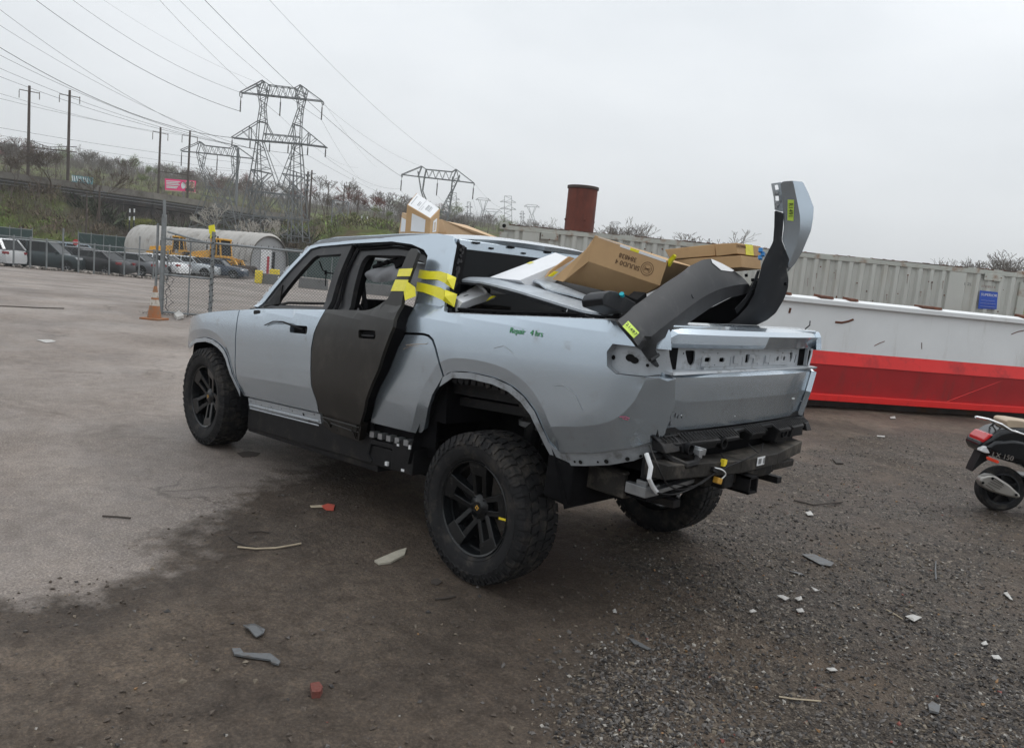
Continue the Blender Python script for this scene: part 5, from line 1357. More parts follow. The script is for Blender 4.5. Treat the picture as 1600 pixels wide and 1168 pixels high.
    tr_ = nn.new('ShaderNodeTexVoronoi'); tr_.feature = 'DISTANCE_TO_EDGE'; tr_.inputs['Scale'].default_value = .33
    wv = nn.new('ShaderNodeVectorMath'); wv.operation = 'ADD'; nv = nn.new('ShaderNodeTexNoise'); nv.inputs['Scale'].default_value = 1.3; nv.inputs['Detail'].default_value = 8; l.new(tc, nv.inputs['Vector']); l.new(tc, wv.inputs[0]); l.new(nv.outputs['Color'], wv.inputs[1]); l.new(wv.outputs[0], tr_.inputs['Vector'])
    cc = mix(math_('MULTIPLY', ramp(tr_.outputs['Distance'], [(.0, (1, 1, 1)), (.005, (0, 0, 0))]), ramp(nz(.5, 3), [(.45, (0, 0, 0)), (.6, (.75, .75, .75))])), cc, (.06, .05, .045))
    cc = mix(math_('MULTIPLY', ramp(nz(1.7, 9, .75, .8), [(.54, (0, 0, 0)), (.66, (1, 1, 1))]), .55), cc, (.135, .113, .096))
    pv = ramp(nz(.23, 6, .6), [(.38, (.82, .80, .80)), (.68, (1.1, 1.1, 1.12))]); cc = mix(1.0, cc, pv, 'MULTIPLY')
    grit = ramp(nz(62, 5, .8), [(.32, (.45, .43, .41)), (.5, (.98, .97, .95)), (.68, (1.75, 1.7, 1.62))]); grit2 = ramp(nz(9, 8, .75, .5), [(.34, (.62, .59, .56)), (.52, (1, 1, 1)), (.68, (1.38, 1.33, 1.26))])
    dirt = mix(.85, dirt, grit, 'MULTIPLY'); dirt = mix(.9, dirt, grit2, 'MULTIPLY')
    ccg = ramp(nz(85, 4, .8), [(.34, (.50, .47, .44)), (.5, (.98, .97, .96)), (.66, (1.5, 1.48, 1.44))]); cc = mix(.75, cc, ccg, 'MULTIPLY'); cc = mix(.5, cc, grit2, 'MULTIPLY')
    dirt = mix(1.0, dirt, ramp(edge, [(.0, (1.05, 1.05, 1.05)), (.22, (.68, .66, .65)), (.5, (.62, .60, .58))]), 'MULTIPLY')
    gv = mix(.6, gv, grit2, 'MULTIPLY'); gv = mix(1.0, gv, (1.22, 1.16, 1.10), 'MULTIPLY')
    base = mix(grav, dirt, gv); base = mix(yard, base, cc); base = mix(1.0, base, (1.01, .985, .955), 'MULTIPLY')
    l.new(base, b.inputs['Base Color'])
    wet = ramp(nz(.6, 6, .6, .2), [(.42, (.55, .55, .55)), (.68, (.92, .92, .92))]); l.new(wet, b.inputs['Roughness'])
    inv = math_('SUBTRACT', 1.0, yard)
    hh = math_('ADD', math_('MULTIPLY', nz(34, 8, .72), math_('ADD', math_('MULTIPLY', inv, .9), .75)), math_('MULTIPLY', math_('SUBTRACT', .7, vd), math_('MULTIPLY', grav, math_('MULTIPLY', inv, .9))))
    hh = math_('ADD', hh, math_('MULTIPLY', nz(6, 6, .65), math_('MULTIPLY', inv, 2.2)))
    bp = nn.new('ShaderNodeBump'); bp.inputs['Strength'].default_value = .9; bp.inputs['Distance'].default_value = .016
    l.new(hh, bp.inputs['Height']); l.new(bp.outputs[0], b.inputs['Normal'])
    me.materials.append(m_)
    return o
add_ground()

M_ST = [mat('stone_dark', (.042, .038, .036), .8, 0, .3, 30), mat('stone_grey', (.11, .10, .092), .8, 0, .3, 30), mat('stone_tan', (.17, .14, .105), .8, 0, .3, 30),
        mat('stone_pale', (.32, .30, .27), .7, 0, .2, 30), mat('clod_brown', (.085, .068, .055), .9, 0, .3, 30), mat('chip_amber', (.26, .15, .07), .7), mat('chip_red', (.20, .06, .045), .7)]
def stones(name, spots, seed):
    rnd = random.Random(seed); V, F, MI = [], [], []
    base = [Vector(p) for p in ((1, 0, 0), (0, 1, 0), (-1, 0, 0), (0, -1, 0), (0, 0, 1), (0, 0, -1))]
    tri = [(0, 1, 4), (1, 2, 4), (2, 3, 4), (3, 0, 4), (1, 0, 5), (2, 1, 5), (3, 2, 5), (0, 3, 5)]
    for (x, y, r_, k) in spots:
        R = Euler((rnd.random() * .8, rnd.random() * .8, rnd.random() * 6.3)).to_matrix(); sc_ = Vector((r_ * rnd.uniform(.7, 1.5), r_ * rnd.uniform(.6, 1.1), r_ * rnd.uniform(.35, .8)))
        c = Vector((x, y, hground(x, y) + sc_.z * .35)); n0 = len(V)
        for p in base: V.append(tuple(c + R @ Vector([p[i] * sc_[i] * rnd.uniform(.7, 1.2) for i in range(3)])))
        F += [tuple(n0 + i for i in t) for t in tri]; MI += [k] * 8
    me = bpy.data.meshes.new(name); me.from_pydata(V, [], F)
    for m_ in M_ST: me.materials.append(m_)
    me.polygons.foreach_set('material_index', MI)
    o = bpy.data.objects.new(name, me); COL.objects.link(o); o['kind'] = 'stuff'; return o
rnd = random.Random(21); G1, G2 = [], []
while len(G1) < 15000:                       # gravel to the right, thickest near the viewer
    px, py = rnd.uniform(820, 1640), 640 + 540 * rnd.random()**.8
    P = gnd(px, py)
    if rnd.random() > gravel_amt(P.x, P.y) * (.55 + .8 * N3(Vector((P.x * 1.3, P.y * 1.3, 3)))): continue
    k = rnd.choices(range(7), (38, 34, 12, 8, 8, .8, .3))[0]; G1.append((P.x, P.y, rnd.choice((.004, .005, .006, .008, .011, .014)) * (1 if k != 3 else .8), k))
while len(G2) < 1900:                        # clods and pebbles on the dirt
    px, py = rnd.uniform(-20, 1100), 700 + 480 * rnd.random()**.8
    P = gnd(px, py); c = sd_conc(P.x, P.y)
    if rnd.random() > (1 if c < 0 else max(.03, 1 - c * 3)) * (.25 + 1.6 * max(0, N3(Vector((P.x * .9, P.y * .9, 7))))): continue
    k = rnd.choices(range(7), (4, 12, 12, 1.4, 70, .3, .2))[0]; G2.append((P.x, P.y, rnd.choice((.002, .003, .003, .004, .006, .009, .014)) * (1 if k != 3 else .7), k))
stones('gravel', G1, 1); stones('pebbles', G2, 2)
o = bpy.data.objects['gravel']; o['label'] = 'loose grey gravel and crushed stone'; bpy.data.objects['pebbles']['label'] = 'small clods and pebbles on the dirt'

# ---------------------------------------------------------------- litter
def shard(name, label, cat, pts, m, th=.004, lift=.006, bend=0.0):
    P = [gnd(*p) for p in pts]; b = sum(P, Vector()) / len(P); b.z = hground(b.x, b.y)
    mb = MB(); mb.slab([Vector((p.x, p.y, hground(p.x, p.y) + lift + bend * (i % 2))) - b for i, p in enumerate(P)], (0, 0, th))
    o = mb.build(name, m); o.location = b; tag(o, label, cat); return o
def stick(name, label, cat, pts, m, r_=.004):
    P = [gnd(*p) for p in pts]; P = [Vector((p.x, p.y, hground(p.x, p.y) + r_ * 1.6)) for p in P]; b = P[0].copy()
    mb = MB(); mb.tube([p - b for p in P], r_, 5); o = mb.build(name, m, None, True); o.location = b; tag(o, label, cat); return o
M_GP = mat('grey_debris', (.12, .125, .13), .6, 0, .2, 20, dirt=(.075, .062, .05), dscale=25, damt=.5); M_WD = mat('pale_wood', (.42, .35, .25), .8, 0, .2, 20); M_DKW = mat('dark_wood', (.05, .04, .033), .8)
M_WH = mat('white_debris', (.44, .43, .41), .7, 0, .1, 20, dirt=(.15, .13, .11), dscale=30, damt=.4); M_RD = mat('red_debris', (.50, .09, .06), .6, dirt=(.12, .05, .04), damt=.4)
shard('plastic_shard', 'long grey plastic strip with two notches, in the dirt at the lower left', 'plastic shard', ((362, 1019), (375, 1018), (380, 1025), (422, 1024), (438, 1036), (435, 1041), (424, 1038), (422, 1034), (385, 1031), (366, 1028)), M_GP, .008)
shard('plastic_shard', 'crumpled grey scrap just above the long notched strip', 'plastic shard', ((380, 978), (398, 980), (414, 984), (412, 994), (400, 998), (388, 988)), M_GP, .006, .008, .012)
shard('brick_fragment', 'broken red brick piece at the bottom of the dirt patch', 'brick fragment', ((484, 1076), (498, 1072), (504, 1080), (500, 1088), (487, 1090)), mat('broken_brick', (.17, .05, .038), .9, 0, .4, 40, bump=.6, dirt=(.08, .05, .04), dscale=40, damt=.6), .028, .0)
shard('wood_shard', 'pointed tan slab of wood beside the rear left tyre', 'wood shard', ((585, 877), (620, 862), (635, 857), (632, 868), (610, 880), (592, 882)), mat('tan_slab', (.40, .37, .30), .8, 0, .15, 20, bump=.3), .012, .003)
shard('red_scrap', 'folded red plastic scrap lying in the shade of the truck', 'plastic scrap', ((502, 792), (512, 788), (523, 790), (521, 798), (510, 797)), M_RD, .01, .002)
shard('tan_scrap', 'short tan strip of paper beside the red scrap', 'paper scrap', ((484, 791), (505, 790), (504, 794), (486, 794)), M_WD, .003)
shard('paper_scrap', 'flat white paper on the concrete far left', 'paper scrap', ((57, 531), (80, 531), (88, 534), (72, 536)), M_WH, .002)
shard('metal_sheet_scrap', 'long grey pointed sheet scrap on the gravel behind the truck', 'sheet scrap', ((1252, 867), (1272, 868), (1303, 881), (1298, 886), (1280, 883), (1262, 874)), M_GP, .004, .01)
shard('metal_sheet_scrap', 'slim grey strip on the gravel just below the pointed sheet scrap', 'sheet scrap', ((1232, 895), (1250, 895), (1258, 899), (1240, 898)), M_GP, .003, .008)
shard('slate_shard', 'dark grey square shard at the lower right gravel', 'slate shard', ((1449, 1106), (1456, 1100), (1468, 1108), (1466, 1120), (1451, 1116)), M_GP, .01, .008)
shard('plastic_shard', 'narrow grey strip lying in the reddish dirt right of centre', 'plastic shard', ((982, 995), (990, 995), (1018, 1008), (1012, 1010), (992, 1003)), M_GP, .005)
for i, (lab, q) in enumerate((('large white flake on the gravel, left one of three', ((1213, 933), (1222, 933), (1233, 938), (1226, 942))), ('pale rounded flake next to the large white flake', ((1241, 938), (1251, 936), (1253, 941), (1246, 944))),
        ('white forked flake above the pale rounded one', ((1266, 920), (1272, 924), (1279, 927), (1272, 928))), ('small white chip with an amber edge on the dark gravel', ((1170, 956), (1176, 954), (1182, 957), (1172, 960))),
        ('white leaf-shaped chip near the right frame edge', ((1567, 930), (1573, 930), (1582, 942), (1576, 940))), ('white chip below the leaf-shaped one', ((1549, 1021), (1560, 1022), (1566, 1028), (1553, 1028))),
        ('white and grey shard between twig and leaf-shaped chip', ((1414, 964), (1425, 963), (1440, 967), (1428, 973))), ('white triangular chip on the dirt behind the rear tyre', ((957, 953), (961, 952), (964, 957), (958, 957))),
        ('flat white card far out on the gravel', ((1370, 682), (1382, 683), (1382, 685), (1370, 684))), ('white chip at the foot of the red skip', ((1390, 653), (1398, 652), (1399, 656), (1391, 656))),
        ('pale flake right of the exposed tow bar', ((1258, 802), (1266, 801), (1271, 806), (1262, 807))), ('two-pronged pale flake at lower right', ((1290, 1049), (1302, 1050), (1308, 1054), (1295, 1055))),
        ('dull pale flake lying below the white flakes', ((1243, 957), (1252, 956), (1256, 962), (1246, 963))), ('tiny white chip above the dark square shard', ((1533, 1003), (1540, 1001), (1544, 1005), (1536, 1007))))):
    shard('white_flake', lab, 'white flake', q, M_WH, .003, .010, .004)
stick('stick', 'short dark stick lying on the concrete at left', 'stick', ((160, 808), (182, 809), (204, 811)), M_DKW, .006)
stick('stick', 'bare pale twig bowed across the dirt in front of the truck', 'twig', ((371, 858), (400, 860), (430, 860), (455, 857), (470, 854)), M_WD, .006)
stick('cable', 'thin dark wire curving beside the pale twig', 'cable', ((357, 841), (368, 849), (385, 855), (402, 857)), M_DKW, .004)
stick('stick', 'thin dark twig above the pale bowed twig', 'twig', ((388, 835), (408, 833), (420, 835)), M_DKW, .004)
stick('stick', 'upright grey sliver on the right gravel', 'splinter', ((1462, 878), (1461, 893), (1462, 908)), M_GP, .005)
stick('stick', 'pale twig pointing at the shard on the right gravel', 'twig', ((1385, 952), (1400, 960), (1410, 966)), M_WD, .004)
stick('stick', 'long pale twig low on the right gravel', 'twig', ((1217, 1089), (1240, 1093), (1282, 1098)), M_WD, .004)
stick('stick', 'dark stick on the dirt under the exposed tow bar', 'stick', ((1240, 783), (1270, 790), (1316, 786)), M_DKW, .007)
stick('stick', 'dark root lying in the dirt right of the shard', 'root', ((680, 938), (700, 936), (712, 933)), M_DKW, .006)
stick('joint_strip', 'long dark seam of tar across the concrete at the left edge', 'tar seam', ((-40, 478), (20, 480), (60, 482), (100, 483)), M_DKW, .012)
shard('dark_scrap', 'black torn rubber scrap on the gravel right of the tailgate', 'rubber scrap', ((1300, 719), (1312, 721), (1318, 726), (1306, 726)), M_DKW, .01)
shard('dark_scrap', 'flat dark disc of rubber just left of the rear tyre', 'rubber scrap', ((673, 907), (684, 905), (691, 910), (683, 915), (674, 913)), M_DKW, .006, .002)
shard('dark_scrap', 'damp black clump on the concrete behind the front tyre', 'clump', ((370, 708), (388, 705), (407, 708), (400, 713), (378, 714)), M_DKW, .004, .001)
# ================================================================ THINGS ROUND THE YARD
M_GALV = mat('galvanised_steel', (.22, .235, .24), .55, .4, .15, 8, dirt=(.12, .11, .10), dscale=6, damt=.3)
M_WIRE = mat('fence_wire', (.17, .18, .18), .6, .3)
M_ORANGE = mat('dirty_orange', (.36, .13, .045), .8, 0, .15, 9, dirt=(.20, .14, .09), dscale=9, damt=.85)
M_DWHITE = mat('dirty_white', (.48, .45, .40), .6, 0, .15, 9, dirt=(.22, .17, .12), dscale=12, damt=.5)
# ---------------------------------------------------------------- gate and chain-link fence beside the truck
GB = gnd(253, 491); FE = at(700, 500, 19.0); FE.z = 0
fdir = (Vector((FE.x, FE.y, 0)) - Vector((GB.x, GB.y, 0))).normalized()
def fpt(px, py, off=0.0):
    "point on the upright fence plane"
    n = Vector((fdir.y, -fdir.x, 0)); return onpl(px, py, GB + n * off, n)
FN = root('chain_link_fence', 'grey chain-link fence with a tall end post, running behind the truck cab', 'fence', GB)
fr = lambda mb: rel(mb, GB)
P0, P1 = fpt(257, 335), Vector(GB); P1 = Vector((P0.x, P0.y, 0))
mb = MB(); mb.tube([P1, P0], .055, 12); fr(mb).build('end_post', M_GALV, FN, True)
mb = MB(); mb.tube([P0, fpt(257, 312)], .035, 10); fr(mb).build('post_extension', M_GALV, FN, True)
for z in (.35, .75, 1.35, 1.75):
    mb = MB(); mb.tube([P1 + Vector((0, 0, z)), P1 + Vector((0, 0, z + .03))], .064, 12); mb.bar(P1 + Vector((0, 0, z + .015)) - fdir * .02, P1 + Vector((0, 0, z + .015)) + fdir * .13, .02); fr(mb).build('post_band', M_GALV, FN)
zt = fpt(262, 373).z
P2 = fpt(331, 430); P2.z = 0; zt2 = fpt(333, 362).z
def top(p): return Vector((p.x, p.y, zt))
endF = Vector((GB.x, GB.y, 0)) + fdir * 12.5
mb = MB(); mb.tube([top(P1), top(endF)], .028, 8); fr(mb).build('top_rail', M_GALV, FN, True)
z_mid = fpt(290, 432).z
mb = MB(); mb.tube([Vector((P1.x, P1.y, z_mid)), Vector((P2.x, P2.y, z_mid))], .026, 8); mb.tube([P1 + Vector((0, 0, .06)), P2 + Vector((0, 0, .06))], .022, 8); fr(mb).build('mid_rail', M_GALV, FN, True)
mb = MB(); mb.tube([fpt(262, 362), fpt(322, 379)], .026, 6); mb.tube([fpt(326, 372), fpt(334, 362)], .02, 6); fr(mb).build('brace', M_GALV, FN, True)
for k, d in enumerate((0, 3.0, 6.1, 9.2, 12.4)):
    b_ = P2 + fdir * d; mb = MB(); mb.tube([b_, b_ + Vector((0, 0, zt2 if k == 0 else zt + .05))], .045 if k == 0 else .033, 8)
    fr(mb).build('post', M_GALV, FN, True)
mb = MB()                                        # ragged wire and strips wound round the second post
for i in range(46):
    z = .05 + i * (zt2 - .1) / 46; a = i * 1.9
    mb.bar(P2 + Vector((.06 * cos(a), .06 * sin(a), z)), P2 + Vector((.06 * cos(a + 2), .06 * sin(a + 2), z + .035)), .014)
fr(mb).build('wound_wire', M_PLAS, FN)
mb = MB(); b_ = P1.lerp(P2, .55); mb.tube([b_, top(b_)], .018, 6); fr(mb).build('post', M_GALV, FN, True)
def weave(a, L, d, z0, z1, pitch=.075, r_=.0032):
    mb = MB(); H = z1 - z0; n = int(L / pitch)
    nn = Vector((d.y, -d.x, 0))
    def strip(p, q): 
        mb.bar(p, q, r_ * 2)
    k = -int(H / pitch)
    for i in range(k, n):
        for s in (1, -1):
            x0, x1, za, zb_ = i * pitch, i * pitch + H, z0, z1
            if x0 < 0: za = z0 - x0; x0 = 0
            if x1 > L: zb_ = z1 - (x1 - L); x1 = L
            if x1 <= x0: continue
            if s < 0: za, zb_ = z1 - (za - z0), z1 - (zb_ - z0)
            strip(a + d * x0 + Vector((0, 0, za)), a + d * x1 + Vector((0, 0, zb_)))
    return mb
o = fr(weave(P1 + Vector((0, 0, 0)), 12.4, fdir, .05, zt)).build('wire_mesh', M_WIRE, FN, fix=False); o['kind'] = 'stuff'
mb = MB(); rnd = random.Random(4)
for i in range(60):
    u = rnd.random() * 3.2; mb.tube([P1 + fdir * u + Vector((0, 0, zt)), P1 + fdir * (u + .02) + Vector((rnd.uniform(-.03, .03), 0, zt + .07))], .004, 3)
pts = [P1 + fdir * .14 + Vector((rnd.uniform(-.06, .06), rnd.uniform(-.06, .06), 1.5 - i * .07)) for i in range(22)]
mb.tube(pts, .009, 4); pts = [P1 + fdir * .20 + Vector((rnd.uniform(-.08, .08), rnd.uniform(-.06, .06), 1.2 - i * .06)) for i in range(18)]; mb.tube(pts, .007, 4)
fr(mb).build('loose_wire', M_INK, FN)
lf = P2 + Vector((0, 0, zt2)); mb = MB(); q = fpt(331, 368) - GB
mb.slab([fpt(328, 365), fpt(327, 353), fpt(335, 351), fpt(337, 364)], (0, .02, 0)); mb.slab([fpt(330, 372), fpt(330, 364), fpt(335, 364), fpt(334, 372)], (0, .03, 0)); fr(mb).build('yellow_tape_knot', M_TAPE, FN)
# inner gate leaf: a thin upright pipe standing left of the end post
ga, gb_ = fpt(247, 350), Vector(fpt(246, 470)); gb_ = Vector((ga.x, ga.y, .05))
r = root('gate_leaf', 'open gate leaf seen edge-on, left of the tall grey end post', 'gate', Vector((ga.x, ga.y, 0)))
mb = MB(); B0 = Vector((ga.x, ga.y, 0)); away = Vector((B0.x - CAM.x, B0.y - CAM.y, 0)).normalized()
mb.tube([gb_ - B0, ga - B0], .03, 8); mb.tube([gb_ + away * 3.6 - B0, ga + away * 3.6 - B0], .03, 8); mb.tube([ga - B0, ga + away * 3.6 - B0], .025, 6); mb.tube([gb_ - B0 + Vector((0, 0, .1)), gb_ + away * 3.6 - B0 + Vector((0, 0, .1))], .025, 6); mb.tube([gb_ - B0 + Vector((0, 0, .9)), gb_ + away * 3.6 - B0 + Vector((0, 0, .9))], .02, 6)
mb.build('gate_frame', M_GALV, r, True)
# traffic cone
cb = gnd(241, 499)
r = root('traffic_cone', 'worn orange traffic cone with two dirty white bands, by the gate post', 'traffic cone', cb)
sc_ = (499 - 447) / FPX * ((cb - CAM).dot(FW))
mb = MB(); w = sc_ * .30; mb.box((0, 0, .02), (w * 2, w * 2, .04), (0, 0, .7)); mb.build('cone_base', M_ORANGE, r, bevel=.008)
H = sc_
def conr(t): return .17 * H * (1 - t) + .045 * H
for nm, t0, t1, m_ in (('cone_body', .03, .42, M_ORANGE), ('reflective_band', .42, .60, M_DWHITE), ('cone_body', .60, .66, M_ORANGE), ('reflective_band', .66, .82, M_DWHITE), ('cone_top', .82, 1.0, M_ORANGE)):
    mb = MB(); mb.lathe([(conr(t0), t0 * H), (conr(t1), t1 * H)] + ([(0.02, t1 * H)] if nm == 'cone_top' else []), None, 18); mb.build(nm, m_, r, True)
shard('plastic_bag', 'crumpled white plastic bag at the foot of the gate', 'plastic bag', ((272, 494), (279, 491), (285, 494), (287, 499), (276, 500)), M_WH, .07, 0, .03)
# torn weeds and leaves along the fence foot
mb = MB(); rnd = random.Random(6)
for i in range(240):
    u = rnd.uniform(-.4, 4.5); b_ = P1 + fdir * u + Vector((rnd.gauss(0, .12), rnd.gauss(0, .12), 0)); a = rnd.random() * 6.3; L = rnd.uniform(.04, .13)
    mb.add([b_, b_ + Vector((cos(a) * .02, sin(a) * .02, .0)), b_ + Vector((cos(a) * L, sin(a) * L, L * .6))], [(0, 1, 2)])
o = mb.build('dead_weeds', M_DKW); tag(o, 'dead weeds and leaves caught along the foot of the fence', 'weeds', kind='stuff')

# ---------------------------------------------------------------- parked cars
M_CGL = M_CARGL; M_TY = mat('car_tyre', (.02, .02, .02), .8); M_ALU = mat('alloy_wheel', (.40, .41, .42), .35, .7); M_TAIL = mat('tail_lamp', (.28, .015, .02), .2, coat=.5); M_HEAD = mat('head_lamp', (.65, .66, .68), .15, coat=.5)
CARCOL = {k: mat('car_paint_' + k, c, .3, .15, .04, 2, coat=.25, spec=.35) for k, c in dict(white=(.72, .73, .74), green=(.022, .036, .040), black=(.012, .012, .014), grey=(.12, .125, .135), silver=(.40, .43, .45), navy=(.03, .045, .07), blue=(.22, .30, .36), dark=(.025, .028, .032)).items()}
def car(label, px, py, Z, yaw, col, kind='sedan', flip=False, pos=None):
    L, W_, H_ = dict(sedan=(4.8, 1.82, 1.45), suv=(4.4, 1.80, 1.62), van=(5.0, 1.95, 1.72), hatch=(4.2, 1.75, 1.50))[kind]
    c = at(px, py, Z); b = Vector((c.x, c.y, gz(c.x, c.y)))
    r = root('parked_car', label, 'car', b, 'cars parked in the fenced lot'); r.rotation_euler = (0, 0, yaw)
    pr = dict(sedan=([0, .03, .12, .30, .40, .60, .72, .86, .97, 1.0], [.42, .55, .60, .66, .70, .70, .69, .66, .60, .45], [.0, .0, .0, .0, .97, 1.0, .97, .0, .0, .0]),
              suv=([0, .03, .12, .27, .42, .62, .80, .93, .985, 1.0], [.40, .52, .58, .62, .64, .64, .64, .62, .58, .40], [.0, .0, .0, .0, .98, 1.0, .97, .0, .0, .0]),
              van=([0, .03, .12, .24, .40, .62, .82, .95, .99, 1.0], [.40, .52, .57, .60, .62, .62, .61, .60, .55, .40], [.0, .0, .0, .0, .98, 1.0, .97, .0, .0, .0]),
              hatch=([0, .03, .12, .26, .40, .60, .78, .93, .985, 1.0], [.42, .54, .59, .64, .66, .66, .66, .64, .58, .40], [.0, .0, .0, .0, .98, 1.0, .95, .0, .0, .0]))[kind]
    xs, zb_, zr = pr; mb = MB(); m_ = []
    # lower body, lofted through stations from nose (t=0) to tail (t=1)
    V = []
    hw = lambda t: W_ / 2 * (1 - .10 * (abs(t - .5) * 2)**4)
    for t, zz in zip(xs, zb_):
        x = L / 2 - t * L; z1 = zz * H_; w = hw(t)
        V += [(x, y, z) for y, z in ((-w * .93, .22), (-w, .42), (-w * .99, z1 - .08), (-w * .90, z1), (0, z1 + .03), (w * .90, z1), (w * .99, z1 - .08), (w, .42), (w * .93, .22))]
    n = 9; k = len(xs)
    mb.add(V, [(i * n + j, (i + 1) * n + j, (i + 1) * n + j + 1, i * n + j + 1) for i in range(k - 1) for j in range(n - 1)] + [tuple(range(n)), tuple(reversed(range((k - 1) * n, k * n)))])
    mb.build('car_body', CARCOL[col], r, True, 50)
    # cabin: dark glass block with painted roof and pillars
    i0, i1 = (3, 7); xa, xb = L / 2 - xs[i0] * L, L / 2 - xs[i1] * L; xc, xd = L / 2 - xs[4] * L, L / 2 - xs[6] * L
    if kind in ('suv', 'van', 'hatch'): xb = -L / 2 + .12; xd = -L / 2 + .55
    zs = zb_[4] * H_ - .02; zt_ = H_ - .05; w0, w1 = W_ * .455, W_ * .36
    mb = MB(); mb.hexa([(xb, -w0, zs), (xa, -w0, zs - .04), (xa, w0, zs - .04), (xb, w0, zs), (xd, -w1, zt_), (xc, -w1, zt_), (xc, w1, zt_), (xd, w1, zt_)]); mb.build('window_glass', M_CGL, r)
    mb = MB(); mb.hexa([(xd - .05, -w1 - .02, zt_), (xc + .05, -w1 - .02, zt_ - .01), (xc + .05, w1 + .02, zt_ - .01), (xd - .05, w1 + .02, zt_), (xd + .15, -w1 + .12, H_), (xc - .15, -w1 + .12, H_ + .005), (xc - .15, w1 - .12, H_ + .005), (xd + .15, w1 - .12, H_)])
    mb.build('roof', CARCOL[col], r, True, 60)
    for s in (1, -1):
        mb = MB()
        a0, a1 = Vector((xa, s * (w0 + .005), zs - .04)), Vector((xc, s * (w1 + .005), zt_ + .01)); mb.bar(a0, a1, .06, .05)
        a0, a1 = Vector((xb, s * (w0 + .005), zs)), Vector((xd, s * (w1 + .005), zt_ + .01)); mb.bar(a0, a1, .16 if kind != 'sedan' else .10, .05)
        xm = (xc + xd) / 2 + .05; mb.bar((xm, s * (w0 + .005), zs), (xm, s * (w1 + .01), zt_), .07, .04)
        mb.build('window_pillar', CARCOL[col] if col not in ('x',) else M_PLAS, r)
        mb = MB()
        for xx in (xm, xm + 1.02, xm - .95): mb.bar((xx, s * (W_ / 2 + .001), .40), (xx, s * (W_ / 2 * .985), zs - .12), .012, .004)
        mb.bar((xm + 1.0, s * (W_ / 2 - .004), .34), (xm - .9, s * (W_ / 2 - .004), .34), .05, .02)
        mb.build('door_gap', M_BLACK, r)
        for xx in (xm + .12, xm - .82):
            mb = MB(); mb.box((xx, s * W_ / 2, zs - .18), (.18, .03, .03)); mb.build('door_handle', CARCOL[col], r)
        mb = MB(); mb.box((xa - .25, s * (W_ / 2 + .06), zs + .04), (.10, .18, .12)); mb.build('wing_mirror', CARCOL[col], r, bevel=.02)
        mb = MB(); mb.box((-L / 2 + .12, s * (W_ / 2 - .18), zb_[7] * H_ - .18), (.20, .32, .16), (0, 0, -s * .3)); mb.build('tail_light', M_TAIL, r, bevel=.03)
        mb = MB(); mb.box((L / 2 - .20, s * (W_ / 2 - .22), zb_[2] * H_ - .14), (.26, .34, .13), (0, 0, s * .35)); mb.build('headlight', M_HEAD, r, bevel=.03)
    for xx in (L / 2 - .85, -L / 2 + .90):
        for s in (1, -1):
            w = bpy.data.objects.new('wheel', None); COL.objects.link(w); w.parent = r; w.location = (xx, s * (W_ / 2 - .11), .32)
            My = Matrix.Rotation(radians(-90 * s), 4, 'X')
            mb = MB(); mb.lathe([(.20, .10), (.26, .115), (.31, .10), (.325, .04), (.325, -.08), (.20, -.10)], My, 20); mb.build('tyre', M_TY, w, True)
            mb = MB(); mb.lathe([(.205, .09), (.19, .05), (.0, .045)], My, 18)
            mb.build('rim_barrel', M_BLACK, w)
            mb = MB()
            for q in range(5): a = q * 2 * pi / 5; mb.bar(My @ Vector((0, 0, .075)), My @ Vector((.195 * cos(a), .195 * sin(a), .095)), .055, .02)
            mb.lathe([(.185, .095), (.205, .105), (.21, .095)], My, 18); mb.build('rim', M_ALU, w)
            mb = MB(); mb.lathe([(.39, .112), (.0, .112)], My @ Matrix.Translation((0, 0, 0)), 18)
    # dark wheel openings
    for xx in (L / 2 - .85, -L / 2 + .90):
        for s in (1, -1):
            mb = MB(); mb.add([(xx + .385 * cos(a_ * pi / 12), s * (W_ / 2 + .004), max(.2, .33 + .375 * sin(a_ * pi / 12))) for a_ in range(13)], [tuple(range(13))]); mb.build('wheel_opening', M_BLACK, r)
    mb = MB(); mb.box((0, 0, .24), (L * .9, W_ * .88, .12)); mb.build('underbody', M_BLACK, r)
    return r
RY = atan2(RH.y, RH.x)           # heading that faces picture-right
car('white sport utility car at the far left edge of the parked row', -25, 380, 46.0, RY + radians(172), 'white', 'suv')
car('dark green van second in the parked row, right of the white one', 70, 385, 47.8, RY + radians(8), 'green', 'van')
car('black sedan nearest the fence in the middle of the parked row', 146, 390, 48.8, RY + radians(172), 'black', 'sedan')
car('dark sedan half hidden behind the black one', 120, 385, 54, RY + radians(170), 'dark', 'sedan')
car('grey sedan with red tail lamps, right of the black one', 199, 398, 51.8, RY + radians(176), 'grey', 'sedan')
car('white sedan between the grey sedan and the gate post', 243, 400, 57, RY + radians(172), 'white', 'sedan')
car('silver sedan seen through the gate mesh', 292, 408, 60, RY + radians(8), 'silver', 'sedan')
car('dark blue sedan in front of the wheel loader', 338, 414, 62, RY + radians(6), 'navy', 'sedan')
car('light blue car whose roof shows above the second and third cars', 104, 380, 66, RY + radians(170), 'blue', 'hatch')

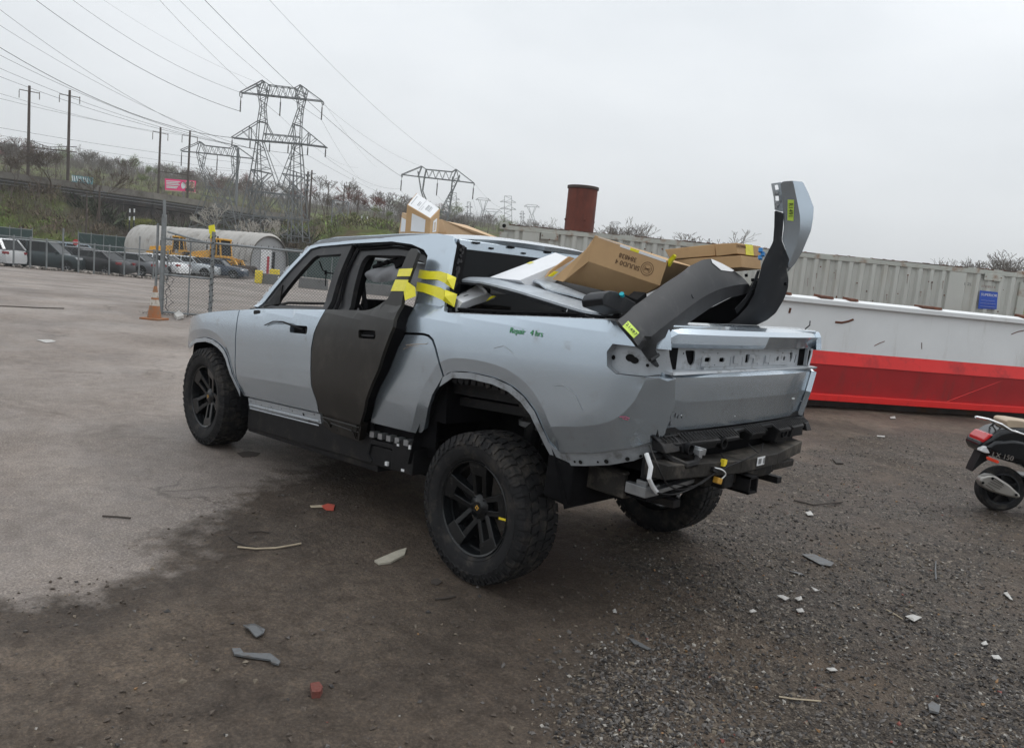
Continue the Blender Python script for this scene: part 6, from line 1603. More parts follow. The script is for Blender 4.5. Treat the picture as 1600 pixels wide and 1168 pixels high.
# parking fence in front of the cars
fa, fb = at(-60, 385, 43.5), at(262, 418, 49.0)
A0, B0 = Vector((fa.x, fa.y, gz(fa.x, fa.y))), Vector((fb.x, fb.y, gz(fb.x, fb.y)))
r = root('chain_link_fence', 'long low chain-link fence standing in front of the parked cars', 'fence', A0)
n = 13; Hh = 1.75
for i in range(n + 1):
    p = A0.lerp(B0, i / n) - A0; mb = MB(); mb.tube([p, p + Vector((.05 if i % 4 == 1 else 0, 0, Hh + .1 + (.7 if i in (6, 11) else 0)))], .05, 6); mb.build('post', M_GALV, r, True)
mb = MB(); mb.tube([Vector((0, 0, Hh)), B0 - A0 + Vector((0, 0, Hh))], .035, 6); mb.build('top_rail', M_GALV, r, True)
d = (B0 - A0).normalized(); o = weave(Vector((0, 0, 0)), (B0 - A0).length, d, .1, Hh, .16, .0045).build('wire_mesh', M_WIRE, r, fix=False); o['kind'] = 'stuff'
shreds = MB(); rnd = random.Random(31)
for i in range(160):
    t = rnd.random(); p = A0.lerp(B0, t) + Vector((rnd.gauss(0, .2), rnd.gauss(0, .2), 0)); s_ = rnd.uniform(.05, .22); shreds.box(p + Vector((0, 0, s_ * .3)), (s_, s_ * .7, s_ * .6), (rnd.random(), rnd.random(), rnd.random()))
o = shreds.build('roadside_rubbish', mat('litter_mix', (.20, .18, .16), .9, 0, .6, 3, island=.6)); tag(o, 'scattered rubbish and weeds under the parking fence', 'rubbish', kind='stuff')

# green screened fences farther back
M_SCREEN = mat('green_screen', (.022, .048, .045), .8, 0, .15, 2)
def screen_fence(label, x0, y0, x1, y1, Z0, Z1, H_, n, diag=False):
    a, b = at(x0, y0, Z0), at(x1, y1, Z1); a = Vector((a.x, a.y, gz(a.x, a.y))); b = Vector((b.x, b.y, gz(b.x, b.y)))
    r = root('screened_fence', label, 'fence', a); v = b - a
    mb = MB(); nn = Vector((v.y, -v.x, 0)).normalized() * .03
    mb.slab([(0, 0, .1), v + Vector((0, 0, .1)), v + Vector((0, 0, H_)), (0, 0, H_)], nn); mb.build('screen_cloth', M_SCREEN, r)
    for i in range(n + 1):
        p = v * i / n; mb = MB(); mb.tube([p, p + Vector((0, 0, H_ + .25))], .06, 6); mb.build('post', M_GALV, r, True)
        if diag and i < n: mb = MB(); mb.tube([p + Vector((0, 0, H_)), v * (i + 1) / n + Vector((0, 0, .3))], .035, 5); mb.build('diagonal_brace', M_GALV, r)
    mb = MB(); mb.tube([(0, 0, H_), v + Vector((0, 0, H_))], .045, 6); mb.build('top_rail', M_GALV, r)
screen_fence('dark green screened fence at the foot of the bank, far left', -60, 370, 50, 380, 92, 98, 2.2, 6)
screen_fence('green screened fence with diagonal braces, ending at the steel hut', 122, 385, 200, 392, 100, 103, 2.4, 4, True)
screen_fence('green screened fence right of the steel hut, seen through the cab', 440, 410, 760, 440, 82, 80, 2.9, 8)
# round-headed red sign over the cars
def sign_post(px, py, Z, h, label):
    t = at(px, py, Z); b = Vector((t.x, t.y, gz(t.x, t.y))); r = root('stop_sign', label, 'road sign', b)
    mb = MB(); mb.tube([(0, 0, 0), (0, 0, t.z - b.z)], .04, 6); mb.build('sign_post', M_GALV, r)
    M = frame(t - b - FH * .06, RH, -FH); mb = MB(); mb.lathe([(0, 0), (h, 0), (h, .02), (0, .02)], M @ Matrix.Rotation(pi / 8, 4, 'Z'), 8); mb.build('sign_plate', mat('sign_red', (.45, .03, .03), .5), r)
    text('STOP', h * .75, frame(t - FH * .09, RH, -FH), M_WHITE, r)
sign_post(119, 378.5, 63, .25, 'small red octagonal road sign above the dark sedan roof')

# ---------------------------------------------------------------- arched steel hut
M_CONCB_ = mat('dark_seam', (.10, .092, .08), .8)  # bolted seams, coloured dark to stand in for weak rib shading
M_HUT = mat('corrugated_steel', (.40, .385, .36), .55, .15, .10, .6, dirt=(.22, .20, .175), dscale=.5, damt=.45)
h0, h1 = at(222, 380, 100), at(421, 415, 80); h0.z = gz(h0.x, h0.y); h1.z = gz(h1.x, h1.y)
HB = Vector(h1); ax = (h0 - h1); HL = ax.length; ax = ax.normalized(); sx = Vector((ax.y, -ax.x, 0)).normalized(); HR, HH = 2.15, 3.95
r = root('steel_hut', 'long arched corrugated steel hut behind the wheel loaders', 'hut', HB)
def arc(a, k=1.0):
    "stilted half-round section"
    return Vector((cos(a) * HR * k, 0, 1.2 * (1 if 0 < a < pi else 1) + sin(a) * (HH - 1.2) * k))
prof_a = [pi * i / 16 for i in range(17)]
ribn = 27
for i in range(ribn):                          # every corrugated bay is a panel of its own
    mb = MB(); V = []; seg = 5
    for j in range(seg + 1):
        t = (i + j / seg) / ribn * HL; k = 1.0 + .12 * sin(pi * j / seg)
        V += [ax * t + sx * (HR * k) + Vector((0, 0, 0))] + [ax * t + sx * (cos(a) * HR * k) + Vector((0, 0, 1.3 + sin(a) * (HH - 1.3) * k)) for a in prof_a] + [ax * t - sx * (HR * k)]
    n = 19; mb.add(V, [(a * n + b_, (a + 1) * n + b_, (a + 1) * n + b_ + 1, a * n + b_ + 1) for a in range(seg) for b_ in range(n - 1)])
    mb.build('roof_panel', M_HUT, r, True, 30)
    mb = MB(); mb.tube([ax * (i / ribn * HL) + p * 1.0 for p in [sx * HR] + [sx * (cos(a) * HR) + Vector((0, 0, 1.3 + sin(a) * (HH - 1.3))) for a in prof_a] + [-sx * HR]], .07, 4); mb.build('panel_seam', M_CONCB_, r)
EP = [sx * HR] + [sx * (cos(a) * HR) + Vector((0, 0, 1.3 + sin(a) * (HH - 1.3))) for a in prof_a] + [-sx * HR]
M_HEND = mat('hut_end_sheet', (.36, .37, .38), .6, .2, .1, 1)
mb = MB(); mb.slab([p + ax * .3 for p in EP], ax * .05); mb.build('end_wall', M_HEND, r)
mb = MB(); mb.slab([p + ax * (HL - .1) for p in EP], ax * .05); mb.build('end_wall', M_HEND, r)
mb = MB(); mb.slab([p for p in ((sx * .3 + Vector((0, 0, 0))), (-sx * .9), (-sx * .9 + Vector((0, 0, 2.6))), (sx * .3 + Vector((0, 0, 2.6))))], -ax * .06); o = mb.build('door', M_WHITE, r); o.location = ax * .28
mb = MB(); mb.slab([sx * .75, sx * .45, sx * .45 + Vector((0, 0, 2.4)), sx * .75 + Vector((0, 0, 2.4))], -ax * .03); o = mb.build('dark_doorway', M_BLACK, r); o.location = ax * .29
def small_thing(name, label, cat, px, py, Z, size, m_, group=None):
    c = at(px, py, Z); b = Vector((c.x, c.y, gz(c.x, c.y))); mb = MB(); mb.box((0, 0, size[2] / 2), size, (0, 0, RY)); o = mb.build(name, m_, None, bevel=min(size) * .12); o.location = b; return tag(o, label, cat, group)
small_thing('yellow_crate', 'yellow plastic crate at the door of the steel hut', 'crate', 429, 428, 77, (.9, .6, .7), M_YEL)
small_thing('red_sign', 'small red notice beside the hut door', 'sign', 418, 425, 78.6, (.25, .06, 1.9), mat('notice_red', (.4, .02, .04), .6))
M_CONCB = mat('barrier_concrete', (.12, .12, .118), .9, 0, .15, 2, dirt=(.07, .068, .065), dscale=1.2)
def barrier(label, x0, x1, py, Z, h=.75):
    a, b = at(x0, py, Z), at(x1, py + (x1 - x0) * .09, Z); a.z = gz(a.x, a.y); b.z = gz(b.x, b.y); v = b - a; nn = Vector((v.y, -v.x, 0)).normalized()
    mb = MB(); mb.hexa([-nn * .3, v - nn * .3, v + nn * .3, nn * .3, -nn * .12 + Vector((0, 0, h)), v - nn * .12 + Vector((0, 0, h)), v + nn * .12 + Vector((0, 0, h)), nn * .12 + Vector((0, 0, h))])
    o = mb.build('concrete_barrier', M_CONCB, None, bevel=.03); o.location = a; tag(o, label, 'barrier', 'concrete barriers along the far roadside')
barrier('concrete barrier just right of the yellow barrier end', 407, 447, 438, 58); barrier('concrete barrier seen under the front window frame', 468, 512, 440, 57); barrier('concrete barrier seen behind the rear door opening', 540, 640, 445, 57, .8)
small_thing('yellow_bollard', 'yellow painted block at the end of the barriers', 'bollard', 404, 436, 57.6, (.45, .5, .95), M_YEL)

# ---------------------------------------------------------------- wheel loaders
M_LY = mat('loader_yellow', (.62, .32, .03), .5, 0, .1, 3, dirt=(.20, .13, .06), dscale=2, damt=.4)
M_RUSTY = mat('worn_bucket_steel', (.10, .085, .08), .7, .3, .3, 3, dirt=(.16, .08, .04), dscale=2, damt=.5)
def loader(label, px, Z, yaw, bucket=True):
    c = at(px, 420, Z); b = Vector((c.x, c.y, gz(c.x, c.y))); r = root('wheel_loader', label, 'wheel loader', b); r.rotation_euler = (0, 0, yaw)
    mb = MB(); mb.hexa([(-3.0, -.8, .9), (-.6, -.8, .9), (-.6, .8, .9), (-3.0, .8, .9), (-2.9, -.7, 1.75), (-.7, -.7, 2.05), (-.7, .7, 2.05), (-2.9, .7, 1.75)]); mb.box((-3.0, 0, 1.0), (.4, 1.6, .7)); mb.build('engine_hood', M_LY, r, bevel=.06)
    mb = MB(); mb.box((-.2, 0, 1.0), (1.4, 1.5, .5)); mb.hexa([(.3, -.45, .8), (1.2, -.35, .7), (1.2, .35, .7), (.3, .45, .8), (.3, -.45, 1.5), (1.2, -.3, 1.25), (1.2, .3, 1.25), (.3, .45, 1.5)]); mb.build('frame', M_LY, r, bevel=.04)
    mb = MB(); mb.hexa([(-.65, -.62, 1.7), (.55, -.62, 1.55), (.55, .62, 1.55), (-.65, .62, 1.7), (-.6, -.58, 2.95), (.35, -.58, 2.95), (.35, .58, 2.95), (-.6, .58, 2.95)]); mb.build('cab_glass', M_CARGL, r)
    for s in (1, -1):
        for (x0, x1) in ((-.65, -.6), (.55, .35), (.05, .02)):
            mb = MB(); mb.bar((x0, s * .62, 1.6), (x1, s * .59, 3.0), .10); mb.build('cab_pillar', M_LY, r)
    mb = MB(); mb.box((-.12, 0, 3.02), (1.2, 1.35, .16)); mb.build('cab_roof', M_LY, r, bevel=.05)
    mb = MB(); mb.box((.3, .0, 1.5), (.7, 1.5, .35)); mb.build('cab_base', M_LY, r, bevel=.04)
    for xx in (-1.9, 1.1):
        for s in (1, -1):
            w = bpy.data.objects.new('wheel', None); COL.objects.link(w); w.parent = r; w.location = (xx, s * .95, .68); My = Matrix.Rotation(radians(-90 * s), 4, 'X')
            mb = MB(); mb.lathe([(.34, .2), (.5, .24), (.64, .2), (.68, .12), (.68, -.12), (.64, -.2), (.34, -.2)], My, 24); mb.build('tyre', M_TY, w, True)
            mb = MB()
            for q in range(20): a = q * pi / 10; mb.bar(My @ Vector((.66 * cos(a), .66 * sin(a), .02)), My @ Vector((.68 * cos(a + .1), .68 * sin(a + .1), .22)), .08, .07)
            mb.build('tread_lug', M_TY, w)
            mb = MB(); mb.lathe([(0, .12), (.30, .14), (.345, .20), (.36, .18)], My, 20); mb.build('rim', M_LY, w, True)
            mb = MB(); mb.hexa([(xx - .75, s * .7, 1.35), (xx + .75, s * .7, 1.35), (xx + .75, s * 1.2, 1.35), (xx - .75, s * 1.2, 1.35), (xx - .6, s * .7, 1.5), (xx + .6, s * .7, 1.5), (xx + .6, s * 1.2, 1.46), (xx - .6, s * 1.2, 1.46)]); mb.build('mudguard', M_LY if xx < 0 else M_PLAS, r, bevel=.03)
    for s in (1, -1):
        mb = MB(); mb.bar((.7, s * .42, 1.5), (1.9, s * .42, 1.35), .16, .22); mb.bar((1.9, s * .42, 1.35), (2.5, s * .42, .5), .16, .22); mb.tube([(.8, s * .25, 1.0), (1.8, s * .25, 1.2)], .06, 8); mb.build('lift_arm', M_LY, r)
    mb = MB(); pr = [(2.45, .95), (2.35, .45), (2.55, .12), (3.3, .06), (3.3, .10), (2.65, .22), (2.5, .5), (2.6, 1.05)]
    mb.slab([(x, -1.3, z) for x, z in pr], (0, 2.6, 0)); mb.slab([(2.45, -1.3, .95), (2.35, -1.3, .45), (2.55, -1.3, .12), (3.3, -1.3, .08), (2.75, -1.3, .95)], (0, .05, 0)); mb.slab([(2.45, 1.25, .95), (2.35, 1.25, .45), (2.55, 1.25, .12), (3.3, 1.25, .08), (2.75, 1.25, .95)], (0, .05, 0)); mb.build('bucket', M_RUSTY, r)
    mb = MB(); mb.tube([(-.5, 0, 3.1), (-.5, 0, 3.25)], .07, 8); mb.tube([(-2.0, .3, 1.9), (-2.0, .3, 2.5)], .06, 8); mb.build('beacon_and_exhaust', M_PLAS, r)
    return r
loader('yellow wheel loader with its bucket towards the hut door', 345, 66, RY + radians(-24))
loader('yellow wheel loader mostly hidden behind the gate post, farther left', 280, 84, RY + radians(14))

# ---------------------------------------------------------------- red and white steel skip along the right
M_SW = mat('chalky_white_paint', (.70, .715, .72), .5, 0, .06, 1.2, bump=.5, bscale=2.2, dirt=(.50, .49, .46), dscale=2.2, damt=.4, streak=7)
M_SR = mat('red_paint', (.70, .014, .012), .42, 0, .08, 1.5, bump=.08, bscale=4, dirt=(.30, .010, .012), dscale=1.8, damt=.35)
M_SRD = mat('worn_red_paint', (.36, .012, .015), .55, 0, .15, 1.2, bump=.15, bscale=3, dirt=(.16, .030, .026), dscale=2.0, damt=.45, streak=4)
M_RUST = mat('rust', (.13, .045, .022), .85, .1, .35, 5, bump=.3, bscale=30, dirt=(.05, .02, .014), dscale=6, damt=.5)
wa, wb = gnd(1275, 637), gnd(1600, 657); wd = (Vector((wb.x, wb.y, 0)) - Vector((wa.x, wa.y, 0))).normalized(); wn_ = Vector((wd.y, -wd.x, 0))
if wn_.dot(CAM - wa) < 0: wn_ = -wn_
s0 = Vector((wa.x, wa.y, 0)) - wd * 4.2
SK_ = root('steel_skip', 'long white steel skip with a red band and red base, right of the truck', 'skip', s0)
LL = 14.0
W = lambda t, d, z: wd * t + wn_ * d + Vector((0, 0, z))
def zpx(px, py):
    p = onpl(px, py, wa, wn_); return p.z
zT, zR, zR2, zB, zBB = zpx(1400, 482), zpx(1400, 557), zpx(1400, 577), zpx(1400, 622), zpx(1400, 632)
mb = MB(); mb.hexa([W(0, -2.2, zR), W(LL, -2.2, zR), W(LL, 0, zR), W(0, 0, zR), W(0, -2.2, zT), W(LL, -2.2, zT), W(LL, .0, zT), W(0, .0, zT)]); rel(mb, (0, 0, 0)).build('white_side', M_SW, SK_)
mb = MB(); mb.hexa([W(-.02, -.12, zT), W(LL + .02, -.12, zT), W(LL + .02, .07, zT - .05), W(-.02, .07, zT - .05), W(-.02, -.12, zT + .07), W(LL + .02, -.12, zT + .07), W(LL + .02, .07, zT + .03), W(-.02, .07, zT + .03)]); mb.build('top_rim', M_SW, SK_, bevel=.01)
mb = MB(); rnd = random.Random(7)
for i in range(26):
    t = rnd.random() * LL; w = rnd.uniform(.1, .45); mb.hexa([W(t, -.2, zT + .05), W(t + w, -.2, zT + .05), W(t + w, .02, zT + .05), W(t, .02, zT + .05), W(t, -.2, zT + .10 + .02 * rnd.random()), W(t + w, -.2, zT + .10), W(t + w, .0, zT + .09), W(t, .0, zT + .085)])
mb.build('rust_scale', M_RUST, SK_)
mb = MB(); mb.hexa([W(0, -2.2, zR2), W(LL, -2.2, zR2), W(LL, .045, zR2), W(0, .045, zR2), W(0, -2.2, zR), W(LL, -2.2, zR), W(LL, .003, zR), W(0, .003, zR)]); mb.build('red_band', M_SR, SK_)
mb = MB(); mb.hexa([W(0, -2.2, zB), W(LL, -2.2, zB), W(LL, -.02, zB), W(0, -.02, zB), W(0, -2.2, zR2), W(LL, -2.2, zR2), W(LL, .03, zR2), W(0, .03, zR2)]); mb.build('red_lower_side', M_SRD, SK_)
mb = MB(); mb.hexa([W(0, -2.2, zBB), W(LL, -2.2, zBB), W(LL, .09, zBB), W(0, .09, zBB), W(0, -2.2, zB), W(LL, -2.2, zB), W(LL, .09, zB), W(0, .09, zB)])
mb.hexa([W(9.55, .05, zBB - .03), W(9.85, .05, zBB - .03), W(9.85, .12, zBB - .03), W(9.55, .12, zBB - .03), W(9.6, .05, zB), W(9.8, .05, zB), W(9.8, .11, zB), W(9.6, .11, zB)]); mb.build('bottom_rail', M_SR, SK_, bevel=.01)
mb = MB(); mb.hexa([W(.1, -2.0, 0), W(LL - .1, -2.0, 0), W(LL - .1, -.25, 0), W(.1, -.25, 0), W(.1, -2.0, zBB), W(LL - .1, -2.0, zBB), W(LL - .1, -.2, zBB), W(.1, -.2, zBB)]); mb.build('skid', M_RUSTY, SK_)
mb = MB(); p = onpl(1322, 502, wa, wn_)
for pts, r_ in (([(1305, 503), (1315, 504), (1325, 502), (1333, 499)], .018), ([(1235, 481), (1233, 489)], .02), ([(1366, 540), (1374, 536), (1382, 533)], .006), ([(1580, 522), (1590, 518), (1600, 516)], .008), ([(1440, 535), (1440, 545)], .006)):
    mb.tube([onpl(a_, b_, wa, wn_) - s0 + wn_ * .004 for a_, b_ in pts], r_, 4)
mb.build('paint_scar', M_RUST, SK_)
mb = MB(); mb.tube([onpl(a_, b_, wa, wn_) - s0 + wn_ * .02 for a_, b_ in ((1470, 630), (1575, 590))], .006, 4); mb.build('weld_seam', M_SR, SK_)
# ---------------------------------------------------------------- grey shipping container behind the skip
M_CT = mat('container_grey', (.44, .445, .41), .6, 0, .07, 1.0, bump=.08, bscale=6, dirt=(.37, .35, .30), dscale=3, damt=.25, streak=6)
M_CTL = mat('container_rail', (.40, .41, .37), .6, 0, .12, 2, dirt=(.22, .13, .08), dscale=4, damt=.5)
Zc0, Zc1 = 17.6, 17.5
ta, tb = at(788, 350, Zc0), at(1604, 426, Zc1); zc = (ta.z + tb.z) / 2; ca, cb_ = Vector((ta.x, ta.y, 0)), Vector((tb.x, tb.y, 0)); cdv = (cb_ - ca).normalized(); cn = Vector((cdv.y, -cdv.x, 0))
if cn.dot(CAM - ca) < 0: cn = -cn
CLn = (cb_ - ca).length
CT = root('shipping_container', 'long grey corrugated shipping container with a blue notice, behind the white skip', 'container', ca)
ct = lambda t, d, z: cdv * t + cn * d + Vector((0, 0, z))
za, zb2 = ta.z, tb.z
ztop = lambda t: za + (zb2 - za) * t / CLn
np_ = 44; pw = (CLn - .3) / np_
flat_i = (1, 2, 38, 39)
for i in range(np_):                             # one pressed bay = one panel
    t0 = .15 + i * pw; mb = MB(); zt_ = ztop(t0) - .11; zb3 = .2
    if i in (1, 38): pr = [(0, 0), (1.0, 0)]
    elif i in (2, 39): pr = [(0, 0), (.55, 0), (.72, -.058), (1.0, -.058)]
    else: pr = [(0, -.058), (.26, -.058), (.44, 0), (.74, 0), (.92, -.058), (1.0, -.058)]
    if i in (1, 38): pr = [(0, -.058), (.1, 0), (1, 0)]
    V = []
    for u, d_ in pr: V += [ct(t0 + u * pw, d_, zb3), ct(t0 + u * pw, d_, zt_)]
    mb.add(V, [(2 * k, 2 * k + 2, 2 * k + 3, 2 * k + 1) for k in range(len(pr) - 1)]); mb.build('corrugated_panel', M_CT, CT)
for z0, z1, d_, nm in ((-.12, 0, .01, 'top_rail'), (-2.75, -2.60, .01, 'bottom_rail')):
    mb = MB(); mb.hexa([ct(0, -.10, za + z0), ct(CLn, -.10, zb2 + z0), ct(CLn, d_, zb2 + z0), ct(0, d_, za + z0), ct(0, -.10, za + z1), ct(CLn, -.10, zb2 + z1), ct(CLn, d_, zb2 + z1), ct(0, d_, za + z1)]); mb.build(nm, M_CTL, CT, bevel=.006)
mb = MB(); rnd = random.Random(17)
for i in range(50): t = rnd.random() * CLn; w = rnd.uniform(.1, .5); mb.box(ct(t, -.02, ztop(t) + .004), (.05, .05, .012), (0, 0, 0)); mb.bar(ct(t, .0, ztop(t) - .01), ct(t + w, .0, ztop(t) - .01), .02, .02)
mb.build('rust_scale', M_RUST, CT)
for t in (0, CLn):
    mb = MB(); mb.box(ct(t, -.09, 1.4), (.18, .18, 2.5), (0, 0, atan2(cdv.y, cdv.x))); mb.build('corner_post', M_CTL, CT, bevel=.01)
    mb = MB(); mb.box(ct(t, -.085, ztop(t) - .04), (.20, .20, .15), (0, 0, atan2(cdv.y, cdv.x))); o = mb.build('corner_casting', M_CTL, CT, bevel=.01)
    mb = MB(); mb.lathe([(0, .0), (.045, 0)], frame(ct(t, .018, ztop(t) - .04), cdv, cn), 12); mb.build('lifting_hole', M_HOLE, o)
mb = MB(); mb.hexa([ct(0, -2.4, .2), ct(CLn, -2.4, .2), ct(CLn, -.06, .2), ct(0, -.06, .2), ct(0, -2.4, za - .05), ct(CLn, -2.4, zb2 - .05), ct(CLn, -.06, zb2 - .05), ct(0, -.06, za - .05)]); mb.build('container_core', M_CT, CT)
for px, py in ((859, 369), (1551, 433)):
    c = onpl(px, py, ca, cn) + cn * .02; mb = MB(); mb.box(c - ca, (.40, .03, .17), (0, 0, atan2(cdv.y, cdv.x))); v = mb.build('vent_cover', M_CTL, CT, bevel=.03)
    mb = MB()
    for dx in (-.2, 0, .2): mb.lathe([(0, 0), (.014, 0)], frame(c - ca + cdv * dx * .85 + cn * .02 + Vector((0, 0, -.075 if dx == 0 else 0)), cdv, cn), 8)
    mb.build('rivet', M_RUST, v)
rnd = random.Random(23); mb = MB()
for i in range(70):
    t = rnd.uniform(.3, CLn - .2); z = ztop(t) - rnd.uniform(.15, 1.2); s_ = rnd.uniform(.006, .022); mb.lathe([(0, 0), (s_, 0)], frame(ct(t, .003, z), cdv, cn), 6)
    if rnd.random() < .35: mb.bar(ct(t, .003, z), ct(t + .01, .003, z - rnd.uniform(.05, .25)), s_, .002)
mb.build('rust_spot', M_RUST, CT)
c = onpl(1542.5, 468, ca, cn) + cn * .006
mb = MB(); q = [onpl(*p_, ca, cn) + cn * .006 - ca for p_ in ((1531, 453.5), (1559, 456.5), (1557, 483), (1528, 482))]; mb.slab(q, -cn * .004); sg = mb.build('blue_notice', mat('notice_blue', (.02, .07, .38), .5, 0, .1, 4), CT)
Mx = lambda px, py, o_=.012: frame(onpl(px, py, ca, cn) + cn * o_, cdv, cn)
text('SUPERIOR', .082, Mx(1545, 461), M_WHITE, CT, 'notice_lettering')
for yy, w in ((469.5, .30), (474, .34), (479, .34)):
    mb = MB(); cc_ = onpl(1543, yy, ca, cn) + cn * .012 - ca; mb.bar(cc_ - cdv * w / 2, cc_ + cdv * w / 2, .022, .003); mb.build('notice_line', M_WHITE, CT)
text('0731815 6', .075, Mx(1544, 448), mat('faded_brown_ink', (.20, .12, .09), .7), CT, 'stencilled_number'); text('I  ZL', .085, Mx(1512, 444), M_INK, CT, 'stencilled_letters')
# ---------------------------------------------------------------- rusty chimney pipe behind the container
c = at(908, 325, 36); b = Vector((c.x, c.y, 0)); r = root('rusty_pipe', 'wide rusty steel pipe standing upright behind the grey container', 'steel pipe', b)
ztp = at(912, 293, 36).z; R0 = 46 / 2 / FPX * 36
M_RB = mat('rusty_plate', (.135, .034, .020), .8, .1, .2, 1.4, bump=.15, bscale=8, dirt=(.06, .018, .014), dscale=1.6, damt=.6, streak=5)
mb = MB(); mb.lathe([(R0 * 1.0, 0), (R0, ztp), (R0 * .95, ztp), (R0 * .95, ztp - 1)], None, 32); mb.build('pipe_wall', M_RB, r, True)
mb = MB(); mb.lathe([(R0, ztp - .12), (R0 * 1.07, ztp - .10), (R0 * 1.07, ztp + .02), (R0 * .95, ztp + .02)], None, 32); mb.build('top_flange', mat('dark_flange', (.05, .035, .03), .7), r, True)
mb = MB()
for k in range(4): mb.bar((R0 * cos(1 + k * 1.6), R0 * sin(1 + k * 1.6), ztp - 1.6), (R0 * 1.05 * cos(1 + k * 1.6), R0 * 1.05 * sin(1 + k * 1.6), ztp - 1.5), .06)
mb.build('lug', M_RB, r)
# ---------------------------------------------------------------- scooter at the right edge
sb_ = gnd(1560, 797); Zs = (sb_ - CAM).dot(FW); SD = (RH + FH * -.10).normalized(); SN = Vector((SD.y, -SD.x, 0)); SN = SN if SN.dot(CAM - sb_) > 0 else -SN
sp = lambda px, py, d=0.0: onpl(px, py, sb_ + SN * d, SN) - sb_
ST = root('motor_scooter', 'black motor scooter with a tan seat and chrome rack, at the right edge', 'scooter', sb_)
M_SB = mat('scooter_black', (.006, .008, .010), .16, 0, .1, 3, coat=.35, spec=.3); M_CHR = mat('chrome', (.75, .75, .76), .15, 1.0)
wc = sp(1562, 762); Rw = .5 * (sp(1562, 727).z - sp(1562, 797).z)
def scoot_wheel(c):
    w = bpy.data.objects.new('wheel', None); COL.objects.link(w); w.parent = ST; w.location = c
    M = frame((0, 0, 0), SD, SN)
    mb = MB(); mb.lathe([(Rw * .70, .05), (Rw * .86, .062), (Rw * .97, .045), (Rw, 0), (Rw * .97, -.045), (Rw * .86, -.062), (Rw * .70, -.05)], M, 36); mb.build('tyre', M_RUB, w, True)
    mb = MB(); mb.lathe([(0, -.01), (Rw * .66, -.01), (Rw * .66, -.03), (0, -.03)], M, 24); mb.build('inner_disc', M_PLAS, w)  # dark disc added behind the spokes to close the see-through wheel
    mb = MB(); mb.lathe([(Rw * .72, .05), (Rw * .66, .052), (Rw * .62, .03), (Rw * .66, -.04)], M, 36); mb.build('rim', M_PLASG, w, True)
    mb = MB()
    for q in range(5): a = q * 2 * pi / 5 + .5; mb.bar(M @ Vector((.02, 0, .02)), M @ Vector((Rw * .64 * cos(a), Rw * .64 * sin(a), .03)), .035, .03)
    mb.lathe([(0, .05), (.05, .05), (.05, 0)], M, 14); mb.build('spoke', M_PLAS, w)
scoot_wheel(wc); scoot_wheel(wc + SD * 1.28)
def loftpoly(name, pts, d0, d1, m_, bev=.02, par=None):
    mb = MB(); P = [sp(a, b_, d1) for a, b_ in pts]; mb.slab(P, -SN * (d1 - d0)); return mb.build(name, m_, par or ST, True, 40, bevel=bev)
body = [(1531, 697), (1536, 686), (1548, 681), (1562, 672), (1580, 668), (1610, 668), (1640, 676), (1650, 700), (1645, 735), (1610, 737), (1600, 728), (1580, 723), (1555, 715), (1533, 708)]
loftpoly('body_cowl', body, -.16, .16, M_SB, .05)
loftpoly('side_bulge', [(1540, 700), (1555, 690), (1585, 688), (1625, 694), (1635, 715), (1615, 725), (1590, 719), (1560, 710)], .15, .20, M_SB, .03)
loftpoly('seat', [(1572, 658), (1576, 655), (1590, 656), (1620, 661), (1642, 668), (1646, 676), (1635, 681), (1600, 680), (1574, 668)], -.12, .12, mat('tan_leather', (.42, .33, .235), .55, 0, .08, 9), .025)
loftpoly('mudguard', [(1536, 700), (1548, 716), (1533, 725), (1519, 737), (1524, 725), (1529, 716)], -.07, .07, M_PLAS, .006)
loftpoly('tail_lamp', [(1536, 692), (1537, 686), (1546, 678), (1553, 679), (1545, 686)], -.10, .172, M_RED, .01)
loftpoly('lamp_trim', [(1548, 680), (1556, 680), (1558, 683), (1548, 685)], -.06, .06, M_CHR, .005)
loftpoly('turn_signal', [(1532, 705), (1537, 697), (1543, 697), (1548, 709), (1540, 708)], .10, .185, mat('clear_lens', (.7, .7, .7), .1, coat=.8), .012)
loftpoly('side_reflector', [(1542, 714), (1544, 713), (1560, 719), (1562, 722), (1559, 724), (1543, 718)], .165, .185, mat('orange_reflector', (.75, .05, .015), .25, coat=.6), .004)
mb = MB(); mb.tube([sp(1525, 651, .10), sp(1545, 655, .12), sp(1566, 663, .13), sp(1580, 672, .15), sp(1605, 680, .16), sp(1640, 684, .16)], .011, 8); mb.tube([sp(1525, 651, -.10), sp(1545, 655, -.12), sp(1566, 663, -.13), sp(1580, 672, -.15)], .011, 8); mb.tube([sp(1525, 651, .10), sp(1525, 651, -.10)], .011, 8); mb.tube([sp(1548, 657, .1), sp(1562, 666, .08), sp(1567, 676, .05)], .009, 6); mb.tube([sp(1548, 656, .1), sp(1548, 656, -.1)], .009, 6); mb.build('luggage_rack', M_CHR, ST, True)
mb = MB(); mb.tube([sp(1546, 672 + 18, .0), sp(1565, 675, .06)], .012, 6); mb.build('rack_mount', M_CHR, ST)
muf = loftpoly('exhaust_silencer', [(1531, 752), (1535, 745), (1545, 742), (1556, 743), (1578, 757), (1594, 772), (1597, 777), (1590, 779), (1575, 776), (1548, 768), (1534, 760)], .10, .20, mat('brushed_silver', (.36, .345, .32), .4, .8, .08, 8), .02)
mb = MB()
for i in range(5): a0 = sp(1541 + i * 3.2, 757 - i * 2.6, .206); a1 = sp(1541 + i * 3.2 + 18 - (4 if i in (0, 4) else 0), 757 - i * 2.6 + 9.5, .206); mb.bar(a0, a1, .010, .003)
for p_ in ((1551, 747), (1536, 754), (1588, 773)): mb.lathe([(0, .0), (.013, 0)], frame(sp(*p_, .207), SD, SN), 8)
mb.build('silencer_slot', M_BLACK, muf)
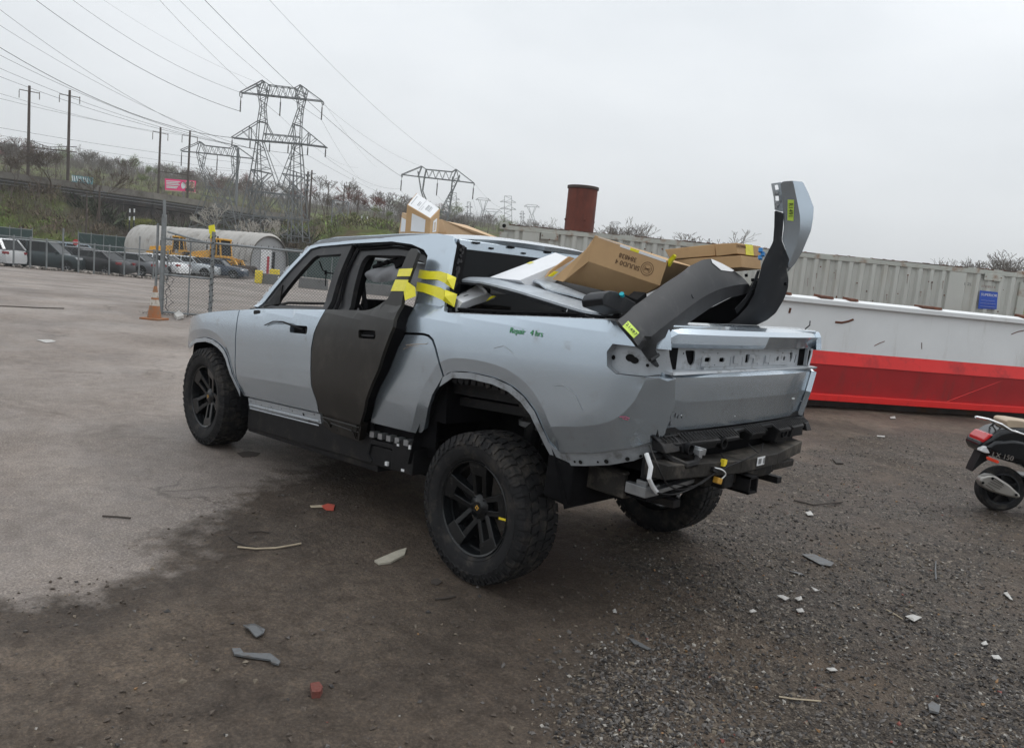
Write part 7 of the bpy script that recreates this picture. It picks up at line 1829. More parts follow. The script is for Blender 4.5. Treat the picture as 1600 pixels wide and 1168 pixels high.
text('LX 150', .062, frame(sp(1567, 713, .208) + sb_, SD + Vector((0, 0, -.10)), SN), M_CHR, ST, 'model_lettering')
mb = MB(); e_ = wc + SD * .78; mb.slab([e_ + SN * .16 + Vector((0, 0, .02)), e_ + SD * .40 + SN * .16 + Vector((0, 0, .02)), e_ + SD * .40 + SN * .16 + Vector((0, 0, .06)), e_ + SN * .16 + Vector((0, 0, .06)), ], -SN * .32); mb.box(wc + SD * .60 + Vector((0, 0, .12)), (.9, .3, .06), (0, 0, atan2(SD.y, SD.x))); mb.build('footboard', M_SB, ST, bevel=.02)
mb = MB(); mb.hexa([wc + SD * .50 - SN * .14 + Vector((0, 0, .10)), wc + SD * .72 - SN * .12 + Vector((0, 0, .10)), wc + SD * .72 + SN * .12 + Vector((0, 0, .10)), wc + SD * .50 + SN * .14 + Vector((0, 0, .10)), wc + SD * .40 - SN * .14 + Vector((0, 0, .50)), wc + SD * .55 - SN * .12 + Vector((0, 0, .50)), wc + SD * .55 + SN * .12 + Vector((0, 0, .50)), wc + SD * .40 + SN * .14 + Vector((0, 0, .50))]); mb.build('body_front', M_SB, ST, bevel=.03); mb = MB(); fc = wc + SD * 1.05; mb.hexa([fc + SN * .2, fc - SN * .2, fc - SN * .2 + SD * .06, fc + SN * .2 + SD * .06] + [fc + SN * .17 + Vector((0, 0, .62)) - SD * .02, fc - SN * .17 + Vector((0, 0, .62)) - SD * .02, fc - SN * .17 + Vector((0, 0, .62)) + SD * .05, fc + SN * .17 + Vector((0, 0, .62)) + SD * .05]); mb.build('leg_shield', M_SB, ST, bevel=.02)
mb = MB(); mb.tube([fc + Vector((0, 0, .60)), fc + Vector((0, 0, .78))], .04, 8); mb.tube([fc + SN * .33 + Vector((0, 0, .80)), fc - SN * .33 + Vector((0, 0, .80))], .018, 8); mb.tube([wc + SD * 1.28, fc + Vector((0, 0, .3))], .03, 8); mb.build('handlebar', M_PLAS, ST, True)
mb = MB(); mb.tube([wc + SD * .30 + SN * .08 + Vector((0, 0, -.06)), wc + SD * .22 + SN * .15 - Vector((0, 0, Rw - .01))], .012, 6); mb.build('stand', M_PLAS, ST)
# ================================================================ HILLS, RAILWAY AND POWER LINES
def yh(px): return 351.7 + .0971 * px
def zat(px, py, Z): return at(px, py, Z).z
def grow(px, Z):
    "terrain height by direction and distance"
    g = -.73
    bank = interp(px, [-400, 0, 90, 130, 190, 440, 490, 530, 610, 650, 760, 2000], [zat(0, 286, 128)] * 2 + [zat(90, 300, 128), zat(130, 332, 128), 2.0, 2.2, 3.2, zat(530, 352, 128), zat(610, 360, 128), 2.2, .4, -.4])
    mid = interp(px, [-400, 0, 130, 240, 440, 520, 600, 650, 760, 2000], [zat(0, 280, 175)] * 2 + [zat(130, 300, 175), zat(240, 322, 175), zat(440, 350, 175), zat(520, 342, 175), zat(600, 354, 175), 6, 2, 0])
    rid = interp(px, [-400, 0, 100, 200, 300, 400, 500, 620, 740, 900, 1200, 2000], [zat(0, 262, 300), zat(0, 262, 300), zat(100, 268, 300), zat(200, 284, 300), zat(300, 300, 300), zat(400, 325, 300), zat(500, 340, 300), zat(620, 352, 300), zat(740, 362, 300), 12, 9, 8])
    top = interp(px, [-400, 0, 100, 200, 300, 400, 500, 620, 740, 900, 1200, 2000], [zat(0, 244, 520), zat(0, 244, 520), zat(100, 256, 520), zat(200, 274, 520), zat(300, 288, 520), zat(400, 310, 520), zat(500, 325, 520), zat(620, 340, 520), zat(740, 350, 520), 26, 22, 20])
    z = spl(Z, [104, 112, 128, 175, 300, 520, 900], [g, g + (bank - g) * .35, bank, mid, rid, top, top - 6])
    return z
def gpos(px, Z, dz=0.0):
    c = at(px, yh(px), Z); v = Vector((c.x, c.y, 0)); v.z = grow(px, Z) + dz; return v
V, F = [], []
rows = [103.5, 106, 109, 112, 116, 120, 124, 128, 134, 142, 152, 164, 180, 200, 230, 270, 320, 380, 450, 520, 700, 1000, 1600]
cols = [-420 + i * 20 for i in range(116)]
for Z in rows:
    for px in cols:
        p = gpos(px, min(Z, 900)); c = at(px, yh(px), Z); k = 1 if Z > 105 else 0
        V.append((c.x, c.y, p.z - (1.2 if Z < 104 else 0) + k * (.7 * N3(Vector((c.x * .08, c.y * .08, 0))) + .35 * N3(Vector((c.x * .3, c.y * .3, 3))))))
nc = len(cols)
F = [(i * nc + j, (i + 1) * nc + j, (i + 1) * nc + j + 1, i * nc + j + 1) for i in range(len(rows) - 1) for j in range(nc - 1)]
me = bpy.data.meshes.new('hillside'); me.from_pydata(V, [], F); me.polygons.foreach_set('use_smooth', [True] * len(F))
def hill_mat():
    m = bpy.data.materials.new('bank_grass'); m.use_nodes = True; n, l = m.node_tree.nodes, m.node_tree.links; b = n['Principled BSDF']; b.inputs['Roughness'].default_value = .95
    b.inputs['Specular IOR Level'].default_value = .1
    tc = n.new('ShaderNodeTexCoord')
    def nz(sc, d=8):
        t = n.new('ShaderNodeTexNoise'); t.inputs['Scale'].default_value = sc; t.inputs['Detail'].default_value = d; t.inputs['Roughness'].default_value = .68; l.new(tc.outputs['Object'], t.inputs['Vector']); return t.outputs[0]
    r1 = n.new('ShaderNodeValToRGB'); e = r1.color_ramp.elements; e.new(.5); e.new(.6)
    for k, (p, c) in enumerate(((.30, (.075, .055, .036)), (.44, (.12, .095, .055)), (.50, (.11, .135, .04)), (.68, (.15, .20, .05)))): e[k].position = p; e[k].color = (*c, 1)
    l.new(nz(.07), r1.inputs[0])
    r2 = n.new('ShaderNodeValToRGB'); r2.color_ramp.elements[0].position = .35; r2.color_ramp.elements[0].color = (.55, .5, .45, 1); r2.color_ramp.elements[1].position = .7; r2.color_ramp.elements[1].color = (1.15, 1.15, 1.1, 1)
    l.new(nz(1.1), r2.inputs[0])
    mx = n.new('ShaderNodeMix'); mx.data_type = 'RGBA'; mx.blend_type = 'MULTIPLY'; mx.inputs[0].default_value = 1; l.new(r1.outputs[0], mx.inputs[6]); l.new(r2.outputs[0], mx.inputs[7])
    l.new(mx.outputs[2], b.inputs['Base Color']); return m
me.materials.append(hill_mat()); o = bpy.data.objects.new('hillside', me); COL.objects.link(o); o['kind'] = 'structure'

# ---------------------------------------------------------------- plants
M_BARK = {k: mat('twigs_' + k, [q_ * 1.35 for q_ in c], .9, 0, .25, .8, spec=.1) for k, c in dict(brown=(.075, .058, .046), grey=(.13, .118, .105), red=(.115, .055, .045), olive=(.105, .105, .045), pale=(.30, .28, .25), far=(.105, .095, .088)).items()}
M_LEAF = {k: mat('leaves_' + k, [q_ * 1.35 for q_ in c], .8, 0, .3, .6, spec=.2, island=.35) for k, c in dict(green=(.11, .16, .035), yellow=(.17, .18, .035), red=(.13, .060, .050), olive=(.115, .120, .045), brown=(.095, .070, .048), ivy=(.035, .045, .022)).items()}
def tri_branch(mb, a, b, ra, rb):
    d = (b - a); 
    if d.length < 1e-5: return
    u = d.orthogonal().normalized(); w = d.normalized().cross(u); k = len(mb.v)
    for (c, r_) in ((a, ra), (b, rb)):
        for q in range(3): mb.v.append(tuple(c + (u * cos(q * 2.094) + w * sin(q * 2.094)) * r_))
    for q in range(3): mb.f.append((k + q, k + (q + 1) % 3, k + 3 + (q + 1) % 3, k + 3 + q)); mb.mi.append(mb.cur)
def bare_tree(seed, H, spread=.55, depth=6, lean=0.0, thick=.035, twig=.02, leaves=None, nl=0):
    rnd = random.Random(seed); tr, cr = MB(), MB(); lv = MB()
    def go(p, d, L, r_, k):
        n = 3 if k <= 1 else 2
        q = p
        for i in range(n):
            d = (d + Vector((rnd.gauss(0, .10), rnd.gauss(0, .10), rnd.gauss(.02, .06)))).normalized(); q2 = q + d * L / n; r2 = max(twig * .5, r_ * (1 - .18))
            tri_branch(tr if k <= 1 else cr, q, q2, r_, r2); q, r_ = q2, r2
            if k >= 2 and k < depth and rnd.random() < .5: go(q, (d + Vector((rnd.gauss(0, .6), rnd.gauss(0, .6), rnd.gauss(.1, .35)))).normalized(), L * .55, r_ * .55, k + 2)
        if k >= depth:
            for i in range(nl):
                c = q + Vector((rnd.gauss(0, .25), rnd.gauss(0, .25), rnd.gauss(0, .25))) * (H / 9); s_ = rnd.uniform(.06, .14) * H / 9
                lv.add([c, c + Vector((rnd.uniform(-s_, s_), rnd.uniform(-s_, s_), rnd.uniform(-s_, s_))), c + Vector((rnd.uniform(-s_, s_), rnd.uniform(-s_, s_), rnd.uniform(-s_, s_)))], [(0, 1, 2)])
            return
        for i in range(rnd.choice((2, 3, 3)) if k < 4 else 2):
            a = rnd.random() * 6.28; s_ = spread * rnd.uniform(.6, 1.3); go(q, (d + Vector((cos(a) * s_, sin(a) * s_, rnd.uniform(-.05, .25)))).normalized(), L * rnd.uniform(.62, .84), r_ * .62, k + 1)
    go(Vector((0, 0, -.3)), Vector((lean, lean * .3, 1)).normalized(), H * .27, H * thick * .5, 0)
    return tr, cr, lv
TREES = {}
def proto(kind, seed, H, bark, leaf=None, nl=0, **kw):
    tr, cr, lv = bare_tree(seed, H, nl=nl, **kw)
    mt = tr.mesh('trunk', M_BARK[bark]); mc = cr.mesh('branches', M_BARK[bark]); ml = lv.mesh('leaves', M_LEAF[leaf]) if leaf and lv.v else None
    TREES[kind] = (mt, mc, ml)
for i in range(4): proto('grey%d' % i, 40 + i, 10, 'grey', twig=.045)
for i in range(3): proto('brown%d' % i, 60 + i, 10, 'brown', twig=.05)
for i in range(2): proto('red%d' % i, 80 + i, 10, 'red', 'red', 6, twig=.05)
for i in range(2): proto('green%d' % i, 90 + i, 10, 'olive', 'green', 7, twig=.05)
proto('yellow0', 97, 10, 'olive', 'yellow', 8, twig=.05); proto('pale0', 98, 10, 'pale', twig=.05); proto('pale1', 99, 10, 'pale', twig=.05)
for i in range(2): proto('fine%d' % i, 140 + i, 10, 'grey', depth=7, twig=.03, thick=.028, spread=.5)
proto('crooked', 123, 10, 'brown', twig=.06, spread=.75, thick=.06); proto('crooked2', 131, 10, 'brown', twig=.06, spread=.8, thick=.06)
ntree = 0
def tree(kind, base, H, label, group=None, w=1.0):
    r = root('bare_tree' if TREES[kind][2] is None else 'budding_tree', label, 'tree', base, group)
    r.rotation_euler = (0, 0, random.random() * 6.3); r.scale = (H / 10 * w, H / 10 * w, H / 10)
    for nm, me_ in zip(('trunk', 'branches', 'leaves'), TREES[kind]):
        if me_: o = bpy.data.objects.new(nm, me_); COL.objects.link(o); o.parent = r
    return r
def tpx(kind, px, ytop, Z, label, group=None, w=1.0, base=None):
    b = gpos(px, Z) if base is None else base; zt_ = zat(px, ytop, Z); tree(kind, b, max(2, zt_ - b.z) * 1.02, label, group, w)
random.seed(5)
tpx('crooked', 58, 228, 122, 'large crooked bare tree between the two tall railway poles, left one', w=1.25)
tpx('crooked2', 80, 224, 124, 'crooked bare tree close to the right one of the first two railway poles', w=1.1)
tpx('brown0', 18, 238, 120, 'broad brown bare tree at the left frame edge on the bank', w=1.5)
tpx('brown1', 150, 252, 122, 'bare tree just right of the second railway pole', w=1.2)
tpx('grey1', 176, 262, 175, 'thin grey bare tree halfway between the railway pole pairs')
tpx('green0', 232, 274, 230, 'fresh green tree left of the pink billboard', w=1.8)
tpx('yellow0', 226, 332, 116, 'small yellow-green bush tree above the left end of the steel hut', w=1.6)
tpx('pale0', 344, 296, 112, 'pale-stemmed bare tree in front of the small left pylon'); tpx('pale1', 400, 330, 104, 'pale-stemmed bare tree left of the tallest pylon leg'); tpx('pale0', 434, 322, 106, 'slender pale tree at the right foot of the tallest pylon')
tpx('red0', 545, 291, 150, 'reddish budding tree right of the tallest pylon', w=1.5); tpx('red1', 575, 300, 152, 'second reddish budding tree, just right of the first', w=1.4)
tpx('grey0', 596, 286, 158, 'tall bare tree standing above the reddish trees', w=1.2); tpx('grey2', 622, 300, 160, 'bare tree partly hidden by the roof carton', w=1.3)
tpx('green1', 590, 322, 146, 'olive green budding tree below the tall bare tree', w=1.7); tpx('green0', 550, 330, 143, 'olive green budding tree below the reddish trees', w=1.5); tpx('brown2', 508, 302, 160, 'brown bare tree left of the reddish trees', w=1.4)
for px, yt, Z, w in ((943, 340, 70, 1.1), (962, 346, 75, 1.2), (985, 352, 80, 1.5), (1010, 358, 85, 1.3)): tpx('fine%d' % (px % 2), px, yt, Z, 'bare tree just right of the rusty pipe, tops above the grey container', 'bare trees behind the rusty pipe', w, base=Vector((at(px, 420, Z).x, at(px, 420, Z).y, -.8)))
for px, yt, Z, w, k in ((1062, 352, 78, 1.9, 'fine1'), (870, 345, 95, 1.3, 'fine0')): tpx(k, px, yt, Z, 'round bare tree crown above the big printed carton' if px > 1000 else 'bare tree left of the rusty pipe, above the container corner', None, w, base=Vector((at(px, 420, Z).x, at(px, 420, Z).y, -.8)))
for px, yt, Z, w in ((1405, 398, 95, 1.6), (1535, 402, 80, 1.3), (1560, 400, 82, 1.6), (1585, 405, 80, 1.3), (1610, 400, 85, 1.5)): tpx('fine%d' % (px % 2), px, yt, Z, 'brown bare tree with its crown showing over the right end of the container' if px > 1500 else 'faint bare tree crown over the middle of the container', 'bare trees over the right end of the container' if px > 1500 else None, w, base=Vector((at(px, 420, Z).x, at(px, 420, Z).y, -.8)))
rnd = random.Random(77)
for i in range(120):                              # trees along the slopes beyond the railway
    px = rnd.uniform(-60, 660) if i < 90 else rnd.uniform(600, 900); Z = rnd.choice((180, 200, 225, 250, 280, 310))
    k = rnd.choice(('grey0', 'grey1', 'grey2', 'grey3', 'brown0', 'brown1', 'brown2', 'grey0', 'red0', 'green1'))
    b = gpos(px, Z); tree(k, b, rnd.uniform(7, 12), 'leafless tree in the wood that covers the far slope', 'trees on the far slope', rnd.uniform(.9, 1.5))
def thicket(name, label, N, pick, seed, mats_, tris=26):
    rnd = random.Random(seed); V, F, MI = [], [], []
    for i in range(N):
        px, Z, s_, mi = pick(rnd); b = gpos(px, Z)
        for j in range(tris):
            a = rnd.random() * 6.28; L = s_ * rnd.uniform(.5, 1.1); tl = rnd.uniform(.05, .75); w = s_ * rnd.uniform(.010, .026) if mi < 3 else s_ * .10
            b0 = b + Vector((rnd.gauss(0, s_ * .3), rnd.gauss(0, s_ * .3), rnd.uniform(-.1, s_ * (.25 if mi < 3 else .6))))
            tip = b0 + Vector((cos(a) * tl * L, sin(a) * tl * L, L if mi < 3 else L * .35)); k = len(V)
            V += [tuple(b0), tuple(b0 + Vector((-sin(a) * w, cos(a) * w, 0))), tuple(tip)]; F.append((k, k + 1, k + 2)); MI.append(mi)
    me = bpy.data.meshes.new(name); me.from_pydata(V, [], F)
    for m in mats_: me.materials.append(m)
    me.polygons.foreach_set('material_index', MI); o = bpy.data.objects.new(name, me); COL.objects.link(o); tag(o, label, name.replace('_', ' '), kind='stuff')
def pickbank(r):
    px = r.uniform(-80, 480); Z = r.uniform(106, 131)
    if px > 190: Z = r.uniform(119, 131)
    g = r.random() < (.75 if Z < 113 and px < 230 else .35 if Z < 119 else .15)
    return px, Z, r.uniform(.5, 1.2) if g else r.uniform(.7, 2.3), (r.choice((3, 3, 4)) if g else r.choice((0, 0, 1, 2, 5)))
thicket('bank_brush', 'tangled brown and green brush on the railway bank', 2600, pickbank, 3, [M_BARK['brown'], M_BARK['grey'], M_BARK['olive'], M_LEAF['green'], M_LEAF['olive'], M_LEAF['brown']], 30)
thicket('slope_brush', 'green grass and shrubs on the slope right of the pylons', 700, lambda r: (r.uniform(440, 700), r.uniform(124, 175), r.uniform(.8, 2.2), r.choice((3, 4, 4, 0, 1, 5))), 5, [M_BARK['brown'], M_BARK['grey'], M_BARK['olive'], M_LEAF['green'], M_LEAF['olive'], M_LEAF['brown']], 26)
thicket('far_woods', 'bare woods along the far ridge', 2600, lambda r: (r.uniform(-120, 1700), r.choice((330, 380, 440, 500, 530)), r.uniform(4, 7), r.choice((0, 0, 1, 1, 2))), 8, [M_BARK['far'], M_BARK['brown'], M_BARK['grey'], M_LEAF['olive'], M_LEAF['olive'], M_LEAF['brown']], 24)
thicket('plateau_woods', 'bare scrub behind the railway', 900, lambda r: (r.uniform(-120, 470), r.uniform(150, 290), r.uniform(1.2, 3.0), r.choice((0, 1, 2, 0, 1, 3, 5))), 9, [M_BARK['far'], M_BARK['brown'], M_BARK['grey'], M_LEAF['olive'], M_LEAF['olive'], M_LEAF['brown']], 24)

# ---------------------------------------------------------------- railway viaduct
M_VC = mat('viaduct_parapet', (.20, .185, .165), .9, 0, .2, .5, dirt=(.10, .085, .07), dscale=.4, damt=.5); M_VD = mat('viaduct_steel', (.035, .030, .030), .8, .1, .4, .8, dirt=(.075, .055, .045), dscale=.6, damt=.5)
dk = [(-80, 256, 118), (113, 283, 126), (240, 301, 134), (400, 327, 156), (490, 341, 168)]
DP = [at(*d) for d in dk]; vb = Vector((DP[1].x, DP[1].y, 0)); VI = root('railway_viaduct', 'long dark steel railway viaduct with a pale parapet, running behind the steel hut', 'viaduct', vb)
away = FH
for i in range(len(DP) - 1):
    a, b = DP[i] - vb, DP[i + 1] - vb; n_ = max(1, int((b - a).length / 9))
    for j in range(n_):
        p, q = a.lerp(b, j / n_), a.lerp(b, (j + 1) / n_ - .01); up = Vector((0, 0, 1))
        mb = MB(); mb.slab([p - up * 1.0, q - up * 1.0, q, p], away * .3); mb.build('parapet_panel', M_VC, VI)
        mb = MB(); mb.slab([p - up * 2.6, q - up * 2.6, q - up * 1.05, p - up * 1.05], away * 8); mb.build('deck_girder', M_VD, VI)
        if i > 0 or j > n_ - 2:
            for dep in (0.2, 7.0):
                mb = MB(); f0, f1 = p - up * 2.6 + away * dep, q - up * 2.6 + away * dep; g0 = Vector((f0.x, f0.y, -vb.z + 1.0)); g1 = Vector((f1.x, f1.y, 1.0))
                mb.bar(f0, g0, .5); mb.bar((f0 + f1) / 2, (g0 + g1) / 2, .4); mb.bar(f0, (g0 + g1) / 2, .18); mb.bar((f0 + f1) / 2, g0, .18); mb.bar((f0 + f1) / 2, g1, .18); mb.bar(f1, (g0 + g1) / 2, .18)
                mb.bar(f0.lerp(g0, .4), f1.lerp(g1, .4), .25); mb.build('trestle_bent', M_VD, VI)
mb = MB()
for i in range(len(DP) - 1):
    for dz in (-1.4, -1.9): mb.bar(DP[i] - vb + Vector((0, 0, dz)) - away * .25, DP[i + 1] - vb + Vector((0, 0, dz)) - away * .25, .09)
mb.build('service_pipe', M_GALV, VI)
mb = MB(); P = DP[1] - vb - up * 1.3; Q = DP[4] - vb - up * 1.3; P0_, P1_, P2_, P3_ = P + away * 8.3, Q + away * 8.3, Vector((Q.x, Q.y, .5)) + away * 8.3, Vector((P.x, P.y, .5)) + away * 8.3
mb.slab([P0_, P1_, P2_, P3_], away * .5); mb.build('retaining_wall', M_VD, VI)
# bushes growing over the viaduct
thicket('viaduct_creepers', 'dark creepers and saplings hanging round the viaduct legs', 420, lambda r: (r.uniform(120, 470), r.uniform(124, 131), r.uniform(2.0, 4.5), r.choice((0, 0, 1, 5, 4))), 15, [M_BARK['brown'], M_BARK['grey'], M_BARK['olive'], M_LEAF['green'], M_LEAF['ivy'], M_LEAF['ivy']], 24)

# ---------------------------------------------------------------- railway poles
M_POLE = mat('rusty_pole', (.085, .065, .055), .8, .2, .3, .5)
def railpole(px, yt, yb, Z, label, arm=16):
    a, b = at(px, yt, Z), at(px, yb, Z); b.x, b.y = a.x, a.y; r = root('railway_pole', label, 'utility pole', b); k = Z / FPX
    mb = MB(); mb.tube([(0, 0, 0), a - b], .26, 8, .19); mb.build('pole', M_POLE, r, True)
    mb = MB(); z1 = (a - b).z - 8.5 * k; mb.bar(RH * arm * k + Vector((0, 0, z1 - .15)), -RH * arm * k + Vector((0, 0, z1 + .15)), .12)
    for s in (1, -1): mb.bar(RH * s * arm * k + Vector((0, 0, z1)), RH * s * arm * k + Vector((0, 0, z1 - 11 * k)), .10)
    mb.build('crossarm', M_POLE, r)
    return a
railpole(46, 134, 285, 125, 'leftmost tall rusty railway pole with a short crossarm'); railpole(109, 141, 296, 126, 'second tall railway pole from the left, with a short crossarm')
railpole(251, 199, 310, 156, 'third railway pole from the left, just left of the pink billboard', 12); railpole(297, 204, 318, 158, 'railway pole standing in front of the right half of the pink billboard', 12)
def portal(p0, p1, p2, Z, label):
    a, b, m_ = at(*p0, Z), at(*p1, Z), at(*p2, Z); r = root('pole_crossbeam', label, 'crossbeam', a); mb = MB(); mb.bar((0, 0, 0), b - a, .15)
    u0, u1 = a + Vector((0, 0, 1.3)), b + Vector((0, 0, .9)); mb.bar(u0 - a, m_ - a, .09); mb.bar(u1 - a, m_ - a, .09)
    for t in (.2, .35, .5, .65, .8): q = a.lerp(b, t); mb.bar(q - a, q - a + Vector((0, 0, .5 + 1.2 * abs(t - .5))), .06)
    mb.build('beam', M_POLE, r)
portal((38, 229), (120, 238), (76, 230), 125.5, 'sagging crossbeam between the first two railway poles'); portal((250, 268), (303, 275), (276, 271), 157, 'sagging crossbeam between the two poles near the billboard')
# ---------------------------------------------------------------- pink billboard, graffiti board, small posts
Zb = 185; q = [at(257.5, 279, Zb), at(305, 282.5, Zb), at(304, 300, Zb), at(258, 296.5, Zb)]; bb = at(287, 325, Zb); r = root('billboard', 'bright pink billboard with white lines of text and two portraits', 'billboard', bb)
mb = MB(); mb.slab([p - bb for p in q], FH * .5); mb.build('board', mat('billboard_pink', (.85, .03, .20), .5), r)
def bpt(u, v): return (q[0] * (1 - u) * (1 - v) + q[1] * u * (1 - v) + q[2] * u * v + q[3] * (1 - u) * v) - FH * .08 - bb
mb = MB()
for v, u1 in ((.16, .52), (.30, .46), (.44, .50), (.62, .44), (.74, .40)): mb.slab([bpt(.05, v), bpt(u1, v), bpt(u1, v + .085), bpt(.05, v + .085)], -FH * .03)
mb.build('text_line', M_WHITE, r)
M_SKIN = mat('portrait_skin', (.50, .24, .16), .6)
mb = MB(); mb.slab([bpt(.70, .08), bpt(.99, .08), bpt(.99, .95), bpt(.70, .95)], -FH * .02); mb.build('portrait_ground', mat('portrait_cream', (.75, .50, .40), .6), r)
for u in (.77, .90):
    mb = MB(); mb.add([bpt(u + .055 * cos(a_), .42 + .26 * sin(a_)) - FH * .06 for a_ in [k * pi / 5 for k in range(10)]], [tuple(range(10))]); mb.build('portrait_face', M_SKIN, r)
    mb = MB(); mb.add([bpt(u + .065 * cos(a_), .30 + .22 * sin(a_)) - FH * .05 for a_ in [pi + k * pi / 5 for k in range(6)]], [tuple(range(6))]); mb.slab([bpt(u - .07, .70), bpt(u + .07, .70), bpt(u + .09, .95), bpt(u - .09, .95)], -FH * .03); mb.build('portrait_hair_and_coat', M_INK, r)
mb = MB(); mb.add([bpt(.62 + .075 * cos(a_), .5 + .30 * sin(a_)) - FH * .05 for a_ in [k * pi / 6 for k in range(12)]], [tuple(range(12))]); mb.build('white_disc', M_WHITE, r)
mb = MB(); mb.slab([bpt(0, 1.0), bpt(1, 1.0), bpt(1, 1.09), bpt(0, 1.09)], FH * 1.0); mb.build('catwalk', M_WD, r); mb = MB(); mb.tube([(0, 0, 0), at(287, 299, Zb) - bb], .35, 8); mb.build('post', M_VC, r)
q2 = [at(112, 273, 124.5), at(144, 277, 125), at(144, 288, 125), at(112, 284, 124.5)]; b2 = Vector(q2[3]); r = root('graffiti_board', 'teal and white painted graffiti board on the viaduct beside the second pole', 'sign board', b2)
mb = MB(); mb.slab([p - b2 for p in q2], FH * .3); mb.build('board', mat('graffiti_teal', (.12, .26, .28), .7, 0, .3, .8), r)
rnd = random.Random(3); mb = MB(); g = lambda u, v: (q2[0] * (1 - u) * (1 - v) + q2[1] * u * (1 - v) + q2[2] * u * v + q2[3] * (1 - u) * v) - FH * .04 - b2
for i in range(9):
    u = .02 + i * .105 + rnd.uniform(-.01, .01)
    for k in range(2): mb.bar(g(u + rnd.uniform(0, .03), .12), g(u + rnd.uniform(.02, .07), .85), .14 if i < 3 else .07, .03)
    if i % 2: mb.bar(g(u, rnd.uniform(.3, .6)), g(u + .09, rnd.uniform(.3, .6)), .10, .03)
mb.build('painted_shape', M_WHITE, r)
for px, lab in ((203, 'left one of two short black and white marker posts above the hut'), (210, 'right one of two short black and white marker posts above the hut')):
    a, b = at(px, 326, 112), at(px, 362, 112); b.x, b.y = a.x, a.y; r = root('marker_post', lab, 'marker post', b); L = (a - b).z
    for k in range(6): mb = MB(); mb.tube([(0, 0, L * k / 6), (0, 0, L * (k + 1) / 6)], .10, 6); mb.build('post_band', M_WHITE if k in (3, 5) else M_INK, r)
# ---------------------------------------------------------------- lattice pylons, set out as front and back frames
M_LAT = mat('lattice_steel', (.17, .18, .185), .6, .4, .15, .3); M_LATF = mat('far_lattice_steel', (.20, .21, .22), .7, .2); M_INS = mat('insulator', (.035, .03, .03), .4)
def pylon(name, label, Z, conv, segs, base, w0=.22, depth=(.9, 4.0), ytb=(130, 400), strings=(), m_=None):
    Op = at(*base, Z); Op = Vector((Op.x, Op.y, Op.z)); r = root(name, label, 'pylon', Op); y0, y1 = ytb
    def P(p, s): 
        x, y = conv(*p); q = onpl(x, y, Op, FH); t = min(1, max(0, (y - y0) / (y1 - y0))); return q + FH * s * (depth[0] + (depth[1] - depth[0]) * t**1.5) / 2 - Op
    for s in (-1, 1):
        mb = MB()
        for sg in segs:
            w = w0 * (sg[2] if len(sg) > 2 else 1.0); mb.bar(P(sg[0], s), P(sg[1], s), w)
        mb.build('lattice_frame', m_ or M_LAT, r)
    nodes = sorted({p for sg in segs for p in sg[:2]})
    mb = MB()
    for p in nodes: mb.bar(P(p, -1), P(p, 1), w0 * .7)
    for sg in segs[:: 2]:
        if (P(sg[0], 1) - P(sg[0], -1)).length > 1.6: mb.bar(P(sg[0], -1), P(sg[1], 1), w0 * .5)
    mb.build('cross_brace', m_ or M_LAT, r)
    for a, b in strings:
        mb = MB(); A_, B_ = (P(a, 0) + P(a, 0)) / 2, P(b, 0); B_ = Vector((A_.x, A_.y, B_.z)); mb.tube([A_, A_ + (B_ - A_) * .25], .05, 5); mb.tube([A_ + (B_ - A_) * .25, B_], w0 * .85, 8); mb.build('insulator_string', M_INS, r)
    return r, P, Op
cz = lambda u, v: (350 + u / 3.338, 100 + v / 3.338)
def lace(a0, a1, b0, b1, n):
    "zig-zag between two chords"
    L = lambda p, q, t: (p[0] + (q[0] - p[0]) * t, p[1] + (q[1] - p[1]) * t); out = []
    for i in range(n):
        t0, t1 = i / n, (i + 1) / n; out.append((L(a0, a1, t0), L(b0, b1, (t0 + t1) / 2), .6)); out.append((L(b0, b1, (t0 + t1) / 2), L(a0, a1, t1), .6))
    return out
S1 = [((88, 150), (205, 88)), ((205, 88), (240, 112)), ((240, 112), (375, 128)), ((375, 128), (402, 112)), ((402, 112), (515, 195)), ((88, 150), (180, 160), 1.2), ((180, 160), (420, 185), 1.3), ((420, 185), (515, 195), 1.2), ((88, 150), (88, 172)), ((515, 195), (515, 212)),
      ((205, 88), (175, 108)), ((175, 108), (88, 150)), ((402, 112), (435, 135)), ((205, 88), (180, 160)), ((205, 88), (230, 165)), ((402, 112), (375, 180)), ((402, 112), (425, 186))]
S1 += lace((240, 112), (375, 128), (235, 166), (378, 181), 4)
S1 += [((175, 108), (192, 225)), ((235, 113), (214, 225)), ((192, 225), (180, 300)), ((214, 225), (222, 308)), ((375, 130), (390, 235)), ((435, 135), (410, 238)), ((390, 235), (362, 315)), ((410, 238), (402, 325))]
S1 += lace((178, 120), (192, 225), (232, 120), (214, 225), 3) + lace((192, 225), (180, 300), (214, 225), (222, 308), 2) + lace((378, 135), (390, 235), (432, 140), (410, 238), 3) + lace((390, 235), (362, 315), (410, 238), (402, 325), 2)
S1 += [((45, 385), (180, 300)), ((45, 385), (180, 400), 1.3), ((180, 400), (400, 418), 1.3), ((400, 418), (535, 435), 1.3), ((402, 325), (535, 435)), ((222, 308), (250, 365)), ((362, 315), (340, 378)), ((180, 300), (222, 308)), ((362, 315), (402, 325)), ((215, 365), (395, 382)), ((137, 330), (137, 392)), ((445, 362), (440, 424)), ((100, 352), (137, 392), .6), ((137, 330), (180, 398), .6), ((445, 362), (402, 418), .6), ((480, 392), (440, 424), .6)]
S1 += lace((215, 368), (395, 384), (220, 404), (395, 418), 5)
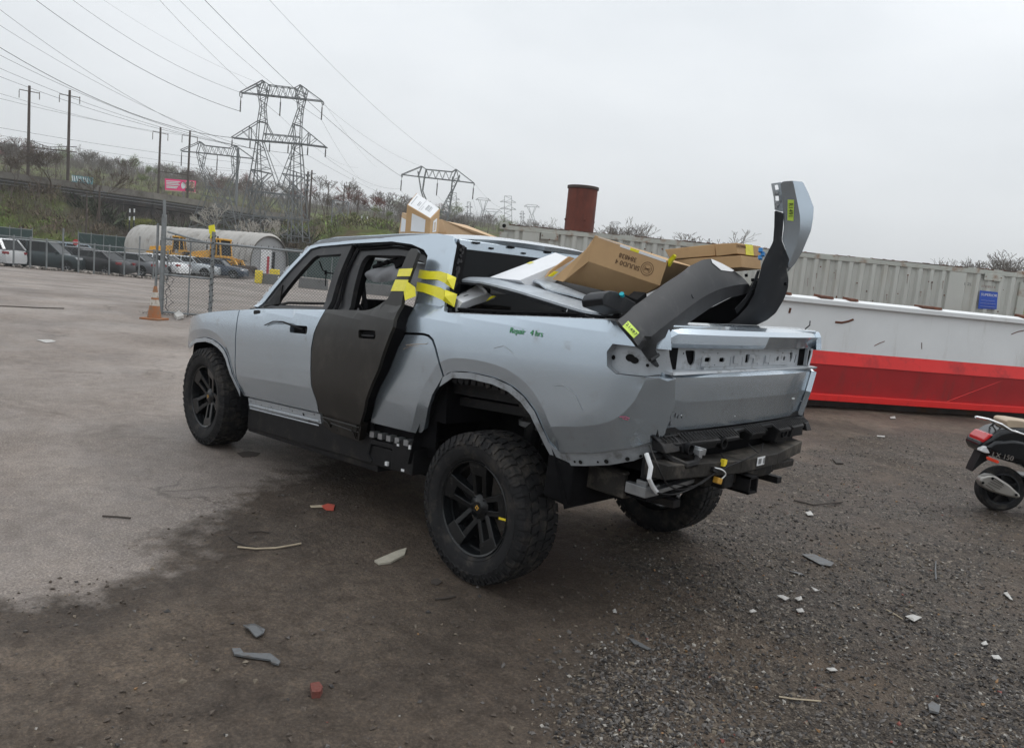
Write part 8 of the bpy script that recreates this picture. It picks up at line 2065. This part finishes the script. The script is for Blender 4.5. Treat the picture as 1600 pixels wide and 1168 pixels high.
S1 += [((180, 300), (172, 410)), ((222, 308), (205, 410)), ((362, 315), (372, 415)), ((402, 325), (400, 420)), ((172, 410), (150, 560), 1.2), ((150, 560), (88, 880), 1.3), ((88, 880), (80, 930), 1.3), ((182, 410), (185, 640)), ((185, 640), (172, 780)), ((172, 780), (172, 930)), ((205, 410), (285, 640)), ((372, 415), (290, 640)),
       ((400, 420), (410, 560), 1.2), ((410, 560), (414, 690), 1.2), ((414, 690), (430, 930), 1.3), ((360, 415), (352, 640)), ((352, 640), (350, 780)), ((352, 780), (350, 930)), ((370, 560), (370, 930), 1.1), ((148, 552), (245, 572)), ((312, 574), (410, 590)), ((132, 662), (414, 692), 1.2), ((108, 790), (430, 812), 1.2), ((95, 860), (428, 905))]
S1 += lace((175, 415), (152, 555), (203, 415), (240, 570), 3) + lace((398, 425), (410, 575), (370, 420), (315, 572), 3) + [((152, 556), (235, 672)), ((245, 572), (140, 662)), ((408, 590), (310, 682)), ((315, 576), (412, 690))]
S1 += [((132, 662), (185, 790)), ((185, 668), (110, 788)), ((185, 668), (238, 797)), ((285, 680), (185, 790)), ((238, 797), (140, 905)), ((238, 797), (330, 908)), ((285, 680), (350, 806)), ((350, 685), (300, 804)), ((414, 692), (352, 806)), ((352, 690), (430, 812)), ((350, 806), (428, 905)), ((430, 812), (352, 905)), ((110, 788), (172, 900)), ((185, 790), (95, 868))]
PY1, PF1, PO1 = pylon('lattice_pylon', 'tallest double-deck lattice pylon, left of centre', 118, cz, S1, cz(250, 930), .105, ytb=cz(0, 300)[1:] + cz(0, 930)[1:],
    strings=[((88, 172), (86, 250)), ((296, 175), (294, 272)), ((513, 205), (509, 292)), ((43, 388), (42, 432)), ((137, 392), (136, 440)), ((239, 406), (238, 458)), ((336, 414), (335, 466)), ((438, 424), (437, 476)), ((531, 435), (530, 486))])
S3 = [((928, 577), (1032, 534)), ((1032, 534), (1055, 550)), ((1055, 550), (1190, 563)), ((1190, 563), (1212, 550)), ((1212, 550), (1305, 622)), ((928, 577), (1015, 588)), ((1015, 588), (1228, 612), 1.2), ((1228, 612), (1305, 622)), ((1032, 534), (1012, 586)), ((1055, 550), (1046, 590)), ((1212, 550), (1192, 606)), ((1212, 550), (1228, 612)), ((928, 577), (928, 590)), ((1305, 622), (1305, 632)),
      ((1012, 560), (1028, 660)), ((1046, 590), (1036, 660)), ((1028, 660), (1058, 760)), ((1036, 660), (1085, 790)), ((1192, 590), (1186, 660)), ((1230, 580), (1192, 665)), ((1186, 660), (1128, 770)), ((1192, 665), (1165, 810)), ((1128, 770), (1060, 900), 1.1), ((1165, 810), (1155, 930)), ((1058, 760), (1100, 900)), ((1085, 790), (1180, 930), 1.1), ((1058, 760), (1165, 775)), ((1058, 760), (1010, 930)), ((1165, 780), (1230, 940))]
S3 += lace((1055, 550), (1190, 563), (1050, 592), (1192, 607), 4) + lace((1230, 590), (1192, 665), (1192, 590), (1186, 660), 2) + lace((1186, 660), (1128, 770), (1192, 665), (1165, 810), 4)
PY3, PF3, PO3 = pylon('lattice_pylon', 'single-deck portal pylon just right of the roof carton', 200, cz, S3, cz(1130, 940), .16, (1.2, 5), ytb=cz(0, 600)[1:] + cz(0, 940)[1:], strings=[((927, 588), (926, 662)), ((1115, 600), (1112, 686)), ((1303, 628), (1300, 706))])
cl = lambda u, v: (u / 2.92, 100 + v / 2.92)
S2 = [((828, 393), (915, 355)), ((915, 355), (935, 372)), ((935, 372), (1050, 385)), ((1050, 385), (1075, 372)), ((1075, 372), (1155, 430)), ((828, 398), (900, 404)), ((900, 404), (1092, 425), 1.2), ((1092, 425), (1155, 432)), ((915, 355), (900, 404)), ((915, 355), (938, 406)), ((1075, 372), (1058, 420)), ((1075, 372), (1092, 425)),
      ((900, 404), (915, 470)), ((938, 406), (925, 470)), ((915, 470), (950, 560)), ((925, 470), (975, 545)), ((1058, 420), (1066, 500)), ((1092, 425), (1080, 500)), ((1066, 500), (1015, 600)), ((1080, 500), (1050, 580)), ((950, 560), (1072, 770), 1.1), ((975, 545), (1085, 700)), ((1015, 600), (930, 770)), ((1050, 580), (1010, 700)), ((950, 560), (870, 770), 1.2), ((1050, 580), (1105, 780), 1.2), ((935, 600), (1062, 625)), ((905, 680), (1085, 700)), ((880, 745), (1100, 760)), ((1008, 640), (1005, 780))]
S2 += lace((935, 372), (1050, 385), (938, 408), (1055, 420), 4) + lace((905, 410), (915, 470), (935, 410), (925, 470), 2) + lace((1060, 425), (1066, 500), (1090, 428), (1080, 500), 2) + [((950, 560), (1050, 580)), ((935, 600), (1085, 700)), ((1062, 625), (905, 680)), ((905, 680), (1100, 760)), ((1085, 700), (880, 745)), ((900, 700), (985, 755))]
pylon('lattice_pylon', 'smaller grey portal pylon left of the tallest one', 115, cl, S2, cl(1000, 790), .085, (.7, 3), ytb=cl(0, 450)[1:] + cl(0, 780)[1:], strings=[((829, 402), (827, 465)), ((992, 415), (991, 484))])
mb = MB(); r = root('steel_mast', 'plain dark steel mast beside the smaller portal pylon', 'mast', at(368, 345, 165)); mb.tube([(0, 0, 0), at(372, 232, 165) - at(368, 345, 165)], .28, 6); mb.build('mast', M_LAT, r)
ck = lambda u, v: (640 + u / 3.478, 250 + v / 3.478)
def far_pylon(kind, label, u, v0, v1, w, Z):
    c = u; S = []
    if kind == 'Y':
        S = [((c - w * .5, v0 + w * .12), (c - w * .3, v0)), ((c - w * .3, v0), (c + w * .3, v0 + w * .04)), ((c + w * .3, v0 + w * .04), (c + w * .5, v0 + w * .18)), ((c - w * .5, v0 + w * .12), (c + w * .5, v0 + w * .18)), ((c - w * .36, v0 + 2), (c - w * .08, v0 + (v1 - v0) * .45)), ((c + w * .36, v0 + 3), (c + w * .08, v0 + (v1 - v0) * .45)), ((c - w * .2, v0 + w * .14), (c - w * .02, v0 + (v1 - v0) * .5)), ((c + w * .2, v0 + w * .14), (c + w * .02, v0 + (v1 - v0) * .5)), ((c - w * .08, v0 + (v1 - v0) * .45), (c - w * .30, v1)), ((c + w * .08, v0 + (v1 - v0) * .45), (c + w * .30, v1)), ((c - w * .02, v0 + (v1 - v0) * .5), (c + w * .2, v1)), ((c + w * .02, v0 + (v1 - v0) * .5), (c - w * .2, v1)), ((c - w * .19, v0 + (v1 - v0) * .75), (c + w * .19, v0 + (v1 - v0) * .75))]
    else:
        S = [((c - w * .22, v0), (c - w * .24, v1)), ((c + w * .22, v0), (c + w * .24, v1)), ((c - w * .22, v0), (c + w * .22, v0 + 1))]
        for t in (.20, .45):
            y_ = v0 + (v1 - v0) * t; S += [((c - w * .5, y_), (c + w * .5, y_ + w * .05)), ((c - w * .5, y_), (c - w * .22, y_ - w * .12)), ((c + w * .5, y_ + w * .05), (c + w * .22, y_ - w * .10))]
        S += lace((c - w * .22, v0), (c - w * .24, v1), (c + w * .22, v0), (c + w * .24, v1), 5)
    pylon('distant_pylon', label, Z, ck, S, ck(c, v1), .00042 * Z * 1.0, (.5, 3), ytb=ck(0, v0)[1:] + ck(0, v1)[1:], m_=M_LATF)
far_pylon('H', 'distant latticed mast just right of the portal pylon leg', 238, 178, 345, 70, 420); far_pylon('H', 'distant narrow mast right of the portal pylon', 322, 228, 365, 40, 430); far_pylon('Y', 'distant waisted pylon, first right of the portal pylon', 400, 206, 345, 82, 520)
far_pylon('Y', 'small distant pylon low between two waisted ones', 450, 265, 350, 110, 620); far_pylon('H', 'distant double-mast pylon above the container corner', 535, 196, 350, 86, 500); far_pylon('H', 'distant thin pole mast left of the last waisted pylon', 612, 278, 350, 30, 650); far_pylon('Y', 'distant waisted pylon left of the rusty pipe', 664, 242, 355, 84, 560)
far_pylon('Y', 'very faint pylon just right of the rusty pipe', 1118, 334, 420, 60, 800); far_pylon('Y', 'very faint pylon farther right of the rusty pipe', 1228, 360, 430, 60, 850)
def upole(px, yt, yb, Z, label, r0=.16, bits=0):
    a, b = at(px, yt, Z), at(px, yb, Z); b.x, b.y = a.x, a.y; r = root('utility_pole', label, 'utility pole', b); mb = MB(); mb.tube([(0, 0, 0), a - b], r0, 6, r0 * .7)
    mb.build('pole', M_POLE, r); mb = MB(); L = (a - b).z
    if bits:
        for k in range(4): mb.box((0, 0, L - .8 - k * .9), (.9 - .1 * k, .5, .35), (0, 0, k))
    mb.bar(RH * .8 + Vector((0, 0, L - .6)), -RH * .8 + Vector((0, 0, L - .6)), .12); mb.build('crossarm', M_LAT, r)
upole(481.5, 268, 345, 150, 'thick utility pole with equipment boxes right of the tallest pylon', .28, 1); upole(487.5, 266, 345, 150, 'tall plain utility pole beside the one with equipment boxes', .24); upole(514, 284, 345, 175, 'thin utility pole left of the reddish trees'); upole(538.5, 286, 330, 180, 'thin utility pole rising out of the reddish trees'); upole(561, 297, 335, 190, 'thin utility pole between the reddish and the tall bare tree')
upole(156, 292, 345, 106, 'brown pole in the brush on the bank', .18); upole(88, 240, 300, 190, 'faint grey lamp mast between the first two railway poles', .12); upole(136, 300, 370, 110, 'brown leaning pole on the grass bank', .15)
for i, (px, yt, yb, lab) in enumerate(((557, 340, 368, 'leftmost of three short white posts on the green slope'), (563, 337, 368, 'middle one of three short white posts on the green slope'), (572, 338, 368, 'rightmost of three short white posts on the green slope'))):
    a, b = at(px, yt, 140), at(px, yb, 140); mb = MB(); mb.tube([(0, 0, 0), Vector((0, 0, (a - b).z))], .14, 6); o = mb.build('white_post', M_PAPER if i else M_VC); o.location = b; tag(o, lab, 'post')
b = at(545, 372, 135); r = root('small_steel_tower', 'short steel tower with an X brace on the slope below the reddish trees', 'steel tower', b); mb = MB()
for a_, c_ in (((520, 313), (545, 316)), ((518, 345), (520, 313)), ((543, 345), (545, 316)), ((520, 313), (543, 345)), ((545, 316), (518, 340)), ((518, 340), (518, 372)), ((543, 345), (543, 372))): mb.bar(at(*a_, 135) - b, at(*c_, 135) - b, .13)
mb.build('lattice_frame', M_LATF, r)

# ---------------------------------------------------------------- power lines
M_CBL = mat('power_cable', (.06, .063, .068), .6, .2)
def cable(p0, Z0, p1, Z1, sag=.8, r0=.035, r1=None):
    a, b = at(*p0, Z0), at(*p1, Z1); n = 18; P = [a.lerp(b, i / n) - Vector((0, 0, sag * 4 * (i / n) * (1 - i / n))) - a for i in range(n + 1)]
    mb = MB(); mb.tube(P, r0 * .75, 4, (r1 if r1 else r0) * .75); o = mb.build('power_line', M_CBL); o.location = a
    tag(o, 'thin dark power line running across the grey sky between the pylons', 'power line', 'power lines overhead')
W_ = cable
for p0, Z0, p1, Z1, s_, r_ in (((40, -12), 95, cz(88, 248), 117.5, 1.6, .045), ((100, -10), 95, cz(90, 150), 117.5, 1.2, .03), ((305, -15), 90, cz(927, 588), 199, 1.5, .055), ((408, -14), 95, cz(1212, 550), 199, 2.0, .03), ((240, -10), 100, cz(294, 272), 117.5, .6, .028), ((270, -10), 100, cz(509, 292), 117.5, .8, .028),
        ((-20, 0), 90, cz(42, 432), 117.5, 1.5, .030), ((-20, 27), 90, cz(136, 440), 117.5, 1.4, .026), ((-20, 62), 85, cz(45, 385), 117.5, 2.0, .05), ((-20, 76), 88, cz(238, 458), 117.5, 1.6, .030), ((-20, 98), 90, cz(335, 466), 117.5, 1.6, .028), ((-20, 112), 92, cz(437, 476), 117.5, 1.6, .028),
        ((-20, 140), 110, (251, 208), 156, .5, .028), ((-20, 149), 110, (297, 213), 157, .5, .028), ((-20, 196), 110, (470, 262), 190, .8, .030), ((-20, 208), 110, (455, 272), 190, .7, .026), ((-20, 221), 112, (380, 268), 170, .6, .026), ((150, -8), 100, (400, 128), 117.5, .8, .015)):
    cable(p0, Z0, p1, Z1, s_, r_)
for p0, p1, Z1, s_ in ((cz(509, 292), (585, 290), 330, 3), (cz(294, 272), (560, 262), 260, 2), (cz(530, 486), cz(927, 650), 199, 1.5), (cz(437, 476), (700, 320), 300, 3), (cz(335, 466), (640, 345), 260, 3), (cz(238, 458), (560, 350), 250, 2), (cz(136, 440), (530, 340), 250, 2), (cz(515, 195), (590, 262), 300, 1), (cz(402, 112), cz(1032, 534), 199, 1.5)):
    cable(p0, 117.5, p1, Z1, s_, .025)
for p0, p1, Z1, s_ in ((cz(1300, 706), (760, 345), 500, 4), (cz(1112, 686), (745, 330), 500, 4), (cz(1305, 622), (800, 320), 520, 4), (cz(926, 662), (690, 345), 420, 3)):
    cable(p0, 199, p1, Z1, s_, .03, .06)
# ================================================================ HAZE
mb = MB(); mb.box((0, 0, 58), (3600, 3600, 122)); hz = mb.build('haze', None); tag(hz, 'thin grey haze in the damp air', 'haze', kind='stuff')
hm = bpy.data.materials.new('haze_air'); hm.use_nodes = True; n_, l_ = hm.node_tree.nodes, hm.node_tree.links; n_.remove(n_['Principled BSDF'])
pv = n_.new('ShaderNodeVolumePrincipled'); pv.inputs['Color'].default_value = (.97, .98, .99, 1); pv.inputs['Density'].default_value = .00045; l_.new(pv.outputs[0], n_['Material Output'].inputs['Volume'])
hz.data.materials.clear(); hz.data.materials.append(hm)
